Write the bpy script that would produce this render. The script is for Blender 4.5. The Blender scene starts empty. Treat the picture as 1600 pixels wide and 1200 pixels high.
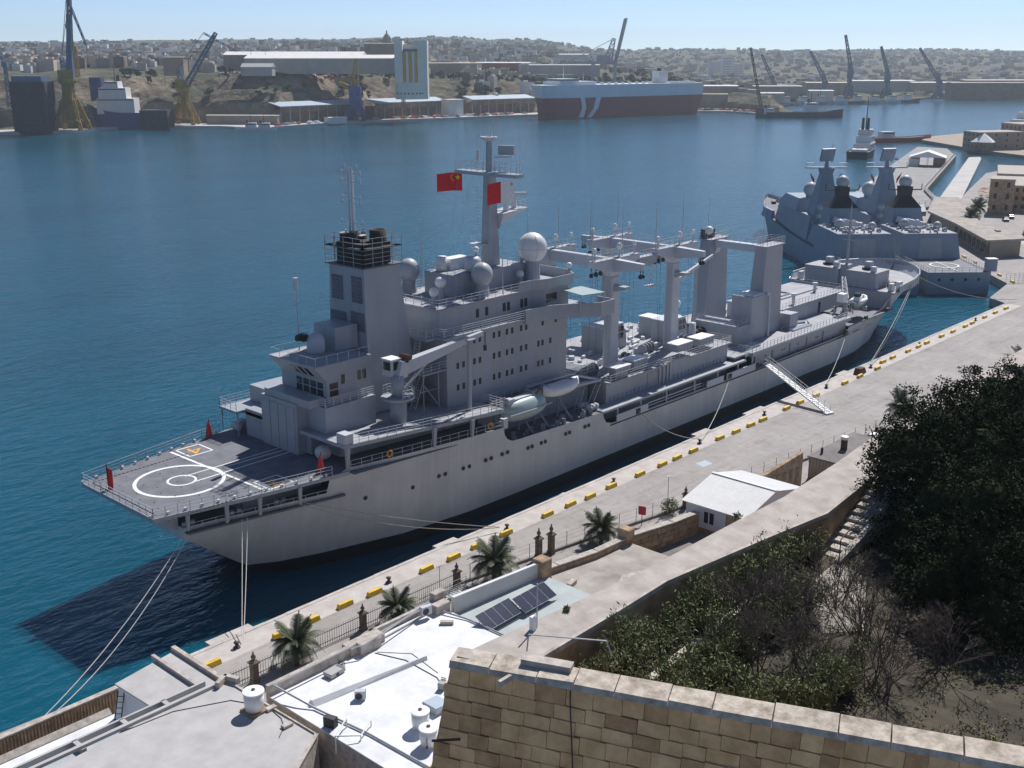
import bpy, math, random
from mathutils import Vector, Matrix
random.seed(7)
S = bpy.context.scene
COL = S.collection
R = math.radians
PI = math.pi
# ---------------------------------------------------------------- camera
cam = bpy.data.cameras.new('camera'); camo = bpy.data.objects.new('camera', cam); COL.objects.link(camo)
camo.location = (-51.0, -102.5, 56.0)
camo.rotation_euler = (R(90 - 16.4), 0, R(42.6 - 90))
cam.sensor_width = 36.0; cam.lens = 39.15; cam.clip_start = 0.5; cam.clip_end = 30000
S.camera = camo
# ---------------------------------------------------------------- world, sun, exposure
SUN_AZ, SUN_EL = 16.0, 50.0        # azimuth from +X towards +Y
w = bpy.data.worlds.new('World'); S.world = w; w.use_nodes = True
nt = w.node_tree; nt.nodes.clear()
wo = nt.nodes.new('ShaderNodeOutputWorld'); bg = nt.nodes.new('ShaderNodeBackground')
sk = nt.nodes.new('ShaderNodeTexSky'); sk.sky_type = 'NISHITA'; sk.sun_disc = False
sk.sun_elevation = R(SUN_EL); sk.sun_rotation = R(90 - SUN_AZ)
sk.air_density = 0.45; sk.dust_density = 0.0; sk.ozone_density = 2.0; sk.altitude = 0
bg.inputs['Strength'].default_value = 0.11
nt.links.new(sk.outputs[0], bg.inputs[0]); nt.links.new(bg.outputs[0], wo.inputs[0])
sl = bpy.data.lights.new('sun', 'SUN'); sl.energy = 5.0; sl.angle = R(0.55); sl.color = (1.0, 0.965, 0.92)
slo = bpy.data.objects.new('sun', sl); COL.objects.link(slo)
sd = Vector((math.cos(R(SUN_EL)) * math.cos(R(SUN_AZ)), math.cos(R(SUN_EL)) * math.sin(R(SUN_AZ)), math.sin(R(SUN_EL))))
slo.rotation_euler = (-sd).to_track_quat('-Z', 'Y').to_euler(); slo.location = sd * 300
S.view_settings.view_transform = 'Standard'; S.view_settings.look = 'None'
S.view_settings.exposure = 0.1; S.view_settings.gamma = 1.0; S.view_settings.use_curve_mapping = False
S.render.engine = 'CYCLES'

# ---------------------------------------------------------------- materials
def mat(name, col, rough=0.6, metal=0.0, var=0.12, scale=0.6, bump=0.0, bscale=None, col2=None, spec=0.5, detail=5, stretch=None, thr=None):
    m = bpy.data.materials.new(name); m.use_nodes = True
    n = m.node_tree; b = n.nodes['Principled BSDF']
    b.inputs['Roughness'].default_value = rough; b.inputs['Metallic'].default_value = metal
    b.inputs['Specular IOR Level'].default_value = spec
    g = n.nodes.new('ShaderNodeNewGeometry'); vec = g.outputs['Position']
    if stretch:
        mp = n.nodes.new('ShaderNodeMapping'); mp.inputs['Scale'].default_value = stretch
        n.links.new(vec, mp.inputs[0]); vec = mp.outputs[0]
    no = n.nodes.new('ShaderNodeTexNoise'); no.inputs['Scale'].default_value = scale; no.inputs['Detail'].default_value = detail
    no.inputs['Roughness'].default_value = 0.62
    n.links.new(vec, no.inputs['Vector'])
    cr = n.nodes.new('ShaderNodeValToRGB')
    if col2 is None:
        a = [max(0, c * (1 - var)) for c in col]; c2 = [min(1, c * (1 + var)) for c in col]
    else: a, c2 = col, col2
    lo, hi = thr if thr else (0.3, 0.7)
    cr.color_ramp.elements[0].position = lo; cr.color_ramp.elements[1].position = hi
    cr.color_ramp.elements[0].color = (*a, 1); cr.color_ramp.elements[1].color = (*c2, 1)
    n.links.new(no.outputs['Fac'], cr.inputs[0]); n.links.new(cr.outputs[0], b.inputs['Base Color'])
    if bump:
        nb = n.nodes.new('ShaderNodeTexNoise'); nb.inputs['Scale'].default_value = bscale or scale * 4; nb.inputs['Detail'].default_value = 6
        n.links.new(vec, nb.inputs['Vector'])
        bp = n.nodes.new('ShaderNodeBump'); bp.inputs['Strength'].default_value = 1.0; bp.inputs['Distance'].default_value = bump
        n.links.new(nb.outputs['Fac'], bp.inputs['Height']); n.links.new(bp.outputs[0], b.inputs['Normal'])
    return m

M = {}
# ---------------------------------------------------------------- mesh helpers
class MB:
    def __init__(s): s.v = []; s.f = []; s.mi = []; s.m = 0
    def add(s, vs, fs):
        o = len(s.v); s.v += [tuple(v) for v in vs]; s.f += [tuple(i + o for i in f) for f in fs]; s.mi += [s.m] * len(fs); return s
    def hexa(s, p):   # 8 corners: bottom 4 ccw, top 4 ccw
        return s.add(p, [(3, 2, 1, 0), (4, 5, 6, 7), (0, 1, 5, 4), (1, 2, 6, 5), (2, 3, 7, 6), (3, 0, 4, 7)])
    def box(s, x0, x1, y0, y1, z0, z1):
        return s.hexa([(x0, y0, z0), (x1, y0, z0), (x1, y1, z0), (x0, y1, z0), (x0, y0, z1), (x1, y0, z1), (x1, y1, z1), (x0, y1, z1)])
    def taper(s, x0, x1, y0, y1, z0, X0, X1, Y0, Y1, z1):
        return s.hexa([(x0, y0, z0), (x1, y0, z0), (x1, y1, z0), (x0, y1, z0), (X0, Y0, z1), (X1, Y0, z1), (X1, Y1, z1), (X0, Y1, z1)])
    def obox(s, c, d, rz=0.0, rx=0.0, ry=0.0):
        m = Matrix.Translation(c) @ Matrix.Rotation(rz, 4, 'Z') @ Matrix.Rotation(ry, 4, 'Y') @ Matrix.Rotation(rx, 4, 'X')
        a, b, e = d[0] / 2, d[1] / 2, d[2] / 2
        return s.hexa([m @ Vector(q) for q in ((-a, -b, -e), (a, -b, -e), (a, b, -e), (-a, b, -e), (-a, -b, e), (a, -b, e), (a, b, e), (-a, b, e))])
    def prism(s, poly, z0, z1):    # poly ccw in xy
        n = len(poly)
        return s.add([(x, y, z0) for x, y in poly] + [(x, y, z1) for x, y in poly],
                     [tuple(range(n - 1, -1, -1)), tuple(range(n, 2 * n))] + [(i, (i + 1) % n, n + (i + 1) % n, n + i) for i in range(n)])
    def prismy(s, poly, y0, y1):   # poly in xz
        n = len(poly)
        return s.add([(x, y0, z) for x, z in poly] + [(x, y1, z) for x, z in poly],
                     [tuple(range(n)), tuple(range(2 * n - 1, n - 1, -1))] + [((i + 1) % n, i, n + i, n + (i + 1) % n) for i in range(n)])
    def prismx(s, poly, x0, x1):   # poly in yz
        n = len(poly)
        return s.add([(x0, y, z) for y, z in poly] + [(x1, y, z) for y, z in poly],
                     [tuple(range(n - 1, -1, -1)), tuple(range(n, 2 * n))] + [(i, (i + 1) % n, n + (i + 1) % n, n + i) for i in range(n)])
    def cyl(s, p, q, r, r2=None, n=8, cap=True):
        p = Vector(p); q = Vector(q); r2 = r if r2 is None else r2
        d = (q - p); L = d.length
        if L < 1e-6: return s
        d /= L; a = d.orthogonal().normalized(); b = d.cross(a)
        vs = []
        for c, rr in ((p, r), (q, r2)):
            for i in range(n):
                t = 2 * PI * i / n; vs.append(c + a * (rr * math.cos(t)) + b * (rr * math.sin(t)))
        fs = [(i, (i + 1) % n, n + (i + 1) % n, n + i) for i in range(n)]
        if cap: fs += [tuple(range(n - 1, -1, -1)), tuple(range(n, 2 * n))]
        return s.add(vs, fs)
    def tube(s, pts, r, n=6):
        for i in range(len(pts) - 1): s.cyl(pts[i], pts[i + 1], r, r, n, True)
        return s
    def lathe(s, prof, c=(0, 0, 0), n=16):   # prof: (r,z)
        vs = []; fs = []
        for r, z in prof:
            for i in range(n):
                t = 2 * PI * i / n; vs.append((c[0] + r * math.cos(t), c[1] + r * math.sin(t), c[2] + z))
        k = len(prof)
        for j in range(k - 1):
            for i in range(n): fs.append((j * n + i, j * n + (i + 1) % n, (j + 1) * n + (i + 1) % n, (j + 1) * n + i))
        fs.append(tuple(range(n - 1, -1, -1))); fs.append(tuple((k - 1) * n + i for i in range(n)))
        return s.add(vs, fs)
    def ball(s, c, r, n=16, sq=1.0, lo=-0.98):
        m = max(6, n // 2); a0 = math.asin(lo)
        return s.lathe([(max(0.002, r * math.cos(a0 + (PI / 2 - a0) * j / m)), r * sq * math.sin(a0 + (PI / 2 - a0) * j / m)) for j in range(m + 1)], c, n)
    def rail(s, pts, h=1.05, rails=3, step=1.6, r=0.035):
        for i in range(len(pts) - 1):
            p = Vector(pts[i]); q = Vector(pts[i + 1]); L = (q - p).length; k = max(1, round(L / step))
            for j in range(k + 1):
                if j == k and i < len(pts) - 2: continue
                c = p.lerp(q, j / k); s.cyl(c, c + Vector((0, 0, h)), r, r, 4, False)
            for t in range(rails):
                u = Vector((0, 0, h * (t + 1) / rails)); s.cyl(p + u, q + u, r * 0.9, r * 0.9, 4, False)
        return s
    def ladder(s, p, q, w=0.7, step=0.35, side=(0, 1, 0), r=0.05):
        p = Vector(p); q = Vector(q); d = Vector(side) * (w / 2)
        s.cyl(p - d, q - d, r, r, 4); s.cyl(p + d, q + d, r, r, 4)
        k = max(2, int((q - p).length / step))
        for j in range(1, k):
            c = p.lerp(q, j / k); s.cyl(c - d, c + d, r * 0.8, r * 0.8, 4)
        return s
    def lattice(s, p, q, w0, w1, k=8, r=0.12, br=0.07, up=(0, 0, 1)):
        p = Vector(p); q = Vector(q); d = (q - p).normalized(); a = d.cross(Vector(up))
        if a.length < 0.05: a = d.orthogonal()
        a.normalize(); b = a.cross(d).normalized()
        ring = []
        for j in range(k + 1):
            t = j / k; c = p.lerp(q, t); w_ = (w0 + (w1 - w0) * t) / 2
            ring.append([c + a * w_ + b * w_, c - a * w_ + b * w_, c - a * w_ - b * w_, c + a * w_ - b * w_])
        for j in range(k):
            for i in range(4):
                s.cyl(ring[j][i], ring[j + 1][i], r, r, 4, False)
                s.cyl(ring[j][i], ring[j + 1][(i + 1) % 4], br, br, 4, False)
                s.cyl(ring[j + 1][i], ring[j + 1][(i + 1) % 4], br, br, 4, False)
        return s
    def mesh(s, name, mats, smooth=False):
        me = bpy.data.meshes.new(name); me.from_pydata(s.v, [], s.f)
        if not isinstance(mats, (list, tuple)): mats = [mats]
        for m in mats: me.materials.append(M[m] if isinstance(m, str) else m)
        if len(mats) > 1: me.polygons.foreach_set('material_index', s.mi)
        if smooth: me.polygons.foreach_set('use_smooth', [True] * len(me.polygons))
        me.update(); return me
    def build(s, name, mats, parent=None, smooth=False, bevel=0.0):
        o = bpy.data.objects.new(name, s.mesh(name, mats, smooth)); COL.objects.link(o)
        if parent is not None: o.parent = parent
        if bevel:
            b = o.modifiers.new('bevel', 'BEVEL'); b.width = bevel; b.segments = 1; b.limit_method = 'ANGLE'
        return o

def tag(o, label=None, cat=None, group=None, kind=None):
    if label: o['label'] = label
    if cat: o['category'] = cat
    if group: o['group'] = group
    if kind: o['kind'] = kind
    return o
def thing(name, label, cat, loc=(0, 0, 0), rz=0.0, group=None):
    o = bpy.data.objects.new(name, None); COL.objects.link(o); o.location = loc; o.rotation_euler = (0, 0, rz)
    o.empty_display_size = 0.3
    return tag(o, label, cat, group)
KIDS = {}
def copy_tree(o, parent=None):
    c = o.copy(); COL.objects.link(c)
    if parent is not None: c.parent = parent
    for ch in [k for k in o.children]: copy_tree(ch, c)
    return c
def setloc(o, loc, rz=0.0, sc=1.0):
    o.location = loc; o.rotation_euler = (0, 0, rz); o.scale = (sc, sc, sc); return o
def text_mesh(name, txt, size, material, parent, mw, depth=0.0):
    cu = bpy.data.curves.new(name, 'FONT'); cu.body = txt; cu.size = size; cu.align_x = 'CENTER'; cu.align_y = 'CENTER'; cu.extrude = depth
    t = bpy.data.objects.new(name, cu); me = bpy.data.meshes.new_from_object(t); bpy.data.objects.remove(t)
    me.materials.clear(); me.materials.append(M[material]); me.transform(mw)
    o = bpy.data.objects.new(name, me); COL.objects.link(o)
    if parent is not None: o.parent = parent
    return o
# district frame across the harbour: a = metres to the right, b = metres away from the lookout, along its line of sight
_fx = (math.cos(R(42.6)), math.sin(R(42.6))); _rx = (math.sin(R(42.6)), -math.cos(R(42.6)))
def D(a, b, z=0.0): return (-51 + a * _rx[0] + b * _fx[0], -102.5 + a * _rx[1] + b * _fx[1], z)
DRZ = R(42.6 - 90)     # rotation that turns local x,y into the district's right,away
# ---------------------------------------------------------------- material set
def ship_mat(name, col, plate=(7.0, 2.3)):
    # naval paint: faint welded plates, vertical weather streaks, a little rust and salt
    m = bpy.data.materials.new(name); m.use_nodes = True; n = m.node_tree; b = n.nodes['Principled BSDF']; b.inputs['Roughness'].default_value = 0.48
    tc = n.nodes.new('ShaderNodeNewGeometry'); L = n.links
    def nz(sc, st, d=6):
        mp = n.nodes.new('ShaderNodeMapping'); mp.inputs['Scale'].default_value = st; L.new(tc.outputs['Position'], mp.inputs[0])
        q = n.nodes.new('ShaderNodeTexNoise'); q.inputs['Scale'].default_value = sc; q.inputs['Detail'].default_value = d; q.inputs['Roughness'].default_value = .6; L.new(mp.outputs[0], q.inputs['Vector']); return q.outputs['Fac']
    def ramp(f, a, ca, c, cc):
        r = n.nodes.new('ShaderNodeValToRGB'); r.color_ramp.elements[0].position = a; r.color_ramp.elements[1].position = c; r.color_ramp.elements[0].color = (*ca, 1); r.color_ramp.elements[1].color = (*cc, 1); L.new(f, r.inputs[0]); return r.outputs[0]
    def mix(kind, f, a, c):
        x = n.nodes.new('ShaderNodeMix'); x.data_type = 'RGBA'; x.blend_type = kind
        if isinstance(f, float): x.inputs[0].default_value = f
        else: L.new(f, x.inputs[0])
        L.new(a, x.inputs[6]); L.new(c, x.inputs[7]); return x.outputs[2]
    base = ramp(nz(.25, (1, 1, 1)), .3, [c * .92 for c in col], .7, [c * 1.07 for c in col])
    streak = ramp(nz(1.1, (1, 1, .07), 8), .38, (.80, .79, .77), .62, (1, 1, 1)); o = mix('MULTIPLY', .4, base, streak)
    cx = n.nodes.new('ShaderNodeSeparateXYZ'); L.new(tc.outputs['Position'], cx.inputs[0]); cb = n.nodes.new('ShaderNodeCombineXYZ')
    ad = n.nodes.new('ShaderNodeMath'); ad.operation = 'ADD'; L.new(cx.outputs[0], ad.inputs[0]); L.new(cx.outputs[1], ad.inputs[1]); L.new(ad.outputs[0], cb.inputs[0]); L.new(cx.outputs[2], cb.inputs[1])
    bk = n.nodes.new('ShaderNodeTexBrick'); bk.inputs['Scale'].default_value = 1.0; bk.inputs['Brick Width'].default_value = plate[0]; bk.inputs['Row Height'].default_value = plate[1]; bk.inputs['Mortar Size'].default_value = .018; bk.inputs['Mortar Smooth'].default_value = .6; bk.inputs['Bias'].default_value = 0
    bk.inputs['Color1'].default_value = (1, 1, 1, 1); bk.inputs['Color2'].default_value = (.94, .945, .95, 1); bk.inputs['Mortar'].default_value = (.84, .84, .84, 1); L.new(cb.outputs[0], bk.inputs['Vector']); o = mix('MULTIPLY', .75, o, bk.outputs['Color'])
    rs = ramp(nz(.8, (1, 1, .12), 9), .70, (0, 0, 0), .80, (1, 1, 1)); rc = n.nodes.new('ShaderNodeRGB'); rc.outputs[0].default_value = (.22, .17, .14, 1)
    sc_ = n.nodes.new('ShaderNodeMath'); sc_.operation = 'MULTIPLY'; sc_.inputs[1].default_value = .3; L.new(rs, sc_.inputs[0]); o = mix('MIX', sc_.outputs[0], o, rc.outputs[0])
    L.new(o, b.inputs['Base Color'])
    bp = n.nodes.new('ShaderNodeBump'); bp.inputs['Distance'].default_value = .02; bp.inputs['Strength'].default_value = .6; L.new(nz(.55, (1, 1, 1.6), 2), bp.inputs['Height']); L.new(bp.outputs[0], b.inputs['Normal'])
    return m
def quay_mat():
    m = mat('quay_concrete', (0.30, 0.275, 0.265), 0.9, col2=(0.40, 0.375, 0.365), scale=0.16, bump=0.008, bscale=3, detail=10, thr=(0.3, 0.7)); n = m.node_tree; L = n.links; b = n.nodes['Principled BSDF']
    src = b.inputs['Base Color'].links[0].from_socket; g = n.nodes.new('ShaderNodeNewGeometry')
    def layer(src, sc, st, a, c, lo, fac, rot=0.0):
        mp = n.nodes.new('ShaderNodeMapping'); mp.inputs['Scale'].default_value = st; mp.inputs['Rotation'].default_value = (0, 0, rot); L.new(g.outputs['Position'], mp.inputs[0])
        q = n.nodes.new('ShaderNodeTexNoise'); q.inputs['Scale'].default_value = sc; q.inputs['Detail'].default_value = 9; q.inputs['Roughness'].default_value = .68; L.new(mp.outputs[0], q.inputs['Vector'])
        r = n.nodes.new('ShaderNodeValToRGB'); r.color_ramp.elements[0].position = a; r.color_ramp.elements[1].position = c; r.color_ramp.elements[0].color = (*lo, 1); r.color_ramp.elements[1].color = (1, 1, 1, 1); L.new(q.outputs['Fac'], r.inputs[0])
        x = n.nodes.new('ShaderNodeMix'); x.data_type = 'RGBA'; x.blend_type = 'MULTIPLY'; x.inputs[0].default_value = fac; L.new(src, x.inputs[6]); L.new(r.outputs[0], x.inputs[7]); return x.outputs[2]
    o = layer(src, .9, (1, 1, 1), .34, .52, (.80, .79, .78), .8)
    o = layer(o, .5, (.12, 1.6, 1), .36, .5, (.84, .83, .83), .8, .02)
    o = layer(o, .12, (1, 1, 1), .30, .40, (.72, .70, .69), .8)
    bk = n.nodes.new('ShaderNodeTexBrick'); bk.inputs['Scale'].default_value = 1; bk.inputs['Brick Width'].default_value = 12; bk.inputs['Row Height'].default_value = 4.2; bk.inputs['Mortar Size'].default_value = .05; bk.inputs['Mortar Smooth'].default_value = .5
    bk.inputs['Color1'].default_value = (1, 1, 1, 1); bk.inputs['Color2'].default_value = (.95, .95, .95, 1); bk.inputs['Mortar'].default_value = (.78, .77, .76, 1); L.new(g.outputs['Position'], bk.inputs['Vector'])
    x = n.nodes.new('ShaderNodeMix'); x.data_type = 'RGBA'; x.blend_type = 'MULTIPLY'; x.inputs[0].default_value = .8; L.new(o, x.inputs[6]); L.new(bk.outputs['Color'], x.inputs[7]); L.new(x.outputs[2], b.inputs['Base Color'])
    return m
M['ship'] = ship_mat('ship_grey_paint', (0.36, 0.385, 0.425))
M['hull_lit'] = ship_mat('hull_side_bounce_lit', (0.55, 0.55, 0.555), (9.0, 2.4))  # ship grey made lighter, standing in for light bounced up from the quay
M['shipl'] = mat('ship_light_paint', (0.50, 0.525, 0.57), 0.5, var=0.06, scale=0.5)
M['deck'] = mat('deck_paint', (0.15, 0.155, 0.18), 0.75, var=0.28, scale=0.5, bump=0.003, bscale=8)
M['deckl'] = mat('deck_paint_light', (0.34, 0.34, 0.37), 0.75, var=0.2, scale=0.6)
M['boot'] = mat('boot_topping_black', (0.012, 0.012, 0.014), 0.5, var=0.4, scale=0.5)
M['dark'] = mat('dark_opening', (0.012, 0.013, 0.016), 0.5, var=0.2)
M['black'] = mat('black_paint', (0.02, 0.02, 0.022), 0.6, var=0.3)
M['soot'] = mat('sooty_steel', (0.035, 0.03, 0.028), 0.8, var=0.5, scale=1.2)
M['white'] = mat('white_paint', (0.78, 0.78, 0.77), 0.5, var=0.05, scale=0.8)
M['line'] = mat('deck_line_white', (0.80, 0.80, 0.80), 0.7, var=0.08, scale=2)
M['orange'] = mat('deck_digit_orange', (0.75, 0.36, 0.06), 0.7, var=0.1)
M['red'] = mat('red_cloth', (0.62, 0.02, 0.025), 0.8, var=0.1, scale=2)
M['redp'] = mat('red_paint', (0.50, 0.03, 0.03), 0.5, var=0.15)
M['yellowstar'] = mat('yellow_cloth', (0.85, 0.60, 0.03), 0.8, var=0.05)
M['glass'] = mat('window_glass', (0.015, 0.018, 0.022), 0.08, var=0.2, spec=0.8)
M['rust'] = mat('rust_brown', (0.10, 0.045, 0.03), 0.85, var=0.4, scale=3)
M['radome'] = mat('radome_white', (0.72, 0.72, 0.72), 0.45, var=0.03)
M['radomeg'] = mat('radome_grey', (0.40, 0.42, 0.45), 0.5, var=0.05)
M['hose'] = mat('black_hose', (0.02, 0.018, 0.018), 0.7, var=0.3)
M['raft'] = mat('raft_canister', (0.55, 0.56, 0.58), 0.5, var=0.05)
M['boatg'] = mat('boat_grey_green', (0.34, 0.42, 0.42), 0.4, var=0.06)
M['rope'] = mat('rope_hemp', (0.42, 0.37, 0.31), 0.9, var=0.2, scale=4)
M['ropew'] = mat('rope_white', (0.60, 0.58, 0.55), 0.9, var=0.15, scale=4)
M['rail'] = mat('rail_grey', (0.50, 0.52, 0.55), 0.5, var=0.05)
M['yellow'] = mat('kerb_yellow', (0.70, 0.46, 0.03), 0.6, var=0.25, scale=3)
M['concrete'] = quay_mat()
M['quayedge'] = mat('quay_edge_stone', (0.40, 0.365, 0.345), 0.9, col2=(0.57, 0.53, 0.505), scale=0.5, bump=0.01, bscale=4, detail=8)
M['asphalt'] = mat('old_asphalt', (0.13, 0.12, 0.12), 0.9, col2=(0.26, 0.24, 0.23), scale=0.25, bump=0.006, bscale=10, detail=9)
M['stone'] = mat('limestone', (0.22, 0.145, 0.09), 0.95, col2=(0.50, 0.37, 0.25), scale=1.3, bump=0.02, bscale=6, detail=9)
M['stoned'] = mat('limestone_dark', (0.17, 0.115, 0.075), 0.95, col2=(0.40, 0.29, 0.195), scale=1.5, bump=0.02, bscale=6, detail=9)
M['stonel'] = mat('limestone_pale', (0.30, 0.265, 0.235), 0.95, col2=(0.58, 0.53, 0.48), scale=1.8, bump=0.02, bscale=5, detail=9)
M['wallst'] = mat('bastion_limestone', (0.50, 0.275, 0.12), 0.95, col2=(0.90, 0.59, 0.31), scale=1.1, bump=0.03, bscale=5, detail=11, thr=(0.25, 0.68))
M['wallsd'] = mat('bastion_limestone_dark', (0.36, 0.195, 0.09), 0.95, col2=(0.70, 0.43, 0.22), scale=1.4, bump=0.03, bscale=5, detail=11)
M['coping'] = mat('rough_coping', (0.27, 0.22, 0.17), 0.95, col2=(0.60, 0.53, 0.45), scale=2.4, bump=0.03, bscale=6, detail=11, thr=(0.3, 0.6))
M['pillar'] = mat('dark_pillar_stone', (0.10, 0.08, 0.062), 0.95, col2=(0.22, 0.17, 0.125), scale=2)
M['plaster'] = mat('parapet_plaster', (0.33, 0.29, 0.265), 0.95, col2=(0.52, 0.475, 0.44), scale=1.1, bump=0.012, bscale=7, detail=10)
M['roofw'] = mat('white_roof_paint', (0.55, 0.56, 0.58), 0.75, col2=(0.76, 0.77, 0.80), scale=0.5, bump=0.006, bscale=6, detail=9, thr=(0.25, 0.6))
M['roofg'] = mat('grey_roof_screed', (0.38, 0.37, 0.37), 0.85, col2=(0.49, 0.475, 0.475), scale=0.7, bump=0.006, bscale=6, detail=9)
M['roofb'] = mat('bluegrey_roof', (0.33, 0.38, 0.39), 0.8, col2=(0.44, 0.49, 0.50), scale=0.5, detail=9)
M['roofd'] = mat('weathered_roof', (0.24, 0.21, 0.19), 0.9, col2=(0.46, 0.42, 0.38), scale=0.35, bump=0.01, detail=10)
M['corr'] = mat('corrugated_sheet', (0.68, 0.68, 0.68), 0.45, var=0.06, scale=0.8)
M['hutwall'] = mat('hut_wall_white', (0.62, 0.62, 0.64), 0.7, var=0.06)
M['soil'] = mat('garden_soil', (0.028, 0.023, 0.017), 0.95, col2=(0.085, 0.072, 0.05), scale=0.9, bump=0.04, bscale=5, detail=9)
M['path'] = mat('garden_path', (0.24, 0.21, 0.18), 0.9, col2=(0.40, 0.37, 0.33), scale=1.5, bump=0.015, detail=8)
M['bark'] = mat('bark', (0.06, 0.045, 0.035), 0.95, var=0.4, scale=3, bump=0.02)
M['twig'] = mat('dry_twig', (0.105, 0.082, 0.07), 0.95, var=0.3, scale=3)
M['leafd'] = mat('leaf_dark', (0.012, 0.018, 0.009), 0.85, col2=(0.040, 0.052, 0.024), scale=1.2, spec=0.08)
M['leafs'] = mat('leaf_shrub', (0.09, 0.11, 0.05), 0.75, col2=(0.26, 0.275, 0.14), scale=1.5, spec=0.12)
M['leaff'] = mat('leaf_far', (0.035, 0.05, 0.022), 0.8, col2=(0.075, 0.09, 0.04), scale=0.2)
M['palm'] = mat('palm_leaf', (0.03, 0.045, 0.02), 0.6, col2=(0.085, 0.10, 0.045), scale=2)
M['flower'] = mat('yellow_flower', (0.6, 0.42, 0.04), 0.8)
M['iron'] = mat('wrought_iron', (0.03, 0.03, 0.032), 0.6, var=0.3)
M['steel'] = mat('galvanised', (0.42, 0.43, 0.45), 0.45, metal=0.3, var=0.1, scale=2)
M['solar'] = mat('solar_cell', (0.025, 0.03, 0.06), 0.15, var=0.2, scale=3, spec=0.8)
M['shade'] = mat('car_dark', (0.03, 0.03, 0.04), 0.3)
M['terracotta'] = mat('terracotta', (0.36, 0.14, 0.08), 0.85, var=0.3, scale=3)
M['craney'] = mat('crane_yellow', (0.46, 0.31, 0.05), 0.7, col2=(0.30, 0.16, 0.05), scale=0.25)
M['craneb'] = mat('crane_blue', (0.04, 0.09, 0.26), 0.6, var=0.2, scale=0.3)
M['craned'] = mat('crane_bluegrey', (0.10, 0.15, 0.23), 0.6, var=0.15, scale=0.3)
M['craneg'] = mat('crane_grey', (0.30, 0.33, 0.37), 0.6, var=0.15, scale=0.3)
M['shednavy'] = mat('dark_shed', (0.035, 0.04, 0.05), 0.8, var=0.4, scale=0.4)
M['fbeige'] = mat('far_beige', (0.33, 0.275, 0.215), 0.9, var=0.12, scale=0.15)
M['fcream'] = mat('far_cream', (0.50, 0.45, 0.38), 0.9, var=0.1, scale=0.15)
M['fwhite'] = mat('far_white', (0.70, 0.69, 0.67), 0.9, var=0.06, scale=0.15)
M['fgrey'] = mat('far_grey', (0.38, 0.38, 0.38), 0.8, var=0.1, scale=0.1)
M['fblue'] = mat('far_blue_sheet', (0.36, 0.44, 0.52), 0.6, var=0.08, scale=0.1)
M['fbrown'] = mat('far_brown', (0.20, 0.15, 0.11), 0.9, var=0.3, scale=0.2)
M['silo'] = mat('silo_concrete', (0.88, 0.82, 0.70), 0.85, var=0.07, scale=0.1)
M['siloo'] = mat('silo_ochre', (0.72, 0.38, 0.06), 0.85, var=0.1, scale=0.1)
M['carr'] = mat('carrier_maroon', (0.20, 0.022, 0.034), 0.5, var=0.08, scale=0.1)
M['carg'] = mat('carrier_greyblue', (0.62, 0.70, 0.76), 0.5, var=0.05, scale=0.1)
M['tugr'] = mat('tug_red', (0.42, 0.05, 0.03), 0.5, var=0.2)
M['frig'] = ship_mat('frigate_grey', (0.235, 0.295, 0.37), (9, 2.6))
M['hullblue'] = mat('hull_blue', (0.03, 0.06, 0.20), 0.5, var=0.1)
M['road'] = mat('road_pale', (0.42, 0.40, 0.39), 0.9, col2=(0.55, 0.53, 0.51), scale=0.1, detail=8)
M['pierdeck'] = mat('pier_deck', (0.24, 0.235, 0.235), 0.9, col2=(0.33, 0.32, 0.31), scale=0.1, detail=8)

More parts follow.
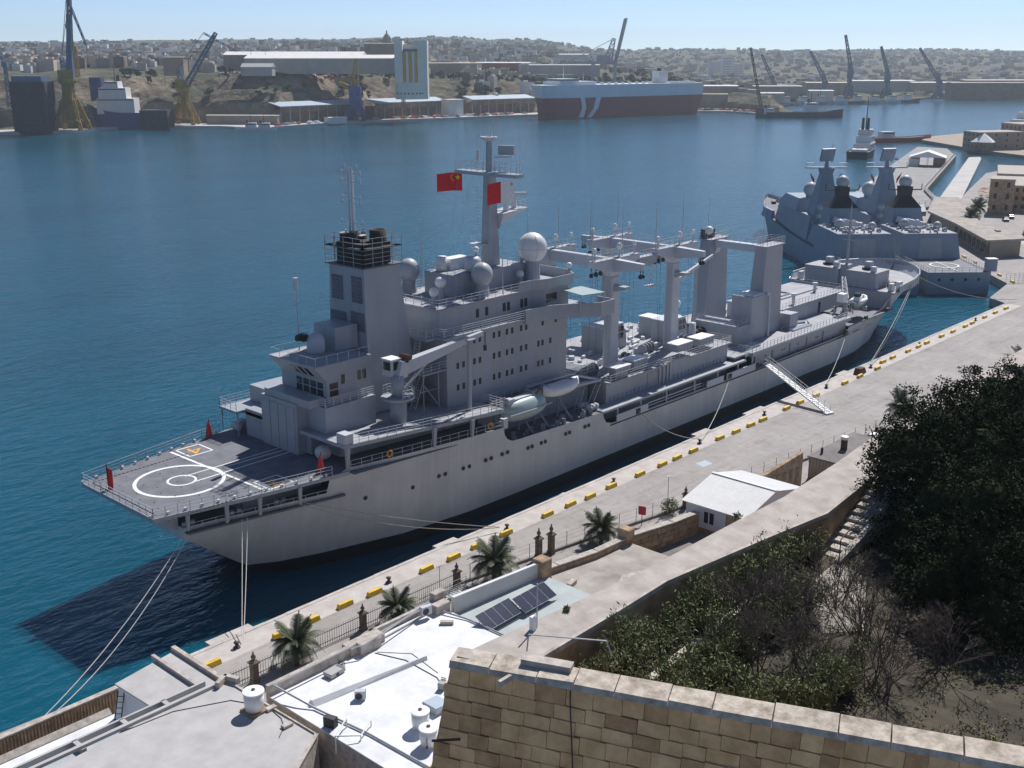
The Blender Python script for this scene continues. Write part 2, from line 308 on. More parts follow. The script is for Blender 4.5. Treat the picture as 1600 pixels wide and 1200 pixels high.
# water: deep teal body, wind ripples over a longer chop
def water_mat():
    m = bpy.data.materials.new('harbour_water'); m.use_nodes = True; n = m.node_tree; b = n.nodes['Principled BSDF']
    g = n.nodes.new('ShaderNodeNewGeometry')
    no = n.nodes.new('ShaderNodeTexNoise'); no.inputs['Scale'].default_value = 0.006; no.inputs['Detail'].default_value = 4
    mp0 = n.nodes.new('ShaderNodeMapping'); mp0.inputs['Rotation'].default_value = (0, 0, R(50)); mp0.inputs['Scale'].default_value = (1, 3, 1)
    n.links.new(g.outputs['Position'], mp0.inputs[0]); n.links.new(mp0.outputs[0], no.inputs['Vector'])
    cr = n.nodes.new('ShaderNodeValToRGB'); cr.color_ramp.elements[0].position = 0.35; cr.color_ramp.elements[1].position = 0.68
    cr.color_ramp.elements[0].color = (0.0015, 0.058, 0.096, 1); cr.color_ramp.elements[1].color = (0.0025, 0.082, 0.130, 1)
    n.links.new(no.outputs['Fac'], cr.inputs[0]); n.links.new(cr.outputs[0], b.inputs['Base Color'])
    b.subsurface_method = 'BURLEY'; b.inputs['Subsurface Weight'].default_value = 1.0; b.inputs['Subsurface Radius'].default_value = (1, 1, 1); b.inputs['Subsurface Scale'].default_value = 1.3
    b.inputs['Roughness'].default_value = 0.14; b.inputs['IOR'].default_value = 1.33
    prev = None
    for sc, dist, st in ((0.09, 0.45, (1, 2.4, 1)), (0.34, 0.33, (1, 2.0, 1)), (1.4, 0.075, (1, 1.6, 1))):
        mp = n.nodes.new('ShaderNodeMapping'); mp.inputs['Rotation'].default_value = (0, 0, R(44 + 8 * sc)); mp.inputs['Scale'].default_value = st
        n.links.new(g.outputs['Position'], mp.inputs[0])
        nn = n.nodes.new('ShaderNodeTexNoise'); nn.inputs['Scale'].default_value = sc; nn.inputs['Detail'].default_value = 3; nn.inputs['Roughness'].default_value = 0.55
        n.links.new(mp.outputs[0], nn.inputs['Vector'])
        bp = n.nodes.new('ShaderNodeBump'); bp.inputs['Distance'].default_value = dist; bp.inputs['Strength'].default_value = 1.0
        n.links.new(nn.outputs['Fac'], bp.inputs['Height'])
        if prev: n.links.new(prev.outputs[0], bp.inputs['Normal'])
        prev = bp
    n.links.new(prev.outputs[0], b.inputs['Normal'])
    return m
M['water'] = water_mat()
def land_mat():
    m = bpy.data.materials.new('hillside'); m.use_nodes = True; n = m.node_tree; b = n.nodes['Principled BSDF']
    b.inputs['Roughness'].default_value = 0.95; b.inputs['Specular IOR Level'].default_value = 0.2
    g = n.nodes.new('ShaderNodeNewGeometry')
    def noise(sc, d=6):
        q = n.nodes.new('ShaderNodeTexNoise'); q.inputs['Scale'].default_value = sc; q.inputs['Detail'].default_value = d
        n.links.new(g.outputs['Position'], q.inputs['Vector']); return q.outputs['Fac']
    def ramp(f, stops):
        c = n.nodes.new('ShaderNodeValToRGB'); e = c.color_ramp.elements
        e[0].position, e[0].color = stops[0][0], (*stops[0][1], 1); e[1].position, e[1].color = stops[-1][0], (*stops[-1][1], 1)
        for p, cc in stops[1:-1]:
            q = e.new(p); q.color = (*cc, 1)
        n.links.new(f, c.inputs[0]); return c.outputs[0]
    green = ramp(noise(0.03, 9), [(0.3, (0.034, 0.042, 0.026)), (0.48, (0.070, 0.074, 0.045)), (0.6, (0.12, 0.108, 0.070)), (0.72, (0.21, 0.175, 0.125))])
    rock = ramp(noise(0.06, 10), [(0.3, (0.10, 0.078, 0.058)), (0.5, (0.20, 0.16, 0.12)), (0.72, (0.34, 0.28, 0.215))])
    sx = n.nodes.new('ShaderNodeSeparateXYZ'); n.links.new(g.outputs['Normal'], sx.inputs[0])
    ad = n.nodes.new('ShaderNodeMath'); ad.operation = 'MULTIPLY_ADD'; ad.inputs[1].default_value = 0.5; n.links.new(noise(0.05, 5), ad.inputs[0]); n.links.new(sx.outputs[2], ad.inputs[2])
    mr = n.nodes.new('ShaderNodeMapRange'); mr.inputs[1].default_value = 1.03; mr.inputs[2].default_value = 1.14; n.links.new(ad.outputs[0], mr.inputs[0])
    mx = n.nodes.new('ShaderNodeMix'); mx.data_type = 'RGBA'; n.links.new(mr.outputs[0], mx.inputs[0]); n.links.new(rock, mx.inputs[6]); n.links.new(green, mx.inputs[7])
    n.links.new(mx.outputs[2], b.inputs['Base Color'])
    bp = n.nodes.new('ShaderNodeBump'); bp.inputs['Distance'].default_value = 3.0; n.links.new(noise(0.12, 9), bp.inputs['Height']); n.links.new(bp.outputs[0], b.inputs['Normal'])
    return m
M['land'] = land_mat()

# ---------------------------------------------------------------- water and ground
o = MB().add([(-6000, -6000, 0), (9000, -6000, 0), (9000, 9000, 0), (-6000, 9000, 0)], [(0, 1, 2, 3)]).build('harbour_water', 'water'); tag(o, kind='structure')
quay_poly = [(-90, -300), (900, -300), (900, 60), (640, 108), (560, 97), (503, 97), (420, 74), (372, 60), (340, 64), (300, 44), (262, 16), (232, -9), (212, -12), (208, -17.2), (-12, -17), (-23, -16.4), (-90, -16.4)]
m_ = MB(); m_.prism(quay_poly, -3, 2.0); o = m_.build('quay_pavement', 'concrete'); tag(o, kind='structure')
# paler stone margin along the edge, one sheet above the pavement
m_ = MB(); m_.add([(-12, -20.6, 2.004), (208, -20.6, 2.004), (208, -17.2, 2.004), (-12, -17.0, 2.004)], [(0, 1, 2, 3)])
o = m_.build('quay_margin', 'quayedge'); tag(o, kind='structure')
# coping stones along the edge of the quay, one by one
cs = MB().box(0, 2.46, -0.42, 0.05, -0.32, 0.05).mesh('coping_stone', 'quayedge')
q_co = bpy.data.objects.new('quay_coping', None); COL.objects.link(q_co); tag(q_co, kind='structure')
for i in range(88):
    c = bpy.data.objects.new('coping_stone', cs); COL.objects.link(c); c.parent = q_co
    c.location = (-11.9 + 2.5 * i, -17.05 + random.uniform(-.03, .03), 2.0 + random.uniform(-0.01, 0.012))
# landing platforms and fender blocks that stand out from the quay
m_ = MB()
for x0, x1, dy in ((-0.5, 5.0, 1.5), (29.5, 33.5, 1.3), (49.5, 53.0, 0.8), (83, 87.5, 1.6), (97, 103, 1.3), (128, 132, 1.3), (20, 22, .6)):
    m_.taper(x0, x1, -17.2, -17 + dy, -2, x0 + .2, x1 - .4, -17.2, -17 + dy - .1, 1.75)
o = m_.build('quay_landing', 'quayedge'); tag(o, kind='structure')
# pale marks and old painted bays on the pavement
m_ = MB()
for x0, y0, L in ((50, -27.5, 18), (72, -28.6, 14), (95, -27.9, 20), (22, -24.5, 10)):
    m_.add([(x0, y0, 2.004), (x0 + L, y0, 2.004), (x0 + L, y0 + .12, 2.004), (x0, y0 + .12, 2.004)], [(0, 1, 2, 3)])
o = m_.build('painted_lines', 'deckl'); tag(o, kind='structure')
m_ = MB(); m_.add([(72.2, -24.9, 2.005), (74.2, -25.1, 2.005), (74.6, -23.5, 2.005), (72.6, -23.3, 2.005)], [(0, 1, 2, 3)]); o = m_.build('painted_symbol', 'fblue'); tag(o, kind='structure')
# piers at the head of the quay
m_ = MB(); m_.prism([(334, 80), (345, 66), (373, 66), (410, 87), (585, 144), (639, 171), (640, 190), (525, 153), (367, 101)], -3, 2.0); o = m_.build('pier', 'pierdeck'); tag(o, kind='structure')
m_ = MB(); m_.prism([(376, 61.5), (390, 65), (592, 132.5), (602, 137), (596, 141), (386, 72.5)], -3, 1.2); o = m_.build('pontoon_walk', 'road'); tag(o, kind='structure')
m_ = MB(); m_.prism([(612, 108), (640, 112), (900, 120), (900, 210), (740, 222), (700, 213), (640, 150)], -3, 2.0); o = m_.build('headland', 'fbeige'); tag(o, kind='structure')
m_ = MB(); m_.add([(262, -20, 2.005), (300, 12, 2.005), (330, 20, 2.005), (420, 36, 2.005), (520, 60, 2.005), (520, 50, 2.005), (420, 24, 2.005), (335, 4, 2.005), (308, -6, 2.005), (275, -38, 2.005)], [tuple(range(9, -1, -1))]); o = m_.build('waterfront_road', 'road'); tag(o, kind='structure')

# ---------------------------------------------------------------- far shore
COAST = [(-900, 760), (-420, 832), (-335, 862), (-308, 922), (-235, 926), (-200, 900), (-162, 962), (-114, 1018), (-59, 1053), (0, 1100), (70, 1140), (186, 1186), (225, 1184), (262, 1096), (276, 1092), (290, 1180), (299, 1335), (369, 1376), (486, 1454), (575, 1588), (620, 1510), (667, 1496), (1000, 1470), (2600, 1300)]
def coast(a):
    for (a0, b0), (a1, b1) in zip(COAST, COAST[1:]):
        if a0 <= a <= a1: return b0 + (b1 - b0) * (a - a0) / (a1 - a0)
    return COAST[0][1] if a < COAST[0][0] else COAST[-1][1]
def lerpt(t, tab):
    if t <= tab[0][0]: return tab[0][1]
    for (a0, b0), (a1, b1) in zip(tab, tab[1:]):
        if t <= a1: return b0 + (b1 - b0) * (t - a0) / (a1 - a0)
    return tab[-1][1]
def sm(t): t = max(0, min(1, t)); return t * t * (3 - 2 * t)
from mathutils import noise as mn
def hgt(a, b):
    c = coast(a); d = b - c
    if d < 0: return 1.8
    qw = lerpt(a, [(-500, 30), (-330, 42), (-240, 36), (-190, 48), (-110, 52), (0, 48), (100, 40), (200, 60), (262, 70), (300, 60), (600, 120)])
    H = lerpt(a, [(-600, 34), (-330, 36), (-250, 40), (-150, 38), (-100, 30), (0, 27), (120, 25), (190, 22), (260, 14), (320, 8), (420, 5), (700, 6)])
    nz = mn.noise((a * 0.021, b * 0.021, 3.3)) ; nz2 = mn.noise((a * 0.07, b * 0.07, 1.1)); nz3 = mn.noise((a * 0.006, b * 0.006, 9.2))
    h = 1.8
    if d > qw:
        e = d - qw + nz * 14
        h += H * (0.45 * sm(e / 10) + 0.2 * sm((e - 18) / 14) + 0.35 * sm((e - 38) / 30)) + (nz * 3.0 + nz2 * 1.6) * sm(e / 20) * (1 if H > 12 else .4)
        h += sm((e - 90) / 300) * (6 + nz3 * 5) * (1 if a < 250 else .4)
    if a < 250: h += sm((b - 1150) / 1200) * 16 * (1 - sm((a + 50) / 300)) + sm((b - 1500) / 900) * 8 * (1 - sm((a - 0) / 300))
    far = sm((b - 1700) / 2600)
    h += far * lerpt(a, [(-2400, 42), (-1300, 46), (-600, 50), (0, 58), (800, 74), (1300, 84), (2400, 80)]) * (0.8 + 0.35 * mn.noise((a * 0.0011, b * 0.0009, 4)) + 0.06 * mn.noise((a * .006, b * .004, 7)))
    return h
aa = []; a = -3400
while a < 3400:
    aa.append(a); a += 7 if -480 < a < 330 else (16 if -700 < a < 800 else 60)
m_ = MB(); dd = [-12, -0.01, 0.01, 12, 24] + [30 + 3.6 * i for i in range(32)] + [150 + 14 * i for i in range(10)] + [300 + 45 * i for i in range(12)] + [900 + 130 * i for i in range(36)]
vs = []
for a in aa:
    c = coast(a)
    for d in dd:
        b = c + d; z = -2.5 if d < 0 else hgt(a, b)
        vs.append(D(a * (1 + max(0, d - 900) / 5000 * .5), b, z) if False else D(a, b, z))
nd = len(dd); fs = []
for i in range(len(aa) - 1):
    for j in range(nd - 1): fs.append((i * nd + j, (i + 1) * nd + j, (i + 1) * nd + j + 1, i * nd + j + 1))
m_.add(vs, fs); o = m_.build('far_shore', 'land'); tag(o, kind='structure')
# quay strip of the far shore
m_ = MB(); vs = []; fs = []
qs = [a_ for a_ in range(-420, 262, 8)]
for a in qs:
    c = coast(a); vs += [D(a, c - 3, 2.0), D(a, c + 30, 2.0), D(a, c - 3, -2)]
for i in range(len(qs) - 1): fs += [(3 * i, 3 * i + 3, 3 * i + 4, 3 * i + 1), (3 * i + 2, 3 * i + 5, 3 * i + 3, 3 * i)]
m_.add(vs, fs); o = m_.build('far_quay', 'road'); tag(o, kind='structure')
# haze over the harbour
hz = MB().box(-3900, 6500, -3900, 6500, -3.9, 215).build('haze', 'white'); hz.data.materials.clear()
hm = bpy.data.materials.new('haze'); hm.use_nodes = True; hn = hm.node_tree; hn.nodes.clear()
ho = hn.nodes.new('ShaderNodeOutputMaterial'); pv = hn.nodes.new('ShaderNodeVolumePrincipled')
pv.inputs['Color'].default_value = (0.80, 0.90, 1.0, 1); pv.inputs['Density'].default_value = 0.00011; pv.inputs['Anisotropy'].default_value = 0.3
hn.links.new(pv.outputs[0], ho.inputs['Volume']); hz.data.materials.append(hm); tag(hz, kind='stuff')
# ================================================================ the supply ship (bow towards +X, starboard towards -Y)
ship = thing('supply_ship', 'long grey naval supply ship with white helipad circle and gantry masts at the quay', 'ship')
def part(mb, name, m, parent=None, smooth=False, bevel=0.0, label=None):
    o = mb.build(name, m, parent or ship, smooth, bevel)
    if label: o['label'] = label
    return o
HT = [(3.6, 7.4), (10, 9.2), (20, 10.9), (28, 11.6), (40, 11.9), (150, 11.9), (162, 12.0), (169, 11.6), (174, 10.6), (178, 8.9), (181, 6.6), (183.5, 3.8), (185, 1.6), (185.4, 0.15)]
HW = [(3.6, 6.2), (6, 5.4), (9, 4.4), (13, 4.0), (20, 7.0), (30, 10.3), (40, 11.6), (48, 11.8), (134, 11.8), (146, 10.8), (156, 8.6), (165, 5.2), (171, 2.4), (175.5, 0.5), (185.4, 0.1)]
KEEL = [(3.6, 8.3), (5.5, 7.0), (9, 4.2), (13, 1.0), (16, -1.5), (20, -3), (172, -3), (175.5, -1.5), (178.5, 3), (182, 8.5), (184.4, 11.6), (185.4, 12.6)]
TOP = [(3.6, 9.7), (19.3, 9.75), (19.5, 11.6), (21.8, 12.35), (46, 11.2), (46.2, 10.2), (46.7, 9.5), (47.6, 9.05), (49, 8.95), (66.2, 8.45), (66.6, 7.4), (67.2, 6.7), (68.4, 6.35), (108, 6.25), (140, 6.4), (141, 7.4), (152, 7.6), (157, 8.4), (161.5, 11.9), (172, 12.3), (185.4, 13.2)]
xs = sorted(set([p[0] for p in HT + HW + KEEL + TOP] + [3 + 3.1 * i for i in range(58)]))
xs = [x for x in xs if 3.6 <= x <= 185.4]
def hull_sec(x):
    zk = lerpt(x, KEEL); zt = lerpt(x, TOP); hw = lerpt(x, HW); ht = lerpt(x, HT)
    zs_full = 12.5
    out = []
    for k in range(11):
        if k == 0: z = zk
        elif k <= 3: z = zk + (max(zk + .01, min(1.7, zt)) - zk) * k / 3 if zk < 1.7 else zk
        else: z = max(1.7, zk) + (zt - max(1.7, zk)) * (k - 3) / 7
        t = max(0, min(1, (z - 0) / zs_full)) if zk < 0 else max(0, min(1, (z - zk) / (zs_full - zk)))
        y = hw + (ht - hw) * (t ** 0.8 if x < 60 else t ** 1.15)
        if k == 0: y *= 0.5 if x < 25 else 0.8
        out.append((y, z))
    return out
def loft(k0, k1):
    m_ = MB(); secs = [hull_sec(x) for x in xs]; n = k1 - k0 + 1
    for sgn in (-1, 1):
        vs = []; fs = []
        for x, s_ in zip(xs, secs):
            for y, z in s_[k0:k1 + 1]: vs.append((x, sgn * y, z))
        for i in range(len(xs) - 1):
            for j in range(n - 1):
                f = (i * n + j, (i + 1) * n + j, (i + 1) * n + j + 1, i * n + j + 1)
                fs.append(f if sgn < 0 else f[::-1])
        m_.add(vs, fs)
    if k0 > 0:   # transom
        s_ = secs[0][k0:k1 + 1]; pts = [(3.6, -y, z) for y, z in s_] + [(3.6, y, z) for y, z in s_[::-1]]
        m_.add(pts, [tuple(range(len(pts) - 1, -1, -1))])
    return m_
part(loft(3, 10), 'hull', 'hull_lit', smooth=True)
part(loft(0, 3), 'boot_topping', 'boot', smooth=True)
# flat grey-blue patch of plating at the quarter, slightly proud of the hull
# rubbing strake
m_ = MB(); m_.tube([(68, -11.93, 6.1), (108, -11.93, 6.0), (141, -11.9, 6.1), (150, -11.6, 6.5)], .09, 4); part(m_, 'rubbing_strake', 'black')
# ---- flight deck
fd = [(0, -7.3), (10, -9.3), (20.2, -11.0), (21.8, -11.2), (21.8, 11.2), (20.2, 11.0), (10, 9.3), (0, 7.3)]
fdk = part(MB().prism(fd, 11.55, 12.0), 'flight_deck', ['ship'], bevel=.03)
inner = [(x, y * .985) for x, y in fd]; inner[0] = (.12, -7.2); inner[-1] = (.12, 7.2)
part(MB().add([(x, y, 12.004) for x, y in inner], [tuple(range(8))]), 'deck_covering', 'deck', fdk)
def ring(cx, cy, r0, r1, z, n=64):
    m_ = MB(); vs = []; fs = []
    for i in range(n):
        t = 2 * PI * i / n; vs += [(cx + r0 * math.cos(t), cy + r0 * math.sin(t), z), (cx + r1 * math.cos(t), cy + r1 * math.sin(t), z)]
    for i in range(n):
        j = (i + 1) % n; fs.append((2 * i, 2 * i + 1, 2 * j + 1, 2 * j))
    return m_.add(vs, fs)
def strip(p, q, w_, z, m_):
    p = Vector((*p, z)); q = Vector((*q, z)); d = (q - p).normalized(); nn = Vector((-d.y, d.x, 0)) * w_ / 2
    m_.add([p - nn, q - nn, q + nn, p + nn], [(0, 1, 2, 3)])
part(ring(7.5, 0.1, 4.45, 4.85, 12.008), 'landing_circle', 'line', fdk)
part(ring(7.7, 0, 1.35, 1.6, 12.008, 40), 'inner_circle', 'line', fdk)
m_ = MB()
strip((11.7, 8.9), (12.1, -9.4), .32, 12.012, m_); strip((8.6, .85), (21.3, .8), .16, 12.0085, m_); strip((8.6, -1.35), (21.3, -1.2), .2, 12.0085, m_); strip((13.4, .1), (21.3, -.2), .2, 12.0085, m_)
part(m_, 'approach_lines', 'line', fdk)
for (cx, cy), dg in (((13.9, 7.4), '4'), ((14.1, -7.75), '3')):
    m_ = MB()
    for p, q in (((-1.5, -1.5), (1.5, -1.5)), ((1.5, -1.5), (1.5, 1.5)), ((1.5, 1.5), (-1.5, 1.5)), ((-1.5, 1.5), (-1.5, -1.5))):
        strip((cx + p[0], cy + p[1]), (cx + q[0], cy + q[1]), .2, 12.016, m_)
    part(m_, 'spot_box', 'line', fdk)
    text_mesh('spot_number', dg, 3.1, 'orange', fdk, Matrix.Translation((cx, cy, 12.018)) @ Matrix.Rotation(R(180), 4, 'Z') @ Matrix.Scale(1.2, 4, (1, 0, 0)))
m_ = MB()
for y0, y1 in ((6.4, 6.9), (-8.7, -8.9)): # tie-down chains
    for i in range(24): m_.obox((1.0 + i * .5, y0 + (y1 - y0) * i / 24, 12.03), (.3, .1, .05))
for i in range(26): m_.obox((.75, -6.5 + i * .5, 12.03), (.1, .3, .05))
part(m_, 'deck_chains', 'black', fdk)
m_ = MB()
for i in range(5):
    for j in range(7): m_.obox((1.8 + i * 2.4 + (j % 2) * .6, -5.2 + j * 1.75, 12.012), (.16, .16, .012))
part(m_, 'tie_down_points', 'black', fdk)
# safety nets and rails
for sgn in (-1, 1):
    m_ = MB().rail([(0.1, sgn * 7.2, 12), (10, sgn * 9.2, 12), (19.6, sgn * 10.9, 12)], 1.1, 3, 1.3, .035); part(m_, 'railing', 'rail')
part(MB().rail([(.1, -7.2, 12), (.1, 7.2, 12)], 1.1, 3, 1.3), 'railing', 'rail')
m_ = MB()
for t in [i / 11 for i in range(12)]:
    for sgn in (-1, 1):
        x = t * 19; y = sgn * (7.3 + 3.65 * t); m_.obox((x, y - sgn * .35, 12.18), (.3, .22, .3), random.random())
part(m_, 'deck_fittings', 'raft')
# under the flight deck: mooring deck, pillars, openings
part(MB().prism([(3.8, -7.2), (21.5, -10.7), (21.5, 10.7), (3.8, 7.2)], 9.0, 9.2), 'mooring_deck', 'deck')
part(MB().box(11, 21.4, -6.5, 6.5, 9.2, 11.5), 'inner_bulkhead', 'ship')
for x in (3.7, 7.6, 11.1, 15.7):
    y = lerpt(x, HT) - .05
    for sgn in (-1, 1): part(MB().taper(x - .15, x + .15, sgn * y - .1, sgn * y + .1, 9.6, x - .24, x + .24, sgn * (y + .12) - .1, sgn * (y + .12) + .1, 11.6), 'pillar', 'ship')
for sgn in (-1, 1):
    part(MB().rail([(3.7, sgn * 7.5, 9.65), (19.3, sgn * 10.7, 9.7)], .75, 2, 1.4, .03), 'railing', 'rail')
m_ = MB()
for x, y in ((4, -6.2), (9, -7.2), (14, -8.2), (5, 3)):
    m_.cyl((x, y, 9.2), (x, y, 10.1), .28, .28, 10); m_.cyl((x + .9, y, 9.2), (x + .9, y, 10.1), .28, .28, 10)
m_.obox((6.5, -2, 9.9), (2.5, 2.0, 1.4)); m_.cyl((6.5, -3.6, 10), (6.5, -.4, 10), .55, .55, 12)
part(m_, 'mooring_gear', 'ship')
# supports under the overhang
m_ = MB()
for y in (-5.6, -2.8, 0, 2.8, 5.6):
    m_.prismy([(.3, 11.55), (3.6, 9.2), (3.6, 11.55)], y - .08, y + .08)
part(m_, 'overhang_bracket', 'ship')
# ---- hangar and aft control house
hg = part(MB().box(21.0, 30.5, -3.0, 3.8, 12, 18.1), 'hangar', 'ship', bevel=.04)
m_ = MB()
for i in range(4): m_.box(20.94, 20.99, -2.6 + i * 1.55, -1.2 + i * 1.55, 12.2, 17.6)
part(m_, 'hangar_door', 'ship', hg)
part(MB().box(21.3, 30.5, 3.8, 7.6, 12, 15.4), 'side_house', 'ship', bevel=.03)
part(MB().box(21.26, 21.31, 4.6, 5.4, 12.1, 14.2), 'door', 'ship', hg)
part(MB().box(20.0, 30.5, 7.6, 11.3, 14.9, 15.2), 'port_platform', 'ship')
part(MB().rail([(20.1, 11.2, 15.2), (20.1, 7.7, 15.2)], 1.05, 3, 1.2).rail([(20.1, 11.2, 15.2), (30, 11.2, 15.2)], 1.05, 3, 1.2), 'railing', 'rail')
m_ = MB()
for y in (11.1, 7.8): m_.cyl((20.3, y, 12), (20.3, y, 14.9), .1, .1, 6)
part(m_, 'stanchion', 'ship')
part(MB().box(24, 30.5, 5.5, 10.5, 15.2, 17.2), 'port_house', 'ship', bevel=.03)
part(MB().box(22.6, 30.0, -6.3, -3.0, 14.2, 18.0), 'wing_house', 'ship', bevel=.04)
part(MB().box(22.2, 25, -3.9, -3.0, 12, 15), 'wing_support', 'ship')
part(MB().rail([(22.7, -3.2, 18), (22.7, -6.2, 18), (29.9, -6.2, 18)], 1.05, 4, 1.3, .045), 'railing', 'rail')
# control house: forward-leaning upper windows over a recessed row
ch = part(MB().prismx([(-5.6, 18.1), (3.0, 18.1), (3.0, 22.6), (-5.6, 22.6)], 23.6, 30.0), 'control_house', 'ship', bevel=.03)
part(MB().prismy([(22.0, 22.6), (23.6, 20.7), (23.6, 22.6)], -5.6, 3.0), 'sloped_visor', 'ship', ch)
part(MB().box(22.0, 30.1, -5.7, 3.1, 22.6, 22.75), 'control_roof', 'deckl', ch)
for i in range(3):
    y = -.6 - i * 1.25
    part(MB().add([(22.29, y, 22.22), (22.29, y - .75, 22.22), (23.2, y - .75, 21.14), (23.2, y, 21.14)], [(0, 1, 2, 3)]), 'visor_window', 'glass', ch)
for i in range(4):
    y = 0.1 - i * 1.3
    for k in range(2): part(MB().box(23.55, 23.62, y - 1.0, y, 18.9 + k * .85, 19.6 + k * .85), 'window_pane', 'glass', ch)
for k in range(2): part(MB().box(23.9, 25.1, -5.64, -5.57, 18.9 + k * .85, 19.6 + k * .85), 'window_pane', 'glass', ch)
for x in (25.6, 28.0, 28.75): part(MB().box(x, x + .5, -5.64, -5.57, 20.1, 21.2), 'window', 'glass', ch)
part(MB().box(21.2, 23.4, -5.2, 3.2, 18.0, 18.9), 'breastwork', 'ship', ch)
part(MB().rail([(22.2, -5.5, 22.75), (30, -5.5, 22.75)], 1.0, 1, 1.6, .03).rail([(22.2, -5.5, 22.75), (22.2, 2.9, 22.75), (29, 2.9, 22.75)], .9, 1, 1.8, .025), 'railing', 'rail')
# gun director on the control house, and a spare box behind it
gd = part(MB().lathe([(1.0, 0), (1.1, .3), (1.05, 1.6), (.8, 2.1), (.3, 2.4)], (26.3, -.3, 22.75), 16), 'gun_director', 'shipl', smooth=True)
part(MB().obox((25.2, .6, 24.6), (.7, 1.0, .8)).cyl((24.7, .6, 24.6), (24.3, .6, 24.7), .35, .4, 10), 'director_sight', 'black', gd)
part(MB().box(28, 31.4, -1.8, 2.2, 22.75, 25.6), 'ventilation_house', 'ship', bevel=.03)
part(MB().cyl((25.6, 2.0, 22.75), (25.6, 2.0, 30.0), .09, .06, 6).cyl((25.6, 2.0, 30.0), (25.6, 2.0, 31.4), .28, .28, 8), 'whip_antenna', 'rail')
# rafts on deck
for k, (x, y) in enumerate(((21.2, 9.4), (22.4, 9.9), (22.9, 8.7))):
    part(MB().cyl((x, y - .6, 12.75), (x, y + .6, 12.75), .55, .55, 12).cyl((x, y - .7, 12.75), (x, y + .7, 12.75), .4, .4, 12), 'raft_canister', 'raft', smooth=True)
part(MB().ball((21.9, -6.4, 13.0), 0.95, 14, .9), 'covered_winch', 'raft', smooth=True)
# ---- funnel
fu = part(MB().taper(31.5, 39.5, -3.5, 4.0, 14.5, 31.6, 37.0, -3.1, 3.3, 32.2), 'funnel', 'ship', bevel=.05)
def onaft(y, z):  # aft face of the funnel
    t = (z - 14.5) / 17.7; return (31.5 + .1 * t - .03, y * (1 - .14 * t), z)
for y0, y1, z0, z1 in ((-3.1, -.9, 28.0, 31.2), (.9, 3.3, 28.0, 31.0), (-3.3, -.5, 24.6, 26.9), (.4, 3.7, 24.6, 26.6)):
    m_ = MB(); m_.add([onaft(y0, z0), onaft(y1, z0), onaft(y1, z1), onaft(y0, z1)], [(3, 2, 1, 0)])
    for k in range(7):
        z = z0 + (z1 - z0) * (k + .5) / 7; p, q = onaft(y0, z), onaft(y1, z); m_.hexa([(p[0] - .08, p[1], z - .1), (p[0], p[1], z - .1), (p[0], q[1], z - .1), (p[0] - .08, q[1], z - .1), (p[0] - .08, p[1], z - .05), (p[0], p[1], z + .05), (p[0], q[1], z + .05), (p[0] - .08, q[1], z - .05)])
    part(m_, 'louvre', 'deck', fu)
part(MB().box(31.2, 37.4, -3.5, 3.7, 32.2, 32.35), 'funnel_platform', 'deck', fu)
part(MB().box(32.2, 36.4, -2.4, 2.5, 32.35, 34.9), 'uptake_casing', 'soot', fu)
for x, y, r_, h in ((32.9, 1.6, .7, 35.8), (33.1, .2, .65, 36.1), (35.4, -1.4, 1.05, 36.3), (35.2, 1.3, .6, 35.7)):
    part(MB().lathe([(r_, 0), (r_, h - 33), (r_ * .8, h - 33), (r_ * .8, .5)], (x, y, 33), 14), 'uptake', 'soot', fu, True)
part(MB().box(31.3, 37.3, -3.4, -2.5, 34.4, 34.5).box(31.3, 37.3, 2.6, 3.6, 34.4, 34.5).box(31.3, 32.1, -3.4, 3.6, 34.4, 34.5).box(36.5, 37.3, -3.4, 3.6, 34.4, 34.5), 'upper_gallery', 'soot', fu)
lp = [(31.3, -3.4), (37.3, -3.4), (37.3, 3.6), (31.3, 3.6), (31.3, -3.4)]
part(MB().rail([(x, y, 32.35) for x, y in lp], 2.05, 4, 1.7, .04).rail([(x, y, 34.5) for x, y in lp], 1.2, 2, 1.7, .04), 'railing', 'ship', fu)
# lattice light mast above the funnel
lm = part(MB().cyl((33.6, 1.5, 33), (33.6, 1.5, 43.5), .16, .12, 6).cyl((33.6, .9, 33), (33.6, .9, 43.5), .16, .12, 6).cyl((33.9, 1.2, 33), (33.9, 1.2, 43), .22, .18, 6), 'light_mast', 'rail', fu)
m_ = MB()
for z, L in ((43.5, 1.1), (42.8, 1.7), (41.8, 1.7), (39.9, 1.6), (39.3, 1.6), (37.0, 1.9), (35.7, 1.3)):
    m_.cyl((33.7, 1.2 - L, z), (33.7, 1.2 + L, z + .05), .05, .05, 5)
    for sgn in (-1, 1): m_.cyl((33.7, 1.2 + sgn * L, z - .15), (33.7, 1.2 + sgn * L, z + .35), .13, .13, 6)
for sgn in (-1, 1): m_.cyl((33.7, 1.2 + sgn * 1.1, 41.8), (33.7, 1.2 + sgn * 1.1, 42.8), .04, .04, 4); m_.box(33.2, 34.2, 1.2 + sgn * 1.7 - .4, 1.2 + sgn * 1.7 + .4, 35.6, 35.7)
m_.cyl((33.6, 1.9, 43.5), (33.6, 1.9, 45.6), .04, .02, 4)
part(m_, 'navigation_lights', 'rail', fu)
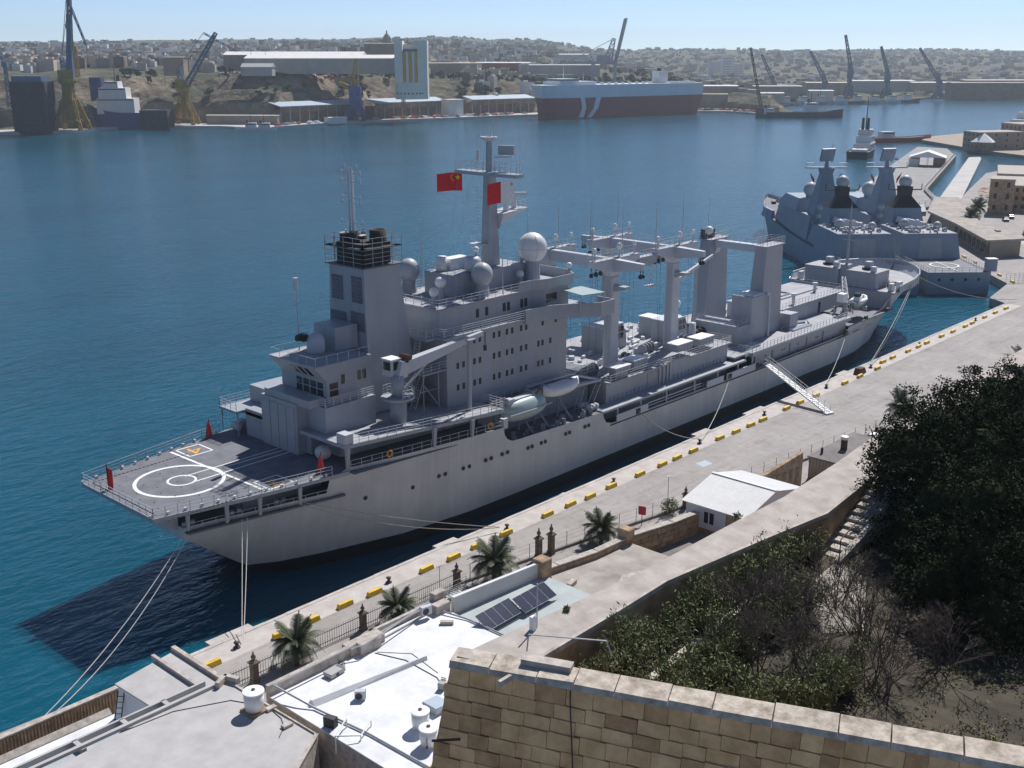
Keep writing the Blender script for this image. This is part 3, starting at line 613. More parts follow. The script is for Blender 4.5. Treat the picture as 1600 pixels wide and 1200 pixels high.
# ---- upper deck from the wing to the boats
ud = MB(); vs = []; fs = []
uq = [(21.3, 15.25), (30, 14.85), (46.0, 13.75)]
poly_t = []
part(MB().hexa([(21.3, -11.2, 14.65), (46, -12.0, 13.2), (46, 12.0, 13.2), (21.3, 11.2, 14.65), (21.3, -11.2, 15.05), (46, -12.0, 13.65), (46, 12.0, 13.65), (21.3, 11.2, 15.05)]), 'upper_deck', 'ship')
part(MB().add([(22.0, -11.0, 15.03), (46, -11.8, 13.67), (46, 11.8, 13.67), (22.0, 11.0, 15.03)], [(0, 1, 2, 3)]), 'upper_deck_covering', 'deckl')
part(MB().rail([(22, -11.1, 15.0), (46, -11.9, 13.65)], 1.05, 3, 1.35, .035), 'railing', 'rail')
part(MB().box(21.4, 22.6, -11.1, -9.6, 15.02, 16.2), 'locker', 'shipl', bevel=.03)
for x in (21.7, 34.2, 40.4):
    zt = lerpt(x, uq) - .5; y = -lerpt(x, HT) - .02
    part(MB().taper(x - .16, x + .16, y - .05, y + .2, lerpt(x, TOP) - .1, x - .28, x + .28, y - .2, y + .2, zt), 'pillar', 'ship')
part(MB().hexa([(24, -7.0, 12.0), (45.8, -7.0, 11.0), (45.8, 7.0, 11.0), (24, 7.0, 12.0), (24, -7.0, 14.6), (45.8, -7.0, 13.25), (45.8, 7.0, 13.25), (24, 7.0, 14.6)]), 'gallery_bulkhead', 'ship')
part(MB().hexa([(21.9, -11.8, 11.7), (46, -11.8, 10.6), (46, 11.8, 10.6), (21.9, 11.8, 11.7), (21.9, -11.5, 11.9), (46, -11.8, 10.75), (46, 11.8, 10.75), (21.9, 11.5, 11.9)]), 'main_deck', 'deck')
part(MB().rail([(21.9, -11.3, 12.2), (45.8, -11.8, 11.1)], 1.0, 2, 1.5, .03), 'railing', 'rail')
for x, zz in ((27.2, 12.75), (43.7, 12.0)):
    m_ = MB(); k = 20
    for i in range(k):
        t0, t1 = 2 * PI * i / k, 2 * PI * (i + 1) / k
        m_.cyl((x + .36 * math.cos(t0), -11.75, zz + .36 * math.sin(t0)), (x + .36 * math.cos(t1), -11.75, zz + .36 * math.sin(t1)), .09, .09, 5)
    part(m_, 'lifebuoy', 'orange')
# ---- deck crane on the starboard side
cr = part(MB().cyl((32.0, -8.0, 14.5), (32.0, -8.0, 17.6), 1.0, 1.0, 16).cyl((32.0, -8.0, 17.6), (32.0, -8.0, 20.3), .8, .75, 16), 'crane_post', 'ship', smooth=True)
part(MB().lathe([(1.1, 17.1), (2.0, 17.5), (2.0, 17.75), (.9, 17.75)], (32.0, -8.0, 0), 20), 'crane_platform', 'ship', cr)
part(MB().rail([(32 + 1.9 * math.cos(t * .45 - 2), -8 + 1.9 * math.sin(t * .45 - 2), 17.75) for t in range(10)], 1.05, 3, 3, .04), 'railing', 'rail', cr)
part(MB().box(31.1, 32.5, -8.0, -6.4, 20.2, 22.1), 'crane_cab', 'shipl', cr); part(MB().box(31.07, 31.1, -7.8, -6.6, 20.9, 21.9).box(31.4, 32.3, -8.03, -8.0, 20.9, 21.9), 'cab_window', 'glass', cr); part(MB().box(31.0, 32.7, -8.1, -6.3, 22.1, 22.25), 'cab_roof', 'white', cr)
part(MB().taper(31.6, 33.0, -8.7, -7.5, 20.0, 32.2, 33.4, -8.7, -7.5, 22.0), 'crane_head', 'shipl', cr)
part(MB().obox((33.2, -8.1, 22.1), (1.0, 1.2, .9), 0, 0, .3), 'winch', 'rust', cr)
part(MB().hexa([(33.0, -8.7, 20.3), (44.5, -9.9, 23.1), (44.5, -9.4, 23.1), (33.0, -7.6, 20.3), (33.2, -8.7, 21.9), (44.5, -9.9, 23.6), (44.5, -9.4, 23.6), (33.2, -7.6, 21.9)]), 'crane_boom', 'shipl', cr)
part(MB().cyl((32.8, -8.0, 18.2), (36.2, -8.5, 21.0), .16, .16, 8), 'luffing_ram', 'rail', cr)
part(MB().cyl((45.0, -9.7, 23.4), (45.0, -9.7, 21.6), .06, .06, 4).obox((45, -9.7, 21.4), (.3, .3, .7)), 'crane_hook', 'black', cr)
part(MB().cyl((42.2, -9.65, 13.8), (42.2, -9.65, 23.0), .3, .26, 8).box(41.6, 42.8, -10.3, -9.0, 22.9, 23.05), 'boom_rest', 'ship')
# ---- superstructure
ss = part(MB().box(41.0, 64.0, -7.0, 7.0, 13.2, 22.7), 'superstructure', 'ship', bevel=.05)
part(MB().box(36.5, 41.0, -2.3, 7, 13.2, 22.7), 'aft_trunk', 'ship', ss)
for z, xl in ((16.2, (42.55, 43.55, 45.5, 46.5, 49.1, 50.1, 51.55, 52.55, 54.3, 55.3, 57.75, 58.6, 60.2)), (19.0, (42.55, 43.55, 45.5, 46.5, 49.1, 50.1, 51.55, 52.55, 54.3, 55.3, 57.75, 58.6, 60.2)), (21.75, (42.55, 43.55, 45.5, 46.5, 49.1, 50.1, 51.55, 52.55, 54.3, 55.3, 58.6, 61.3))):
    for x in xl:
        h_ = .48
        wn = part(MB().box(x, x + .62, -7.025, -6.99, z - h_, z + h_), 'window_frame', 'shipl', ss)
        part(MB().box(x + .06, x + .56, -7.035, -7.02, z - h_ + .06, z + h_ - .06), 'window_pane', 'dark', ss)
# bridge deck with wing
part(MB().prism([(40.2, -7.4), (57.0, -7.4), (59.5, -7.8), (65.5, -11.6), (68.5, -11.6), (68.5, 11.6), (65.5, 11.6), (59.5, 7.8), (57, 7.4), (40.2, 7.4)], 22.7, 22.95), 'bridge_deck', 'ship', ss)
bw = MB()
for p, q in (((55, -7.42), (57.4, -7.45)), ((57.4, -7.45), (59.8, -7.9)), ((59.8, -7.9), (65.5, -11.6)), ((65.5, -11.6), (68.5, -11.6)), ((68.5, -11.6), (68.5, -8.6)), ((65.4, 11.6), (59.8, 7.9)), ((68.4, 11.6), (65.5, 11.6))):
    a_ = Vector((*p, 22.2)); b_ = Vector((*q, 22.2)); dn = (b_ - a_).normalized(); nn = Vector((-dn.y, dn.x, 0)) * .08
    bw.hexa([a_ - nn, b_ - nn, b_ + nn, a_ + nn, a_ - nn + Vector((0, 0, 1.95)), b_ - nn + Vector((0, 0, 1.95)), b_ + nn + Vector((0, 0, 1.95)), a_ + nn + Vector((0, 0, 1.95))])
part(bw, 'bridge_wing_bulwark', 'ship', ss)
part(MB().rail([(40.4, -2.6, 22.95), (40.4, -7.25, 22.95), (55, -7.3, 22.95)], 1.1, 4, 1.6, .045), 'railing', 'rail', ss)
bh = part(MB().prism([(41.2, -5.6), (58.0, -5.6), (60.0, -6.4), (65.0, -6.4), (66.4, -4), (66.4, 4), (65, 6.4), (60, 6.4), (58, 5.6), (41.2, 5.6)], 22.95, 26.1), 'bridge_house', 'ship', bevel=.04)
for x in (47.6, 49.3, 52.6, 53.4, 56.0, 56.8): part(MB().box(x, x + .55, -5.63, -5.59, 24.1, 25.2), 'window', 'dark', bh)
for k in range(3): part(MB().hexa([(60.3 + k * .75, -6.44, 24.2), (60.95 + k * .75, -6.44, 24.2), (60.95 + k * .75, -6.39, 24.2), (60.3 + k * .75, -6.39, 24.2), (60.3 + k * .75, -6.44, 25.3), (60.95 + k * .75, -6.44, 25.3), (60.95 + k * .75, -6.39, 25.3), (60.3 + k * .75, -6.39, 25.3)]), 'window', 'glass', bh)
part(MB().prism([(40.6, -6.0), (57.6, -6.0), (59.8, -6.9), (65.4, -6.9), (67.2, -4.2), (67.2, 4.2), (65.4, 6.9), (59.8, 6.9), (57.6, 6.0), (40.6, 6.0)], 26.1, 26.3), 'monkey_island', 'deckl', bh)
bw = MB()
for p, q in (((55.5, -5.95), (57.6, -6.0)), ((57.6, -6.0), (59.8, -6.9)), ((59.8, -6.9), (65.4, -6.9)), ((65.4, -6.9), (67.2, -4.2)), ((67.2, -4.2), (67.2, 4.2)), ((67.2, 4.2), (65.4, 6.9)), ((65.4, 6.9), (59.8, 6.9)), ((59.8, 6.9), (55.5, 6.0))):
    a_ = Vector((*p, 26.2)); b_ = Vector((*q, 26.2)); dn = (b_ - a_).normalized(); nn = Vector((-dn.y, dn.x, 0)) * .07
    bw.hexa([a_ - nn, b_ - nn, b_ + nn, a_ + nn] + [v + Vector((0, 0, 1.35)) for v in (a_ - nn, b_ - nn, b_ + nn, a_ + nn)])
part(bw, 'roof_bulwark', 'ship', bh)
part(MB().rail([(40.8, -5.8, 26.3), (55.5, -5.8, 26.3)], 1.1, 3, 1.5, .035).rail([(40.8, 5.8, 26.3), (40.8, -5.8, 26.3)], 1.1, 3, 1.5, .035).rail([(40.8, 5.8, 26.3), (55, 5.8, 26.3)], 1.1, 3, 1.5, .035), 'railing', 'rail', bh)
# canopy over the wing
part(MB().hexa([(62.8, -10.6, 25.3), (67.4, -10.9, 25.1), (67.2, -6.9, 25.4), (62.8, -6.9, 25.6), (62.8, -10.6, 25.38), (67.4, -10.9, 25.18), (67.2, -6.9, 25.48), (62.8, -6.9, 25.68)]), 'wing_canopy', 'boatg', ss)
m_ = MB()
for x, y in ((62.9, -10.2), (65, -10.9), (67.2, -10.9)): m_.cyl((x, y, 23), (x, y, 25.3), .06, .06, 5)
part(m_, 'canopy_post', 'rail', ss)
# aft stairs and platforms between funnel and superstructure
part(MB().box(36.8, 41, -7.2, -2.3, 18.9, 19.05).box(38.5, 41, -6.0, -2.3, 22.7, 22.9).box(37.5, 41, -5.6, -2.3, 16.2, 16.35), 'aft_platform', 'ship', ss)
part(MB().rail([(36.9, -3, 19.05), (36.9, -7.1, 19.05), (40.9, -7.1, 19.05)], 1.05, 3, 1.2).rail([(38.6, -3, 22.9), (38.6, -5.9, 22.9), (40.9, -5.9, 22.9)], 1.05, 3, 1.2), 'railing', 'rail', ss)
part(MB().ladder((36.9, -5.2, 19.1), (39.2, -4.0, 22.8), .9, .35).ladder((36.6, -5.4, 14.4), (39.4, -4.6, 18.9), .9, .35), 'stair', 'rail', ss)
m_ = MB()
for x, y in ((37.0, -7.0), (39.5, -7.0)): m_.cyl((x, y, 14.3), (x, y, 18.9), .08, .08, 6)
m_.cyl((39.8, -6.9, 14.3), (37.2, -6.9, 17.6), .07, .07, 6)
part(m_, 'stanchion', 'ship', ss)
# mast house, mast and radars
mh = part(MB().box(47.2, 60.5, -2.4, 3.4, 26.3, 29.1), 'mast_house', 'ship', bevel=.03)
part(MB().rail([(47.3, -2.2, 29.1), (47.3, 3.2, 29.1), (60, 3.2, 29.1)], 1.0, 2, 1.5, .03).rail([(56, -2.3, 29.1), (60.3, -2.3, 29.1)], 1.0, 3, 1.2, .03), 'railing', 'rail', mh)
part(MB().box(49.5, 53.0, .8, 2.6, 29.1, 30.6), 'antenna_box', 'white', mh); part(MB().cyl((48.6, 1.6, 29.2), (48.6, 1.6, 31.0), .75, .75, 12), 'antenna_drum', 'radome', mh, True)
part(MB().lathe([(.5, 0), (1.1, .3), (1.1, 1.6), (.7, 2.0)], (51.0, -1.8, 29.1), 14), 'director', 'shipl', mh, True)
def radome(x, y, z, r_, h_=1.0, m='radome', pr=.55, squash=1.0):
    p = part(MB().cyl((x, y, z), (x, y, z + h_ + .15 * r_), r_ * pr, r_ * pr * .85, 12), 'radome_pedestal', 'ship', bh)
    part(MB().ball((x, y, z + h_ + r_ * .9), r_, 22, squash, -.85), 'radome', m, bh, True)
radome(61.3, -3.0, 26.3, 2.05, 3.0)
m_ = MB()
for k in range(6):
    t = 2 * PI * k / 6
    m_.tube([(61.3 + 2.06 * math.cos(e) * math.cos(t), -3 + 2.06 * math.cos(e) * math.sin(t), 31.145 + 2.06 * math.sin(e)) for e in [-.9 + .2 * i for i in range(12)]], .025, 3)
m_.tube([(61.3 + 2.06 * math.cos(t * .2), -3 + 2.06 * math.sin(t * .2), 31.1) for t in range(33)], .025, 3)
part(m_, 'radome_seam', 'radomeg', bh)
radome(50.5, -3.9, 26.3, 1.42, 1.5, 'radomeg', .7, 1.1)
radome(45.6, 4.6, 26.3, 1.45, 1.6, 'radomeg', .7, 1.1)
radome(43.5, 5.6, 26.3, .75, .9); radome(45.0, -1.9, 26.3, .72, 1.6); radome(42.6, -3.2, 26.3, .6, 1.0); radome(58.6, -3.2, 26.3, .5, 1.2); radome(66.5, -5.2, 27.3, .42, .6); radome(56.5, 3.0, 29.1, .42, 1.3); radome(60.6, -1.6, 29.0, .4, 1.5)
mt = part(MB().taper(55.15, 57.2, -.85, .85, 28.5, 55.5, 56.7, -.55, .55, 41.0).cyl((56.0, 0, 40.9), (56.0, 0, 46.0), .46, .4, 10), 'main_mast', 'ship')
part(MB().prism([(55.2, -5.6), (56.6, -5.6), (57.0, 0), (56.6, 5.6), (55.2, 5.6), (54.8, 0)], 41.0, 41.45), 'yardarm', 'ship', mt)
part(MB().rail([(55.3, -5.5, 41.45), (55.3, 5.5, 41.45)], 1.2, 2, 1.0, .03).rail([(56.5, -5.5, 41.45), (56.5, 5.5, 41.45)], 1.2, 2, 1.0, .03), 'railing', 'rail', mt)
m_ = MB()
for y, h_ in ((-5.6, 5.2), (5.6, 5.4), (1.9, 5.0), (-1.2, 2.5), (.9, 2.6), (-3.4, 1.9)): m_.cyl((55.9, y, 41.4), (55.9, y, 41.4 + h_), .05, .025, 5)
m_.cyl((55.9, 1.9, 42.8), (55.9, 1.9, 44.2), .22, .22, 8)
part(m_, 'whip_antenna', 'rail', mt)
part(MB().lathe([(.6, 0), (1.15, .35), (1.15, .55), (.5, .55)], (56, 0, 45.4), 14).cyl((56, .7, 45.9), (56, .7, 46.9), .08, .08, 5).cyl((56, -.9, 45.9), (56, -.9, 48.2), .07, .03, 5).cyl((56.4, 0, 45.9), (56.4, 0, 47.2), .08, .08, 5).cyl((55.2, .9, 45.9), (55.2, .9, 46.7), .1, .1, 5), 'mast_head', 'rail', mt)
part(MB().box(56.3, 58.3, -1.9, -.6, 43.3, 43.4).obox((58.0, -1.3, 44.2), (.6, 2.2, 1.2), .4), 'air_search_radar', 'ship', mt)
part(MB().hexa([(57.0, -1.0, 34.0), (57.6, -1.0, 34.6), (57.6, 1.0, 34.6), (57.0, 1.0, 34.0), (57.0, -1.6, 36.0), (62.0, -1.6, 36.4), (62.0, 1.6, 36.4), (57.0, 1.6, 36.0)]).cyl((60.8, 0, 36.4), (60.8, 0, 37.9), .45, .35, 8).obox((60.8, 0, 38.2), (.4, 3.6, .35), .9).cyl((58.6, -.6, 36.2), (58.6, -.6, 38.0), .4, .3, 8), 'radar_platform', 'shipl', mt)
part(MB().rail([(57.3, -1.5, 36.15), (61.9, -1.5, 36.4), (61.9, 1.5, 36.4), (57.3, 1.5, 36.15)], 1.1, 3, 1.0, .03), 'railing', 'rail', mt)
m_ = MB()
for i in range(12): m_.cyl((55.0, .95, 34.5 + i * .45), (54.6, 1.2, 34.5 + i * .45), .05, .05, 4)
m_.box(53.6, 55.2, -.4, 1.6, 32.0, 32.15); m_.rail([(53.7, 1.5, 32.15), (53.7, -.3, 32.15)], 1, 2, .9, .03)
part(m_, 'mast_steps', 'rail', mt)
m_ = MB()
for x, y, z0, h_ in ((46.8, 3.6, 27, 9), (49.0, 5.6, 27, 8), (44.2, 5.8, 27, 8), (62.0, 6.0, 27, 8), (52.6, -5.6, 26.4, 7)): m_.cyl((x, y, z0), (x, y, z0 + h_), .06, .02, 5)
part(m_, 'whip_antenna', 'steel', bh)
m_ = MB()
for y, z1 in ((5.5, 41.0), (-5.5, 41.0), (3, 41), (-3, 41)): m_.cyl((55.9, y, z1), (50.5, y * .5, 29.2), .018, .018, 3)
part(m_, 'halyard', 'steel', mt)
# ---- boat deck
part(MB().box(46, 69.5, -11.6, 11.6, 8.0, 8.3), 'boat_deck', 'deck')
part(MB().box(46.5, 69.0, -6.9, 6.9, 8.3, 13.2), 'boat_deck_house', 'ship')
part(MB().box(46, 69.3, -8.1, 8.1, 13.2, 13.4), 'boat_deck_roof', 'deck')
part(MB().rail([(46, -8.0, 13.4), (69, -8.0, 13.4)], 1.05, 3, 1.4), 'railing', 'rail')
for x in (48.2, 53.0, 56.2, 61.0):
    part(MB().tube([(x, -8.0, 8.3), (x, -8.2, 12.4), (x, -9.4, 14.1), (x, -10.6, 14.0)], .2, 6).cyl((x, -8.1, 11), (x, -10.6, 8.4), .14, .14, 6), 'davit', 'ship')
m_ = MB()
for i in range(14):
    x = 49 + i * 1.25; y = -10.4 + random.uniform(-.7, .9); s_ = random.uniform(.35, .8)
    m_.obox((x, y, 8.3 + s_ / 2), (s_, s_ * .9, s_), random.random()) if i % 2 else m_.cyl((x, y, 8.3), (x, y, 8.3 + s_), s_ * .45, s_ * .45, 8)
part(m_, 'deck_machinery', 'ship')
for k in range(5): part(MB().cyl((65.2 + (k % 3) * .75, -10.5 + (k // 3) * 1.1, 8.95), (65.2 + (k % 3) * .75, -9.6 + (k // 3) * 1.1, 8.95), .42, .42, 12), 'raft_canister', 'raft', smooth=True)
part(MB().ladder((66.0, -9.4, 8.3), (68.8, -9.0, 11.6), .8, .4).ladder((64.4, -8.6, 8.3), (66.4, -8.0, 11.4), .8, .4), 'stair', 'rail')
part(MB().box(46.2, 47.0, -11.7, -11.0, 10.9, 12.2).rail([(44, -11.7, 13.7), (46, -11.7, 13.7), (46, -8.5, 13.7)], 1.3, 4, 1.2), 'railing', 'rail')
# ---- cargo deck house amidships
cd = part(MB().box(69.6, 101.5, -9.8, 9.8, 6.0, 11.4), 'cargo_house', 'ship', bevel=.04)
part(MB().prism([(69.6, -10.4), (84, -10.4), (84, -9.9), (90, -9.9), (90, -10.4), (101.8, -10.4), (101.8, 10.4), (69.6, 10.4)], 11.4, 11.6), 'cargo_deck', 'deckl', cd)
part(MB().box(60, 69.6, -8.1, 8.1, 11.4, 11.6), 'link_deck', 'deckl', cd)
part(MB().rail([(69.8, -8.2, 11.6), (69.8, -10.3, 11.6), (101.6, -10.3, 11.6), (101.6, -6, 11.6)], 1.05, 3, 1.35), 'railing', 'rail', cd)
m_ = MB()
for x in (82.4, 83.4, 84.4, 85.2): m_.cyl((x, -9.95, 6.4), (x, -9.95, 12.6), .13, .13, 6)
part(m_, 'vent_pipe', 'rail', cd)
part(MB().box(79.5, 82, -9.86, -9.79, 8.8, 10.9), 'side_door', 'deckl', cd)
m_ = MB()
for i in range(30): m_.box(70.4 + i, 70.5 + i, -9.9, -9.8, 8.3, 9.3)
part(m_, 'stiffener', 'ship', cd)
# side gallery
part(MB().box(66.3, 104, -11.95, -9.7, 8.2, 8.5), 'side_gallery', 'ship')
part(MB().box(67, 108.5, -11.7, 11.7, 4.8, 5.0), 'working_deck', 'deck')
for x in (70, 75.5, 82, 89.5, 96, 102): part(MB().cyl((x, -11.6, 5.0), (x, -11.6, 8.2), .13, .13, 6), 'stanchion', 'rail')
for x0, x1, z1 in ((69.5, 77.0, 7.3), (92.6, 97.4, 7.25), (98.4, 107.2, 7.3)):
    part(MB().box(x0, x1, -11.93, -11.75, 6.2, z1), 'bulwark', 'shipl')
m_ = MB()
for k in range(4): m_.cyl((78, -11.2, 5.6 + k * .45), (92, -11.2, 5.6 + k * .45), .12, .12, 5)
for k in range(6): m_.cyl((93 + k * .8, -11.0, 5.0), (93 + k * .8, -11.0, 6.6), .25, .25, 8)
part(m_, 'stowed_pipes', 'raft')
part(MB().box(66.8, 69.6, -9.6, -8.4, 5, 8.2), 'stair_house', 'ship')
def deck_box(x0, x1, y0, y1, z0, z1, m='ship', roof=True):
    b = part(MB().box(x0, x1, y0, y1, z0, z1), 'deck_locker', m, cd, bevel=.03)
    if roof: part(MB().box(x0 - .08, x1 + .08, y0 - .08, y1 + .08, z1, z1 + .12), 'locker_lid', 'white', cd)
    m_ = MB()
    for i in range(int((x1 - x0) / .8)): m_.box(x0 + .3 + i * .8, x0 + .38 + i * .8, y0 - .05, y0, z0, z1)
    part(m_, 'locker_rib', 'ship', cd)
deck_box(71.5, 75.0, -10.0, -8.0, 12.4, 13.2); part(MB().box(72.0, 74.6, -9.7, -8.4, 11.6, 12.4), 'locker_stand', 'ship', cd)
deck_box(76.6, 80.0, -9.4, -7.2, 11.9, 13.2); deck_box(87.0, 91.0, -9.9, -7.8, 12.6, 13.7); deck_box(93.4, 97.4, -9.7, -7.4, 12.2, 13.4)
deck_box(65.4, 68.0, -3.6, -1.0, 11.6, 13.6); deck_box(61.5, 65.5, 1.5, 4.5, 11.6, 13.0); deck_box(96.2, 98.8, 1.6, 4.2, 11.6, 14.6)
# winches
def winch(x, y, z, rz=0):
    w_ = part(MB(), 'winch', 'ship', cd) if False else None
    m_ = MB(); c, s_ = math.cos(rz), math.sin(rz)
    def T(px, py, pz): return (x + c * px - s_ * py, y + s_ * px + c * py, z + pz)
    m_.cyl(T(-1.3, 0, .9), T(1.3, 0, .9), .45, .45, 12)
    for q in (-1.3, -.45, .45, 1.3): m_.cyl(T(q - .06, 0, .9), T(q + .06, 0, .9), .85, .85, 14)
    m_.obox(T(0, 1.1, .45), (2.6, .9, .9), rz); m_.obox(T(0, 0, .1), (3.2, 2.4, .2), rz); m_.obox(T(1.7, .4, .6), (.6, .8, 1.1), rz)
    w_ = part(m_, 'winch', 'ship')
    m2 = MB()
    for q in (-.9, 0, .9): m2.cyl(T(q - .3, 0, .9), T(q + .3, 0, .9), .58, .58, 12)
    part(m2, 'winch_cable', 'black', w_)
winch(70.5, -6.0, 11.6, .2); winch(86.5, -4.4, 11.6, .15); winch(79.6, -6.4, 11.6, 1.4); winch(95.2, -6.3, 11.6, 1.5); winch(71, 3, 11.6); winch(85, 4, 11.6); winch(98, 2, 11.6)
# control cabins
def cabin(x0, x1, y0, y1, z0, z1):
    c_ = part(MB().prismy([(x0, z0), (x1, z0), (x1, z0 + (z1 - z0) * .45), (x1 - .9, z1), (x0, z1)], y0, y1), 'control_cabin', 'ship', bevel=.03)
    part(MB().box(x0 - .1, x1 - .85, y0 - .1, y1 + .1, z1, z1 + .12), 'cabin_roof', 'shipl', c_)
    n = 2
    for i in range(n):
        for k in range(2):
            xx = x1 - 2.6 + i * 1.0; part(MB().box(xx, xx + .75, y0 - .03, y0 + .01, z0 + (z1 - z0) * (.42 + .27 * k), z0 + (z1 - z0) * (.62 + .27 * k)), 'cabin_window', 'glass', c_)
    m_ = MB()
    for i in range(int((x1 - x0 - 2.6) / .6)): m_.box(x0 + .4 + i * .6, x0 + .48 + i * .6, y0 - .06, y0, z0, z1 - .1)
    part(m_, 'cabin_rib', 'ship', c_)
cabin(81.6, 88.0, .6, 4.6, 11.6, 15.6); cabin(94.4, 100.6, -2.6, .4, 11.6, 15.0)
part(MB().ball((99.2, -1.0, 17.0), .8, 14), 'lamp_dome', 'radome', cd, True)
part(MB().cyl((102.5, -2.2, 9), (102.5, -2.2, 13.4), .6, .6, 12), 'tank', 'shipl', cd, True)
m_ = MB()
for k in range(3): m_.lathe([(.2, -2.8), (.85, -2.6), (.85, 2.6), (.2, 2.8)], (0, 0, 0), 14)
# fenders stored as a black roll
m_ = MB()
for k in range(3):
    y = -.4 + k * 1.35
    for (x0, r0), (x1, r1) in zip([(106, .3), (106.4, .75), (110.6, .75), (111, .3)], [(106.4, .75), (110.6, .75), (111, .3)]): m_.cyl((x0, y, 10.6 + .1 * k), (x1, y, 10.6 + .1 * k), r0, r1, 14)
part(m_, 'stowed_fender', 'hose', cd, True)
# more clutter on the working decks
m_ = MB()
for i in range(170):
    x = random.uniform(62, 116); y = random.uniform(-6.5, 8.5); z = 11.6 if x < 101 else 9.2
    if 81 < x < 89 and 0 < y < 5: continue
    s_ = random.uniform(.25, .7)
    if i % 3 == 0: m_.cyl((x, y, z), (x, y, z + s_ * 1.4), s_ * .4, s_ * .4, 8)
    elif i % 3 == 1: m_.obox((x, y, z + s_ * .4), (s_ * 1.5, s_, s_ * .8), random.random())
    else: m_.cyl((x - s_, y, z + .3), (x + s_, y, z + .3), .22, .22, 8); m_.obox((x, y, z + .15), (s_ * 1.5, .5, .3))
part(m_, 'deck_machinery', 'shipl', cd)['kind'] = 'stuff'
m_ = MB()
for i in range(5): m_.tube([(78 + i * .3, 1 + i * .3, 11.75), (84, 2 + i * .3, 11.75), (88, 6 + i * .2, 11.75), (97, 6.5 + i * .2, 11.75)], .1, 5)
m_.tube([(60.5, -7.6, 11.9), (69.5, -8.9, 11.9)], .22, 6); m_.tube([(60.5, -7.0, 11.9), (69.5, -8.3, 11.9)], .22, 6); m_.tube([(55, -7.6, 13.6), (64, -7.7, 13.6), (69, -8.6, 12)], .2, 6)
part(m_, 'deck_pipe', 'shipl', cd)
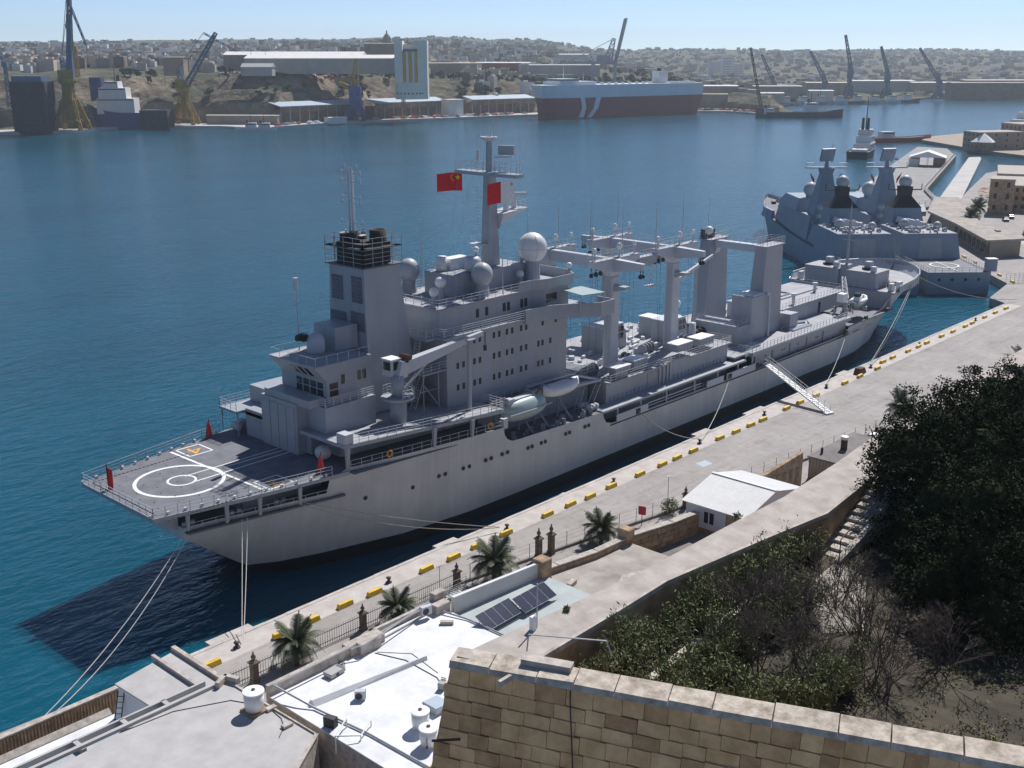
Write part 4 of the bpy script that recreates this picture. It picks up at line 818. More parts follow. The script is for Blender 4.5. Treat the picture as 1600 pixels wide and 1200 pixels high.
# ---- replenishment gantries
def gantry(x, ys, arm0, arm1, zt=28.0):
    g = part(MB(), 'gantry', 'ship') if False else None
    first = None
    for sgn in (-1, 1):
        y = sgn * ys + 1.0
        p_ = part(MB().taper(x - .95, x + .95, y - .8, y + .8, 11.6, x - .88, x + .88, y - .74, y + .74, zt - 2.6), 'kingpost', 'shipl', bevel=.12)
        first = first or p_
        # cross head: a beam along the ship, tapering at both ends
        part(MB().prismy([(x + arm0, zt - .75), (x - 1.5, zt - 2.0), (x - 1.0, zt - 2.6), (x + 1.0, zt - 2.6), (x + 1.5, zt - 2.0), (x + arm1, zt - .75), (x + arm1, zt), (x + arm0, zt)], y - .62, y + .62), 'cross_head', 'shipl', bevel=.05)
        part(MB().box(x + arm0, x + arm1, y - .66, y + .66, zt + .003, zt + .06), 'head_walkway', 'deckl')
        part(MB().prismx([(y - sgn * .5, zt - 5.2), (y + sgn * 2.8, zt - 4.2), (y + sgn * 2.8, zt - 3.9), (y - sgn * .5, zt - 3.9)] if sgn > 0 else [(y - 2.8, zt - 4.2), (y + .5, zt - 5.2), (y + .5, zt - 3.9), (y - 2.8, zt - 3.9)], x - .6, x + .6), 'side_bracket', 'ship')
        # outboard arm
        part(MB().hexa([(x - .6, y, zt - 2.0), (x + .6, y, zt - 2.0), (x + .35, y + sgn * 5.6, zt - 1.1), (x - .35, y + sgn * 5.6, zt - 1.1), (x - .6, y, zt - .05), (x + .6, y, zt - .05), (x + .35, y + sgn * 5.6, zt - .25), (x - .35, y + sgn * 5.6, zt - .25)]) if sgn < 0 else MB().hexa([(x + .6, y, zt - 2.0), (x - .6, y, zt - 2.0), (x - .35, y + 5.6, zt - 1.1), (x + .35, y + 5.6, zt - 1.1), (x + .6, y, zt - .05), (x - .6, y, zt - .05), (x - .35, y + 5.6, zt - .25), (x + .35, y + 5.6, zt - .25)]), 'outboard_arm', 'shipl')
        m_ = MB()
        for ax in (x + arm0 + .5, x + arm0 + 1.6, x + arm1 - .6, x + arm1 - 1.6):
            for dy in (-.45, .35):
                m_.cyl((ax, y + dy, zt - 1.0), (ax, y + dy, zt - 1.5), .05, .05, 4); m_.cyl((ax, y + dy - .12, zt - 1.75 - .3 * (dy > 0)), (ax, y + dy + .12, zt - 1.75 - .3 * (dy > 0)), .33, .33, 10)
        for dx in (-.3, .3):
            m_.cyl((x + dx, y + sgn * 5.2, zt - 1.1), (x + dx, y + sgn * 5.2, zt - 1.9), .06, .06, 4); m_.cyl((x + dx - .1, y + sgn * 5.2, zt - 2.1), (x + dx + .1, y + sgn * 5.2, zt - 2.1), .32, .32, 10)
        part(m_, 'pulley_block', 'black')
        m_ = MB()
        for ax, zz in ((x + arm0 + .5, 12.5), (x + arm0 + 1.6, 12.5), (x + arm1 - .6, 12.5), (x + arm1 - 1.6, 12.8), (x + 1.4, 12.5)):
            m_.cyl((ax, y, zt - 1.6), (ax + random.uniform(-.8, .8), y + random.uniform(-.8, .8), zz), .022, .022, 3)
        part(m_, 'rigging_wire', 'iron')
        part(MB().rail([(x + arm0, y - sgn * .7, zt + .05), (x + arm1, y - sgn * .7, zt + .05)], 1.1, 2, 1.2, .028).rail([(x + arm0, y + sgn * .7, zt + .05), (x - 1, y + sgn * .7, zt + .05)], 1.1, 2, 1.2, .028), 'railing', 'rail')
        for ax, r_ in ((x + arm0 + .7, .33), (x + 1.5, .42), (x + arm1 - .6, .3)):
            part(MB().cyl((ax, y, zt), (ax, y, zt + 1.3), .14, .14, 6), 'lamp_post', 'shipl'); part(MB().ball((ax, y, zt + 1.55), r_, 12, 1.25), 'floodlight', 'radome', smooth=True)
        part(MB().cyl((x + arm0 + .2, y, zt), (x + arm0 + .1, y, zt + 7), .085, .03, 5).cyl((x + 2.2, y, zt), (x + 2.2, y, zt + 7.5), .085, .03, 5), 'whip_antenna', 'steel')
        part(MB().ladder((x - 1.15, y, 12), (x - 1.05, y, zt - 3), .5, .5), 'mast_ladder', 'rail')
    part(MB().prismx([(-ys + 1.6, zt - 1.7), (ys + .4, zt - 1.7), (ys + .4, zt - .05), (-ys + 1.6, zt - .05)], x - .55, x + .55), 'top_beam', 'shipl', bevel=.05)
    part(MB().rail([(x + .5, -ys + 1.2, zt - .05), (x + .5, ys - 1.2, zt - .05)], 1.1, 2, 1.3, .028), 'railing', 'rail')
gantry(76.5, 6.1, -5.0, 5.8); gantry(91.6, 6.3, -5.0, 5.8)
# fore-and-aft catwalk with hanging platform
part(MB().prismy([(82.3, 26.3), (85, 25.8), (88, 26.4), (88, 27.3), (82.3, 27.3)], -5.6, -4.4), 'catwalk', 'ship')
part(MB().rail([(82.3, -5.5, 27.3), (88, -5.5, 27.3)], 1.05, 2, 1.0, .03), 'railing', 'rail')
part(MB().ladder((85.4, -5.6, 22.8), (85.4, -5.6, 27.3), .6, .4, (1, 0, 0)).box(84.4, 86.4, -6.2, -5.0, 22.6, 22.75), 'hanging_platform', 'rail')
# hose crane beside the second gantry
hc = part(MB().cyl((94.6, -2.4, 15.4), (94.6, -2.4, 21.0), .35, .3, 10), 'hose_crane', 'ship')
part(MB().hexa([(94.4, -2.7, 20.2), (109, -1.5, 23.6), (109, -1.2, 23.6), (94.4, -2.1, 20.2), (94.4, -2.7, 21.0), (109, -1.5, 24.0), (109, -1.2, 24.0), (94.4, -2.1, 21.0)]), 'hose_boom', 'shipl', hc)
part(MB().cyl((105.5, -.5, 9), (105.5, -.5, 22.8), .3, .28, 8), 'boom_rest', 'ship')
# ---- forward cargo deck, portal mast
part(MB().box(101.5, 141.0, -11.2, 11.2, 8.9, 9.2), 'forward_deck', 'deckl')
part(MB().hexa([(106, -11.9, 8.55), (141, -11.9, 8.75), (141, -11.1, 8.75), (106, -11.1, 8.55), (106, -11.9, 9.15), (141, -11.9, 9.35), (141, -11.1, 9.35), (106, -11.1, 9.15)]), 'deck_edge', 'ship')
part(MB().box(108.5, 141.0, -10.9, -10.6, 6.1, 8.9), 'recessed_side', 'ship')
part(MB().box(108.5, 141.0, 11.3, 11.9, 6.1, 9.2), 'port_side_plating', 'ship')
m_ = MB()
for x in (114, 120, 126, 132): m_.box(x, x + .12, -11.1, -10.9, 6.2, 8.8)
part(m_, 'stiffener', 'ship')
m_ = MB()
for x in (112, 117.5, 118.2, 123, 129.5, 130.2): m_.cyl((x, -10.98, 7.4), (x, -10.88, 7.4), .14, .14, 8)
for x in (116, 121, 127, 134): m_.cyl((x, -11.99, 6.8), (x, -11.9, 6.8), .12, .12, 8)
part(m_, 'scupper', 'black')
part(MB().box(107, 141, -11.9, -10.9, 6.0, 6.2), 'side_ledge', 'deck')
part(MB().rail([(106.4, -11.6, 9.15), (140, -11.5, 9.35)], 1.05, 3, 1.15, .04), 'railing', 'rail')
po = None
for sgn in (-1, 1):
    y = 5.6 * sgn + .3
    p_ = part(MB().taper(116.2, 124.0, y - 1.3, y + 1.3, 9.2, 118.0, 123.4, y - 1.15, y + 1.15, 24.6), 'portal_post', 'ship', bevel=.08); po = po or p_
    part(MB().box(117.6, 123.8, y - 1.35, y + 1.35, 24.6, 24.75), 'portal_platform', 'deckl')
    part(MB().rail([(117.7, y - 1.3, 24.75), (123.7, y - 1.3, 24.75), (123.7, y + 1.3, 24.75), (117.7, y + 1.3, 24.75), (117.7, y - 1.3, 24.75)], 1.2, 3, 1.3, .03), 'railing', 'rail')
    part(MB().cyl((118.5, y, 24.7), (118.5, y, 33), .06, .02, 5), 'whip_antenna', 'steel')
part(MB().prismx([(-4.2, 22.9), (-3.6, 23.3), (4.2, 23.3), (4.8, 22.0), (4.8, 24.55), (-4.2, 24.55)], 119.2, 120.6), 'portal_beam', 'shipl')
part(MB().rail([(119.3, -4, 24.55), (119.3, 4.6, 24.55)], 1.1, 2, 1.3, .03), 'railing', 'rail')
part(MB().ladder((117.0, 6.6, 12), (117.8, 6.6, 24), .5, .5).ladder((124.0, -5.2, 9.5), (123.8, -5.2, 24), .5, .5), 'mast_ladder', 'rail')
part(MB().ball((117.8, 5.2, 26.4), .75, 14), 'radome', 'radome', smooth=True); part(MB().box(118.4, 121, 6, 7.4, 24.8, 26.3), 'dark_box', 'shednavy')
part(MB().box(112.5, 117.5, -7.4, -3.4, 9.2, 16.8), 'portal_house', 'ship', bevel=.04)
part(MB().box(113.2, 117.4, -7.2, -4.0, 16.8, 17.0), 'house_lid', 'white')
part(MB().box(108.5, 112.5, -7.4, 2.0, 9.2, 12.4), 'aft_portal_house', 'ship', bevel=.04)
part(MB().rail([(108.6, 1.8, 12.4), (108.6, -7.3, 12.4), (112.4, -7.3, 12.4)], 1.05, 3, 1.3), 'railing', 'rail')
part(MB().tube([(117.0, -7.5, 17.0), (117.8, -7.6, 16.6), (118, -7.6, 9.2)], .25, 8), 'vent_trunk', 'shipl')
part(MB().ladder((110, -8.6, 9.3), (112.2, -7.8, 12.4), .8, .35).box(109, 112.6, -9.6, -7.4, 9.2, 9.3), 'stair', 'rail')
part(MB().rail([(104.2, -11.6, 8.5), (106.2, -11.6, 9.15), (106.2, -9, 9.15)], 1.05, 3, 1.0), 'railing', 'rail')
part(MB().cyl((106.6, -11.5, 5), (106.6, -11.5, 8.6), .16, .16, 8), 'stanchion', 'rail')
part(MB().tube([(124, -8.4, 9.4), (130.0, -8.6, 9.4), (131.6, -7.6, 9.4), (130.0, -6.8, 9.4), (124, -6.9, 9.4)], .22, 6).tube([(124, -9.1, 9.4), (130.4, -9.3, 9.4), (132.4, -7.6, 9.4), (130.4, -6.2, 9.4)], .22, 6), 'deck_pipe', 'shipl')
fh = part(MB().box(126.5, 150.5, -5.4, 6.0, 9.2, 12.0), 'forward_house', 'ship', bevel=.04)
part(MB().box(126.4, 150.7, -5.6, 6.2, 12.0, 12.15), 'forward_house_roof', 'deckl', fh)
part(MB().rail([(126.5, -5.5, 12.15), (150.5, -5.5, 12.15)], 1.05, 2, 1.2).rail([(150.5, -5.5, 12.15), (150.5, 6.1, 12.15)], 1.05, 2, 1.2), 'railing', 'rail', fh)
part(MB().box(140.2, 141.1, -5.44, -5.39, 9.3, 11.4), 'door', 'dark', fh)
part(MB().box(124.6, 127.4, -8.2, -5.4, 9.2, 12.0), 'locker_house', 'ship', bevel=.03)
m_ = MB()
for x, y, h_ in ((132, -4.6, 1.8), (136, 2, 1.4), (128.6, 3.6, 1.5), (145, -2, 1.6)): m_.cyl((x, y, 12.1), (x, y, 12.1 + h_), .3, .3, 10); m_.cyl((x, y, 12.1 + h_), (x, y, 12.4 + h_), .55, .5, 10)
m_.tube([(130, -1, 12.3), (148, -1, 12.3)], .15, 5); m_.tube([(130, 0.5, 12.3), (140, .5, 12.3), (140, 5, 12.3)], .15, 5)
for i in range(16): x, y = random.uniform(126, 150), random.uniform(7, 10.5); s_ = random.uniform(.4, 1.0); m_.obox((x, y, 9.2 + s_ / 2), (s_ * 1.6, s_, s_), random.random())
part(m_, 'roof_fitting', 'shipl', fh)
# working boats and gear on the starboard fore deck
dv = part(MB().cyl((143.6, -9.2, 9.2), (143.6, -9.2, 11.4), .5, .5, 12), 'boat_crane', 'ship')
part(MB().lattice((143.6, -9.2, 11.8), (148.2, -6.2, 15.0), 1.0, .6, 5, .09, .06), 'crane_jib', 'rail', dv)
part(MB().obox((142.6, -9.0, 12.4), (1.6, 1.4, 1.6)), 'crane_cab', 'white', dv)
m_ = MB()
for i in range(22):
    x, y = random.uniform(139.5, 151), random.uniform(-10.6, -6.8); s_ = random.uniform(.3, .9)
    m_.obox((x, y, 9.0 + s_ / 2), (s_ * 1.3, s_, s_), random.random()) if i % 2 else m_.cyl((x, y, 9.0), (x + random.uniform(-.5, .5), y, 9.0 + s_ * 2), .12, .12, 6)
part(m_, 'deck_machinery', 'ship')
part(MB().box(141, 161, -11.4, 11.4, 7.4, 7.6), 'well_deck', 'deck')
# ---- forecastle
fc_poly = [(159.5, -11.7), (169, -11.3), (174, -10.2), (178, -8.4), (181, -6.0), (183.2, -3.2), (184.2, 0), (183.2, 3.2), (181, 6.0), (178, 8.4), (174, 10.2), (169, 11.3), (159.5, 11.7)]
fc = part(MB().prism(fc_poly, 10.7, 11), 'forecastle_deck', 'deckl')
part(MB().box(159.3, 159.6, -11.2, 11.2, 7.5, 10.8), 'forecastle_bulkhead', 'ship')
part(MB().box(159.2, 159.3, -1.4, -.4, 7.6, 9.8), 'door', 'dark')
part(MB().rail([(159.5, 11, 11), (159.5, -8.2, 11)], 1.05, 3, 1.3), 'railing', 'rail')
for y0, y1, x0 in ((-7.2, -.8, 160.3), (.9, 8.4, 160.3)):
    part(MB().box(x0, x0 + 6.2, y0, y1, 11, 14.2), 'forecastle_house', 'ship', bevel=.04); part(MB().box(x0 - .1, x0 + 6.3, y0 - .1, y1 + .1, 14.2, 14.3), 'forecastle_roof', 'deckl')
    part(MB().cyl((x0 + 3.2, (y0 + y1) / 2, 14.3), (x0 + 3.2, (y0 + y1) / 2, 14.7), 1.3, 1.2, 16), 'mount_ring', 'black'); part(MB().box(x0 + 2.6, x0 + 4.2, (y0 + y1) / 2 - .6, (y0 + y1) / 2 + .6, 14.7, 15.9), 'gun_mount', 'ship')
    part(MB().box(x0 + .6, x0 + 1.6, y0 + .6, y0 + 1.5, 14.3, 15.4), 'roof_locker', 'shipl')
fm = part(MB().box(161, 163, -.8, .9, 11, 15.1).cyl((162, 0, 15), (162, 0, 26.7), .34, .16, 8), 'foremast', 'ship')
part(MB().cyl((162, -1.4, 24.1), (162, 1.4, 24.1), .06, .06, 5).cyl((162, 0, 26.7), (162, 0, 28.3), .05, .03, 5).cyl((162, -1.2, 20.1), (162, 1.2, 20.1), .06, .06, 5), 'foremast_yard', 'rail', fm)
m_ = MB()
for i in range(9): m_.cyl((168 + i * .9, -6.6 + i * .55, 11), (168 + i * .9, -6.6 + i * .55, 11.7), .2, .2, 8); m_.cyl((168 + i * .9, 6.6 - i * .55, 11), (168 + i * .9, 6.6 - i * .55, 11.7), .2, .2, 8)
m_.obox((171, -2.4, 11.6), (2.4, 1.6, 1.2)); m_.cyl((171, -3.6, 11.7), (171, -1.2, 11.7), .7, .7, 12); m_.obox((171, 2.4, 11.6), (2.4, 1.6, 1.2)); m_.cyl((171, 3.6, 11.7), (171, 1.2, 11.7), .7, .7, 12)
part(m_, 'anchor_windlass', 'ship', fc)
part(MB().obox((164.6, -8.6, 11.5), (1.6, .8, 1.0)).obox((166.6, -8.2, 11.4), (1.0, .8, .8)), 'rust_chest', 'rust', fc)
m_ = MB()
pl = [(161.5, -11.85), (165, -11.7), (169, -11.45), (174, -10.45), (178, -8.75), (181, -6.5), (183.4, -3.8), (184.7, -1.7), (185.1, 0)]
pl = pl + [(x, -y) for x, y in pl[-2::-1]]
for (x0, y0), (x1, y1) in zip(pl, pl[1:]):
    z0, z1 = 12.0 + (x0 - 160) * .045, 12.0 + (x1 - 160) * .045
    m_.add([(x0, y0, 10.8), (x1, y1, 10.8), (x1, y1 , z1), (x0, y0, z0)], [(0, 1, 2, 3)])
part(m_, 'bow_bulwark', 'ship')
m_ = MB()
for (x0, y0), (x1, y1) in zip(pl, pl[1:]):
    for t in (0, .33, .66):
        x, y = x0 + (x1 - x0) * t, y0 + (y1 - y0) * t; c = Vector((170 - x, -y, 0)).normalized() * .7
        m_.hexa([(x - .05, y - .05, 11), (x + .05, y + .05, 11), (x + .05 + c.x, y + .05 + c.y, 11), (x - .05 + c.x, y - .05 + c.y, 11), (x - .05, y - .05, 12 + (x - 160) * .043), (x + .05, y + .05, 12 + (x - 160) * .043), (x + .05 + c.x * .1, y + .05 + c.y * .1, 11.95 + (x - 160) * .04), (x - .05 + c.x * .1, y - .05 + c.y * .1, 11.95 + (x - 160) * .04)])
part(m_, 'bulwark_stay', 'ship')
m_ = MB(); m_.tube([(x, y, 12.04 + (x - 160) * .045) for x, y in pl], .1, 5); part(m_, 'bulwark_rail', 'shipl')
for x, y in ((164.3, -10.5), (161.4, 9.8), (161.4, -10.2)): part(MB().box(x - .7, x + .7, y - .4, y + .4, 11, 12.5), 'locker', 'shipl')
# portholes along the hull
m_ = MB()
for x, z in ((24.5, 7.8), (31.0, 7.4), (35.0, 7.75), (36.0, 7.75), (38.9, 7.7), (39.9, 7.7), (42.7, 7.75), (43.7, 7.75), (45.7, 7.75), (46.7, 7.75), (50.6, 7.3), (51.4, 7.3), (53.2, 7.3), (54.0, 7.3), (58.2, 7.3), (59.0, 7.3), (62.3, 7.3), (63.1, 7.3)):
    y = -11.99 if x > 40 else -(lerpt(x, HW) + (lerpt(x, HT) - lerpt(x, HW)) * (z / 12.5) ** .8) - .07
    part(MB().cyl((x, y + .2, z), (x, y, z), .27, .27, 12), 'porthole', 'dark')
for x in (74.5, 99.2, 107.6, 139.5, 147.5, 156.8):
    part(MB().box(x - .5, x + .5, -12.0, -11.6, 6.3 if x < 141 else 7.9, 7.1 if x < 141 else 8.5), 'fairlead', 'black')

# ================================================================ things on the ship and its moorings
lb = thing('lifeboat', 'large grey-green enclosed lifeboat hanging in davits below the superstructure', 'lifeboat', (51.3, -10.4, 11.0))
def boat_hull(L, B, H, n=14):
    m_ = MB(); vs = []; fs = []
    for i in range(n + 1):
        t = i / n * 2 - 1; w_ = B / 2 * (1 - abs(t) ** 2.6) ** .6 + .04; k = H * .35 * abs(t) ** 3
        for y, z in ((-w_, H), (-w_ * .92, H * .5 + k * .5), (-w_ * .5, k), (0, k * .8 - .05), (w_ * .5, k), (w_ * .92, H * .5 + k * .5), (w_, H)): vs.append((t * L / 2, y, z + .1 * abs(t) * H))
    for i in range(n):
        for j in range(6): fs.append((i * 7 + j, i * 7 + j + 1, (i + 1) * 7 + j + 1, (i + 1) * 7 + j))
        fs.append((i * 7 + 6, i * 7, (i + 1) * 7, (i + 1) * 7 + 6))
    return m_.add(vs, fs)
boat_hull(8.6, 3.0, 1.35).build('hull', 'boatg', lb, True)
m_ = MB(); vs = []; fs = []
for i in range(13):
    t = i / 12 * 2 - 1; w_ = 1.45 * (1 - abs(t) ** 2.8) ** .6 + .03; h_ = 1.5 * (1 - abs(t) ** 3) ** .5
    for y, z in ((-1, 0), (-.9, .55), (-.55, .92), (0, 1), (.55, .92), (.9, .55), (1, 0)): vs.append((t * 4.25, y * w_, 1.35 + z * h_))
for i in range(12):
    for j in range(6): fs.append((i * 7 + j, (i + 1) * 7 + j, (i + 1) * 7 + j + 1, i * 7 + j + 1))
m_.add(vs, fs).build('canopy', 'boatg', lb, True)
MB().box(-2.0, 1.6, -.5, .5, 2.75, 2.95).box(-3.2, -2.2, -.5, .5, 2.4, 3.1).build('hatch', 'shipl', lb); MB().tube([(-4, -1.5, 1.4), (0, -1.62, 1.35), (4, -1.5, 1.4)], .07, 5).build('fender_strip', 'shipl', lb)
lb2 = thing('lifeboat', 'white covered open boat resting in davits forward of the enclosed lifeboat', 'lifeboat', (59.0, -10.2, 12.4))
boat_hull(7.2, 2.3, 1.2).build('hull', 'white', lb2, True)
m_ = MB(); vs = []; fs = []
for i in range(13):
    t = i / 12 * 2 - 1; w_ = 1.2 * (1 - abs(t) ** 2.6) ** .6 + .05
    for y, z in ((-1.03, -.35), (-1.0, .1), (-.4, .38), (.4, .38), (1.0, .1), (1.03, -.35)): vs.append((t * 3.62, y * w_, 1.2 + z + .2 * abs(t)))
for i in range(12):
    for j in range(5): fs.append((i * 6 + j, (i + 1) * 6 + j, (i + 1) * 6 + j + 1, i * 6 + j + 1))
m_.add(vs, fs).build('cover', 'white', lb2, True)
wb = thing('workboat', 'white inflatable workboat with small cabin on the starboard fore deck', 'boat', (149.0, -9.3, 9.9), R(10))
boat_hull(6.4, 2.4, 1.0).build('hull', 'boatg', wb, True)
m_ = MB()
m_.tube([(-3, -1.0, 1.1), (1.5, -1.0, 1.15), (2.8, -.5, 1.3), (3.2, 0, 1.35), (2.8, .5, 1.3), (1.5, 1.0, 1.15), (-3, 1.0, 1.1)], .33, 8); m_.build('tube', 'white', wb, True)
MB().box(-1.6, .4, -.6, .6, 1.1, 1.9).build('cabin', 'white', wb); MB().box(-1.5, -.4, -.5, .5, 1.9, 2.6).build('windscreen', 'glass', wb)
# flags
def flag(name, label, loc, rz, w_, h_, mats, split=None, droop=0.0, amp=.22, pole=None):
    f = thing(name, label, 'flag', loc, rz)
    n, k = 18, 8; m_ = MB(); vs = []; fs = []
    for i in range(n + 1):
        for j in range(k + 1):
            u = i / n; v = j / k
            vs.append((u * w_, amp * math.sin(u * 7 + v * 1.2) * (u + .1), (v - 1) * h_ - droop * u * u + .06 * math.sin(u * 5)))
    def fc_(i, j): return (i * (k + 1) + j, (i + 1) * (k + 1) + j, (i + 1) * (k + 1) + j + 1, i * (k + 1) + j + 1)
    for i in range(n):
        for j in range(k):
            m_.m = 0 if split is None or i < n * split else 1; m_.add([], []); m_.f.append(fc_(i, j)); m_.mi.append(m_.m)
    m_.v = vs; m_.build('cloth', mats, f, True)
    return f, (lambda u, v: (u * w_, amp * math.sin(u * 7 + v * 1.2) * (u + .1), (v - 1) * h_ - droop * u * u + .06 * math.sin(u * 5)))
f, P_ = flag('flag', 'red flag with five yellow stars flying from the left yardarm', (55.9, 4.9, 41.0), R(132), 3.4, 2.4, ['red'], None, .1)
for cu, cv, r_ in ((.16, .74, .40), (.34, .90, .14), (.40, .80, .14), (.40, .66, .14), (.34, .56, .14)):
    for side in (-1, 1):
        c = Vector(P_(cu, cv)); m_ = MB(); vs = [c + Vector((0, .03 * side, 0))]
        for i in range(10):
            t = PI / 2 + i * PI / 5; rr = r_ * (1 if i % 2 == 0 else .4); uu = cu + rr * math.cos(t) / 3.7; q = P_(uu, cv); vs.append(Vector((uu * 3.7, q[1] + .03 * side, c.z + rr * math.sin(t))))
        m_.add(vs, [(0, i + 1, (i + 1) % 10 + 1) for i in range(10)]).build('star', 'yellowstar', f)
f2, P2 = flag('flag', 'white and red flag with small cross flying from the right yardarm', (55.6, -4.9, 40.6), R(132), 3.5, 2.7, ['white', 'red'], .5, .35)
MB().obox((.35, .05, -.35), (.5, .03, .16)).obox((.35, .05, -.35), (.16, .03, .5)).build('cross', 'radomeg', f2)
f3, P3 = flag('ensign', 'limp red ensign on a short staff at the stern rail', (1.1, 3.5, 14.6), R(-70), .5, 2.6, ['red'], None, .5, .22)
MB().cyl((0, 0, -2.6), (0, 0, .3), .05, .04, 6).build('staff', 'rust', f3)
for loc, lab in (((17.6, 10.0, 14.0), 'red furled banner by the port rail near the hangar'), ((19.2, -9.4, 13.6), 'red furled banner by the starboard rail near the hangar')):
    b_ = thing('banner', lab, 'banner', (loc[0], loc[1], 12.0)); MB().lathe([(.12, .1), (.42, .3), (.34, 1.0), (.22, 1.7), (.05, 2.1)], (0, 0, 0), 9).build('cloth', 'redp', b_); MB().cyl((.1, 0, 0), (.1, 0, 2.4), .05, .05, 6).build('staff', 'iron', b_)
# gangway
ga = thing('gangway', 'long white gangway with handrails from the ship down to the quay', 'gangway', (105.6, -26.0, 2.0))
A_, B_ = Vector((0, 0, .15)), Vector((4.6, 14.2, 4.6))
dn = (B_ - A_).normalized(); sd_ = Vector((dn.y, -dn.x, 0)).normalized() * .6
MB().hexa([A_ - sd_, A_ + sd_, B_ + sd_, B_ - sd_] + [v + Vector((0, 0, .22)) for v in (A_ - sd_, A_ + sd_, B_ + sd_, B_ - sd_)]).build('walkway', 'white', ga)
for s_ in (-1, 1): MB().rail([A_ + s_ * sd_ + Vector((0, 0, .2)), B_ + s_ * sd_ + Vector((0, 0, .2))], 1.05, 2, 1.4, .035).build('handrail', 'rail', ga)
m_ = MB()
for i in range(34): c = A_.lerp(B_, (i + .5) / 34); m_.obox(c + Vector((0, 0, .25)), (1.1, .06, .05), math.atan2(sd_.y, sd_.x))
m_.build('tread', 'shipl', ga); MB().obox(A_ + Vector((-.1, -.3, .0)), (1.6, .7, .25), math.atan2(sd_.y, sd_.x)).build('foot', 'white', ga)
# mooring lines
def rope(label, a_, b_, sag, r_, m='rope', k=16):
    a_ = Vector(a_); b_ = Vector(b_); pts = [a_.lerp(b_, i / k) - Vector((0, 0, sag * 4 * (i / k) * (1 - i / k))) for i in range(k + 1)]
    o = MB().tube(pts, r_, 5).build('mooring_line', m); return tag(o, label, 'rope', 'mooring lines of the supply ship')
rope('pale stern line, left of a pair, from the ship to the far left bollard', (3.0, -7.7, 9.4), (-18.6, -18.6, 2.5), 1.2, .042, 'ropew')
rope('pale stern line, right of a pair, from the ship to the far left bollard', (3.4, -7.9, 9.4), (-18.4, -18.9, 2.5), 1.9, .042, 'ropew')
rope('left steep pale line from the mooring deck to the landing bollard', (9.0, -9.1, 9.7), (1.7, -18.9, 2.5), .3, .042, 'ropew')
rope('right steep pale line from the mooring deck to the landing bollard', (9.6, -9.2, 9.7), (1.9, -18.9, 2.5), .5, .042, 'ropew')
rope('upper long spring line from the quarter deck opening to the quay bollard', (16.0, -10.2, 9.75), (37.6, -19.0, 2.5), .4, .045)
rope('lower long spring line from the quarter deck opening to the quay bollard', (15.6, -10.2, 9.7), (37.5, -19.1, 2.5), 1.2, .045)
rope('slack brown line from the midship fairlead to the quay bollard', (74.5, -12.0, 6.7), (80.6, -18.9, 2.5), 1.1, .05)
rope('taut pale line rising from the quay bollard to the hull by the bulwark', (99.2, -12.0, 6.7), (81.0, -18.8, 2.5), 1.2, .052, 'ropew')
rope('pale line from the fore deck fairlead down to the quay bollard past the gangway', (139.5, -12.0, 6.7), (118.9, -18.7, 2.5), 1.0, .052, 'ropew')
rope('left pale bow line from the forecastle to the quay bollard', (167.5, -11.6, 11.4), (135.2, -18.7, 2.5), 1.0, .052, 'ropew')
rope('right pale bow line from the forecastle to the quay bollard', (168.2, -11.6, 11.4), (135.5, -18.6, 2.5), 1.8, .052, 'ropew')
rope('long brown line from the bow towards the head of the quay', (176, -9.6, 11.6), (212, -18.0, 2.5), 1.5, .06)
# ================================================================ quay furniture
yb = MB().hexa([(-.95, -.28, 0), (.95, -.28, 0), (.95, .28, 0), (-.95, .28, 0), (-.85, -.2, .5), (.85, -.2, .5), (.85, .2, .5), (-.85, .2, .5)])
ybm = yb.mesh('kerb_block', 'yellow')
YX = [-2.6, 5.1, 8.8, 13.2, 17.0, 24.5, 28.6, 32.6, 37.4, 44.9, 49.3, 53.0, 57.6, 63.7, 68.8, 72.4, 76.4, 83.6, 87.8, 92.0, 95.5, 103.1, 107.4, 112.7, 122.8, 128.4, 135.4, 140.4, 144.6, 151.0, 155.7, 159.7, 167.0, 172.4, 178.8, 182.7, 190, 196, 202]
ORD = 'first second third fourth fifth sixth seventh eighth ninth tenth eleventh twelfth thirteenth fourteenth fifteenth sixteenth seventeenth eighteenth nineteenth twentieth'.split()
for i, x in enumerate(YX):
    o = bpy.data.objects.new('kerb_block', ybm); COL.objects.link(o); o.location = (x, -20.35 + random.uniform(-.12, .12) + (1.2 if x > 138 else 0), 2.005); o.rotation_euler = (0, 0, random.uniform(-.04, .04))
    tag(o, 'yellow kerb block on the quay, ' + ORD[min(i, len(YX) - 1 - i)] + (' from the left end of the row' if i < len(YX) / 2 else ' from the far end of the row'), 'kerb block', 'yellow kerb blocks along the quay')
bo_m = MB().lathe([(.36, 0), (.36, .06), (.18, .1), (.15, .42), (.27, .5), (.28, .6), (.15, .66)], (0, 0, 0), 12).mesh('bollard', 'iron', True)
for x, y, lab in ((.9, -19.2, 'on the landing below the steep stern lines'), (-19.1, -19.2, 'holding the stern lines at the far left'), (-20.8, -19.9, 'nearest the left edge behind another bollard'), (19.8, -19.5, 'between the first yellow blocks, without a rope'), (38.6, -19.3, 'holding the long spring lines'), (59.2, -19.4, 'without a rope, opposite the hut'), (80.0, -19.1, 'holding two lines below the lifeboats'), (98.2, -19.1, 'beside the shadow of the gangway'), (118.4, -19.2, 'first beyond the gangway'), (135.6, -19.0, 'holding the bow lines'), (157.2, -18.7, 'beyond the bow of the ship'), (186, -18.6, 'farthest along the quay')):
    o = bpy.data.objects.new('bollard', bo_m); COL.objects.link(o); o.location = (x, y, 2.005); tag(o, 'dark iron mooring bollard ' + lab, 'bollard', 'bollards along the quay')
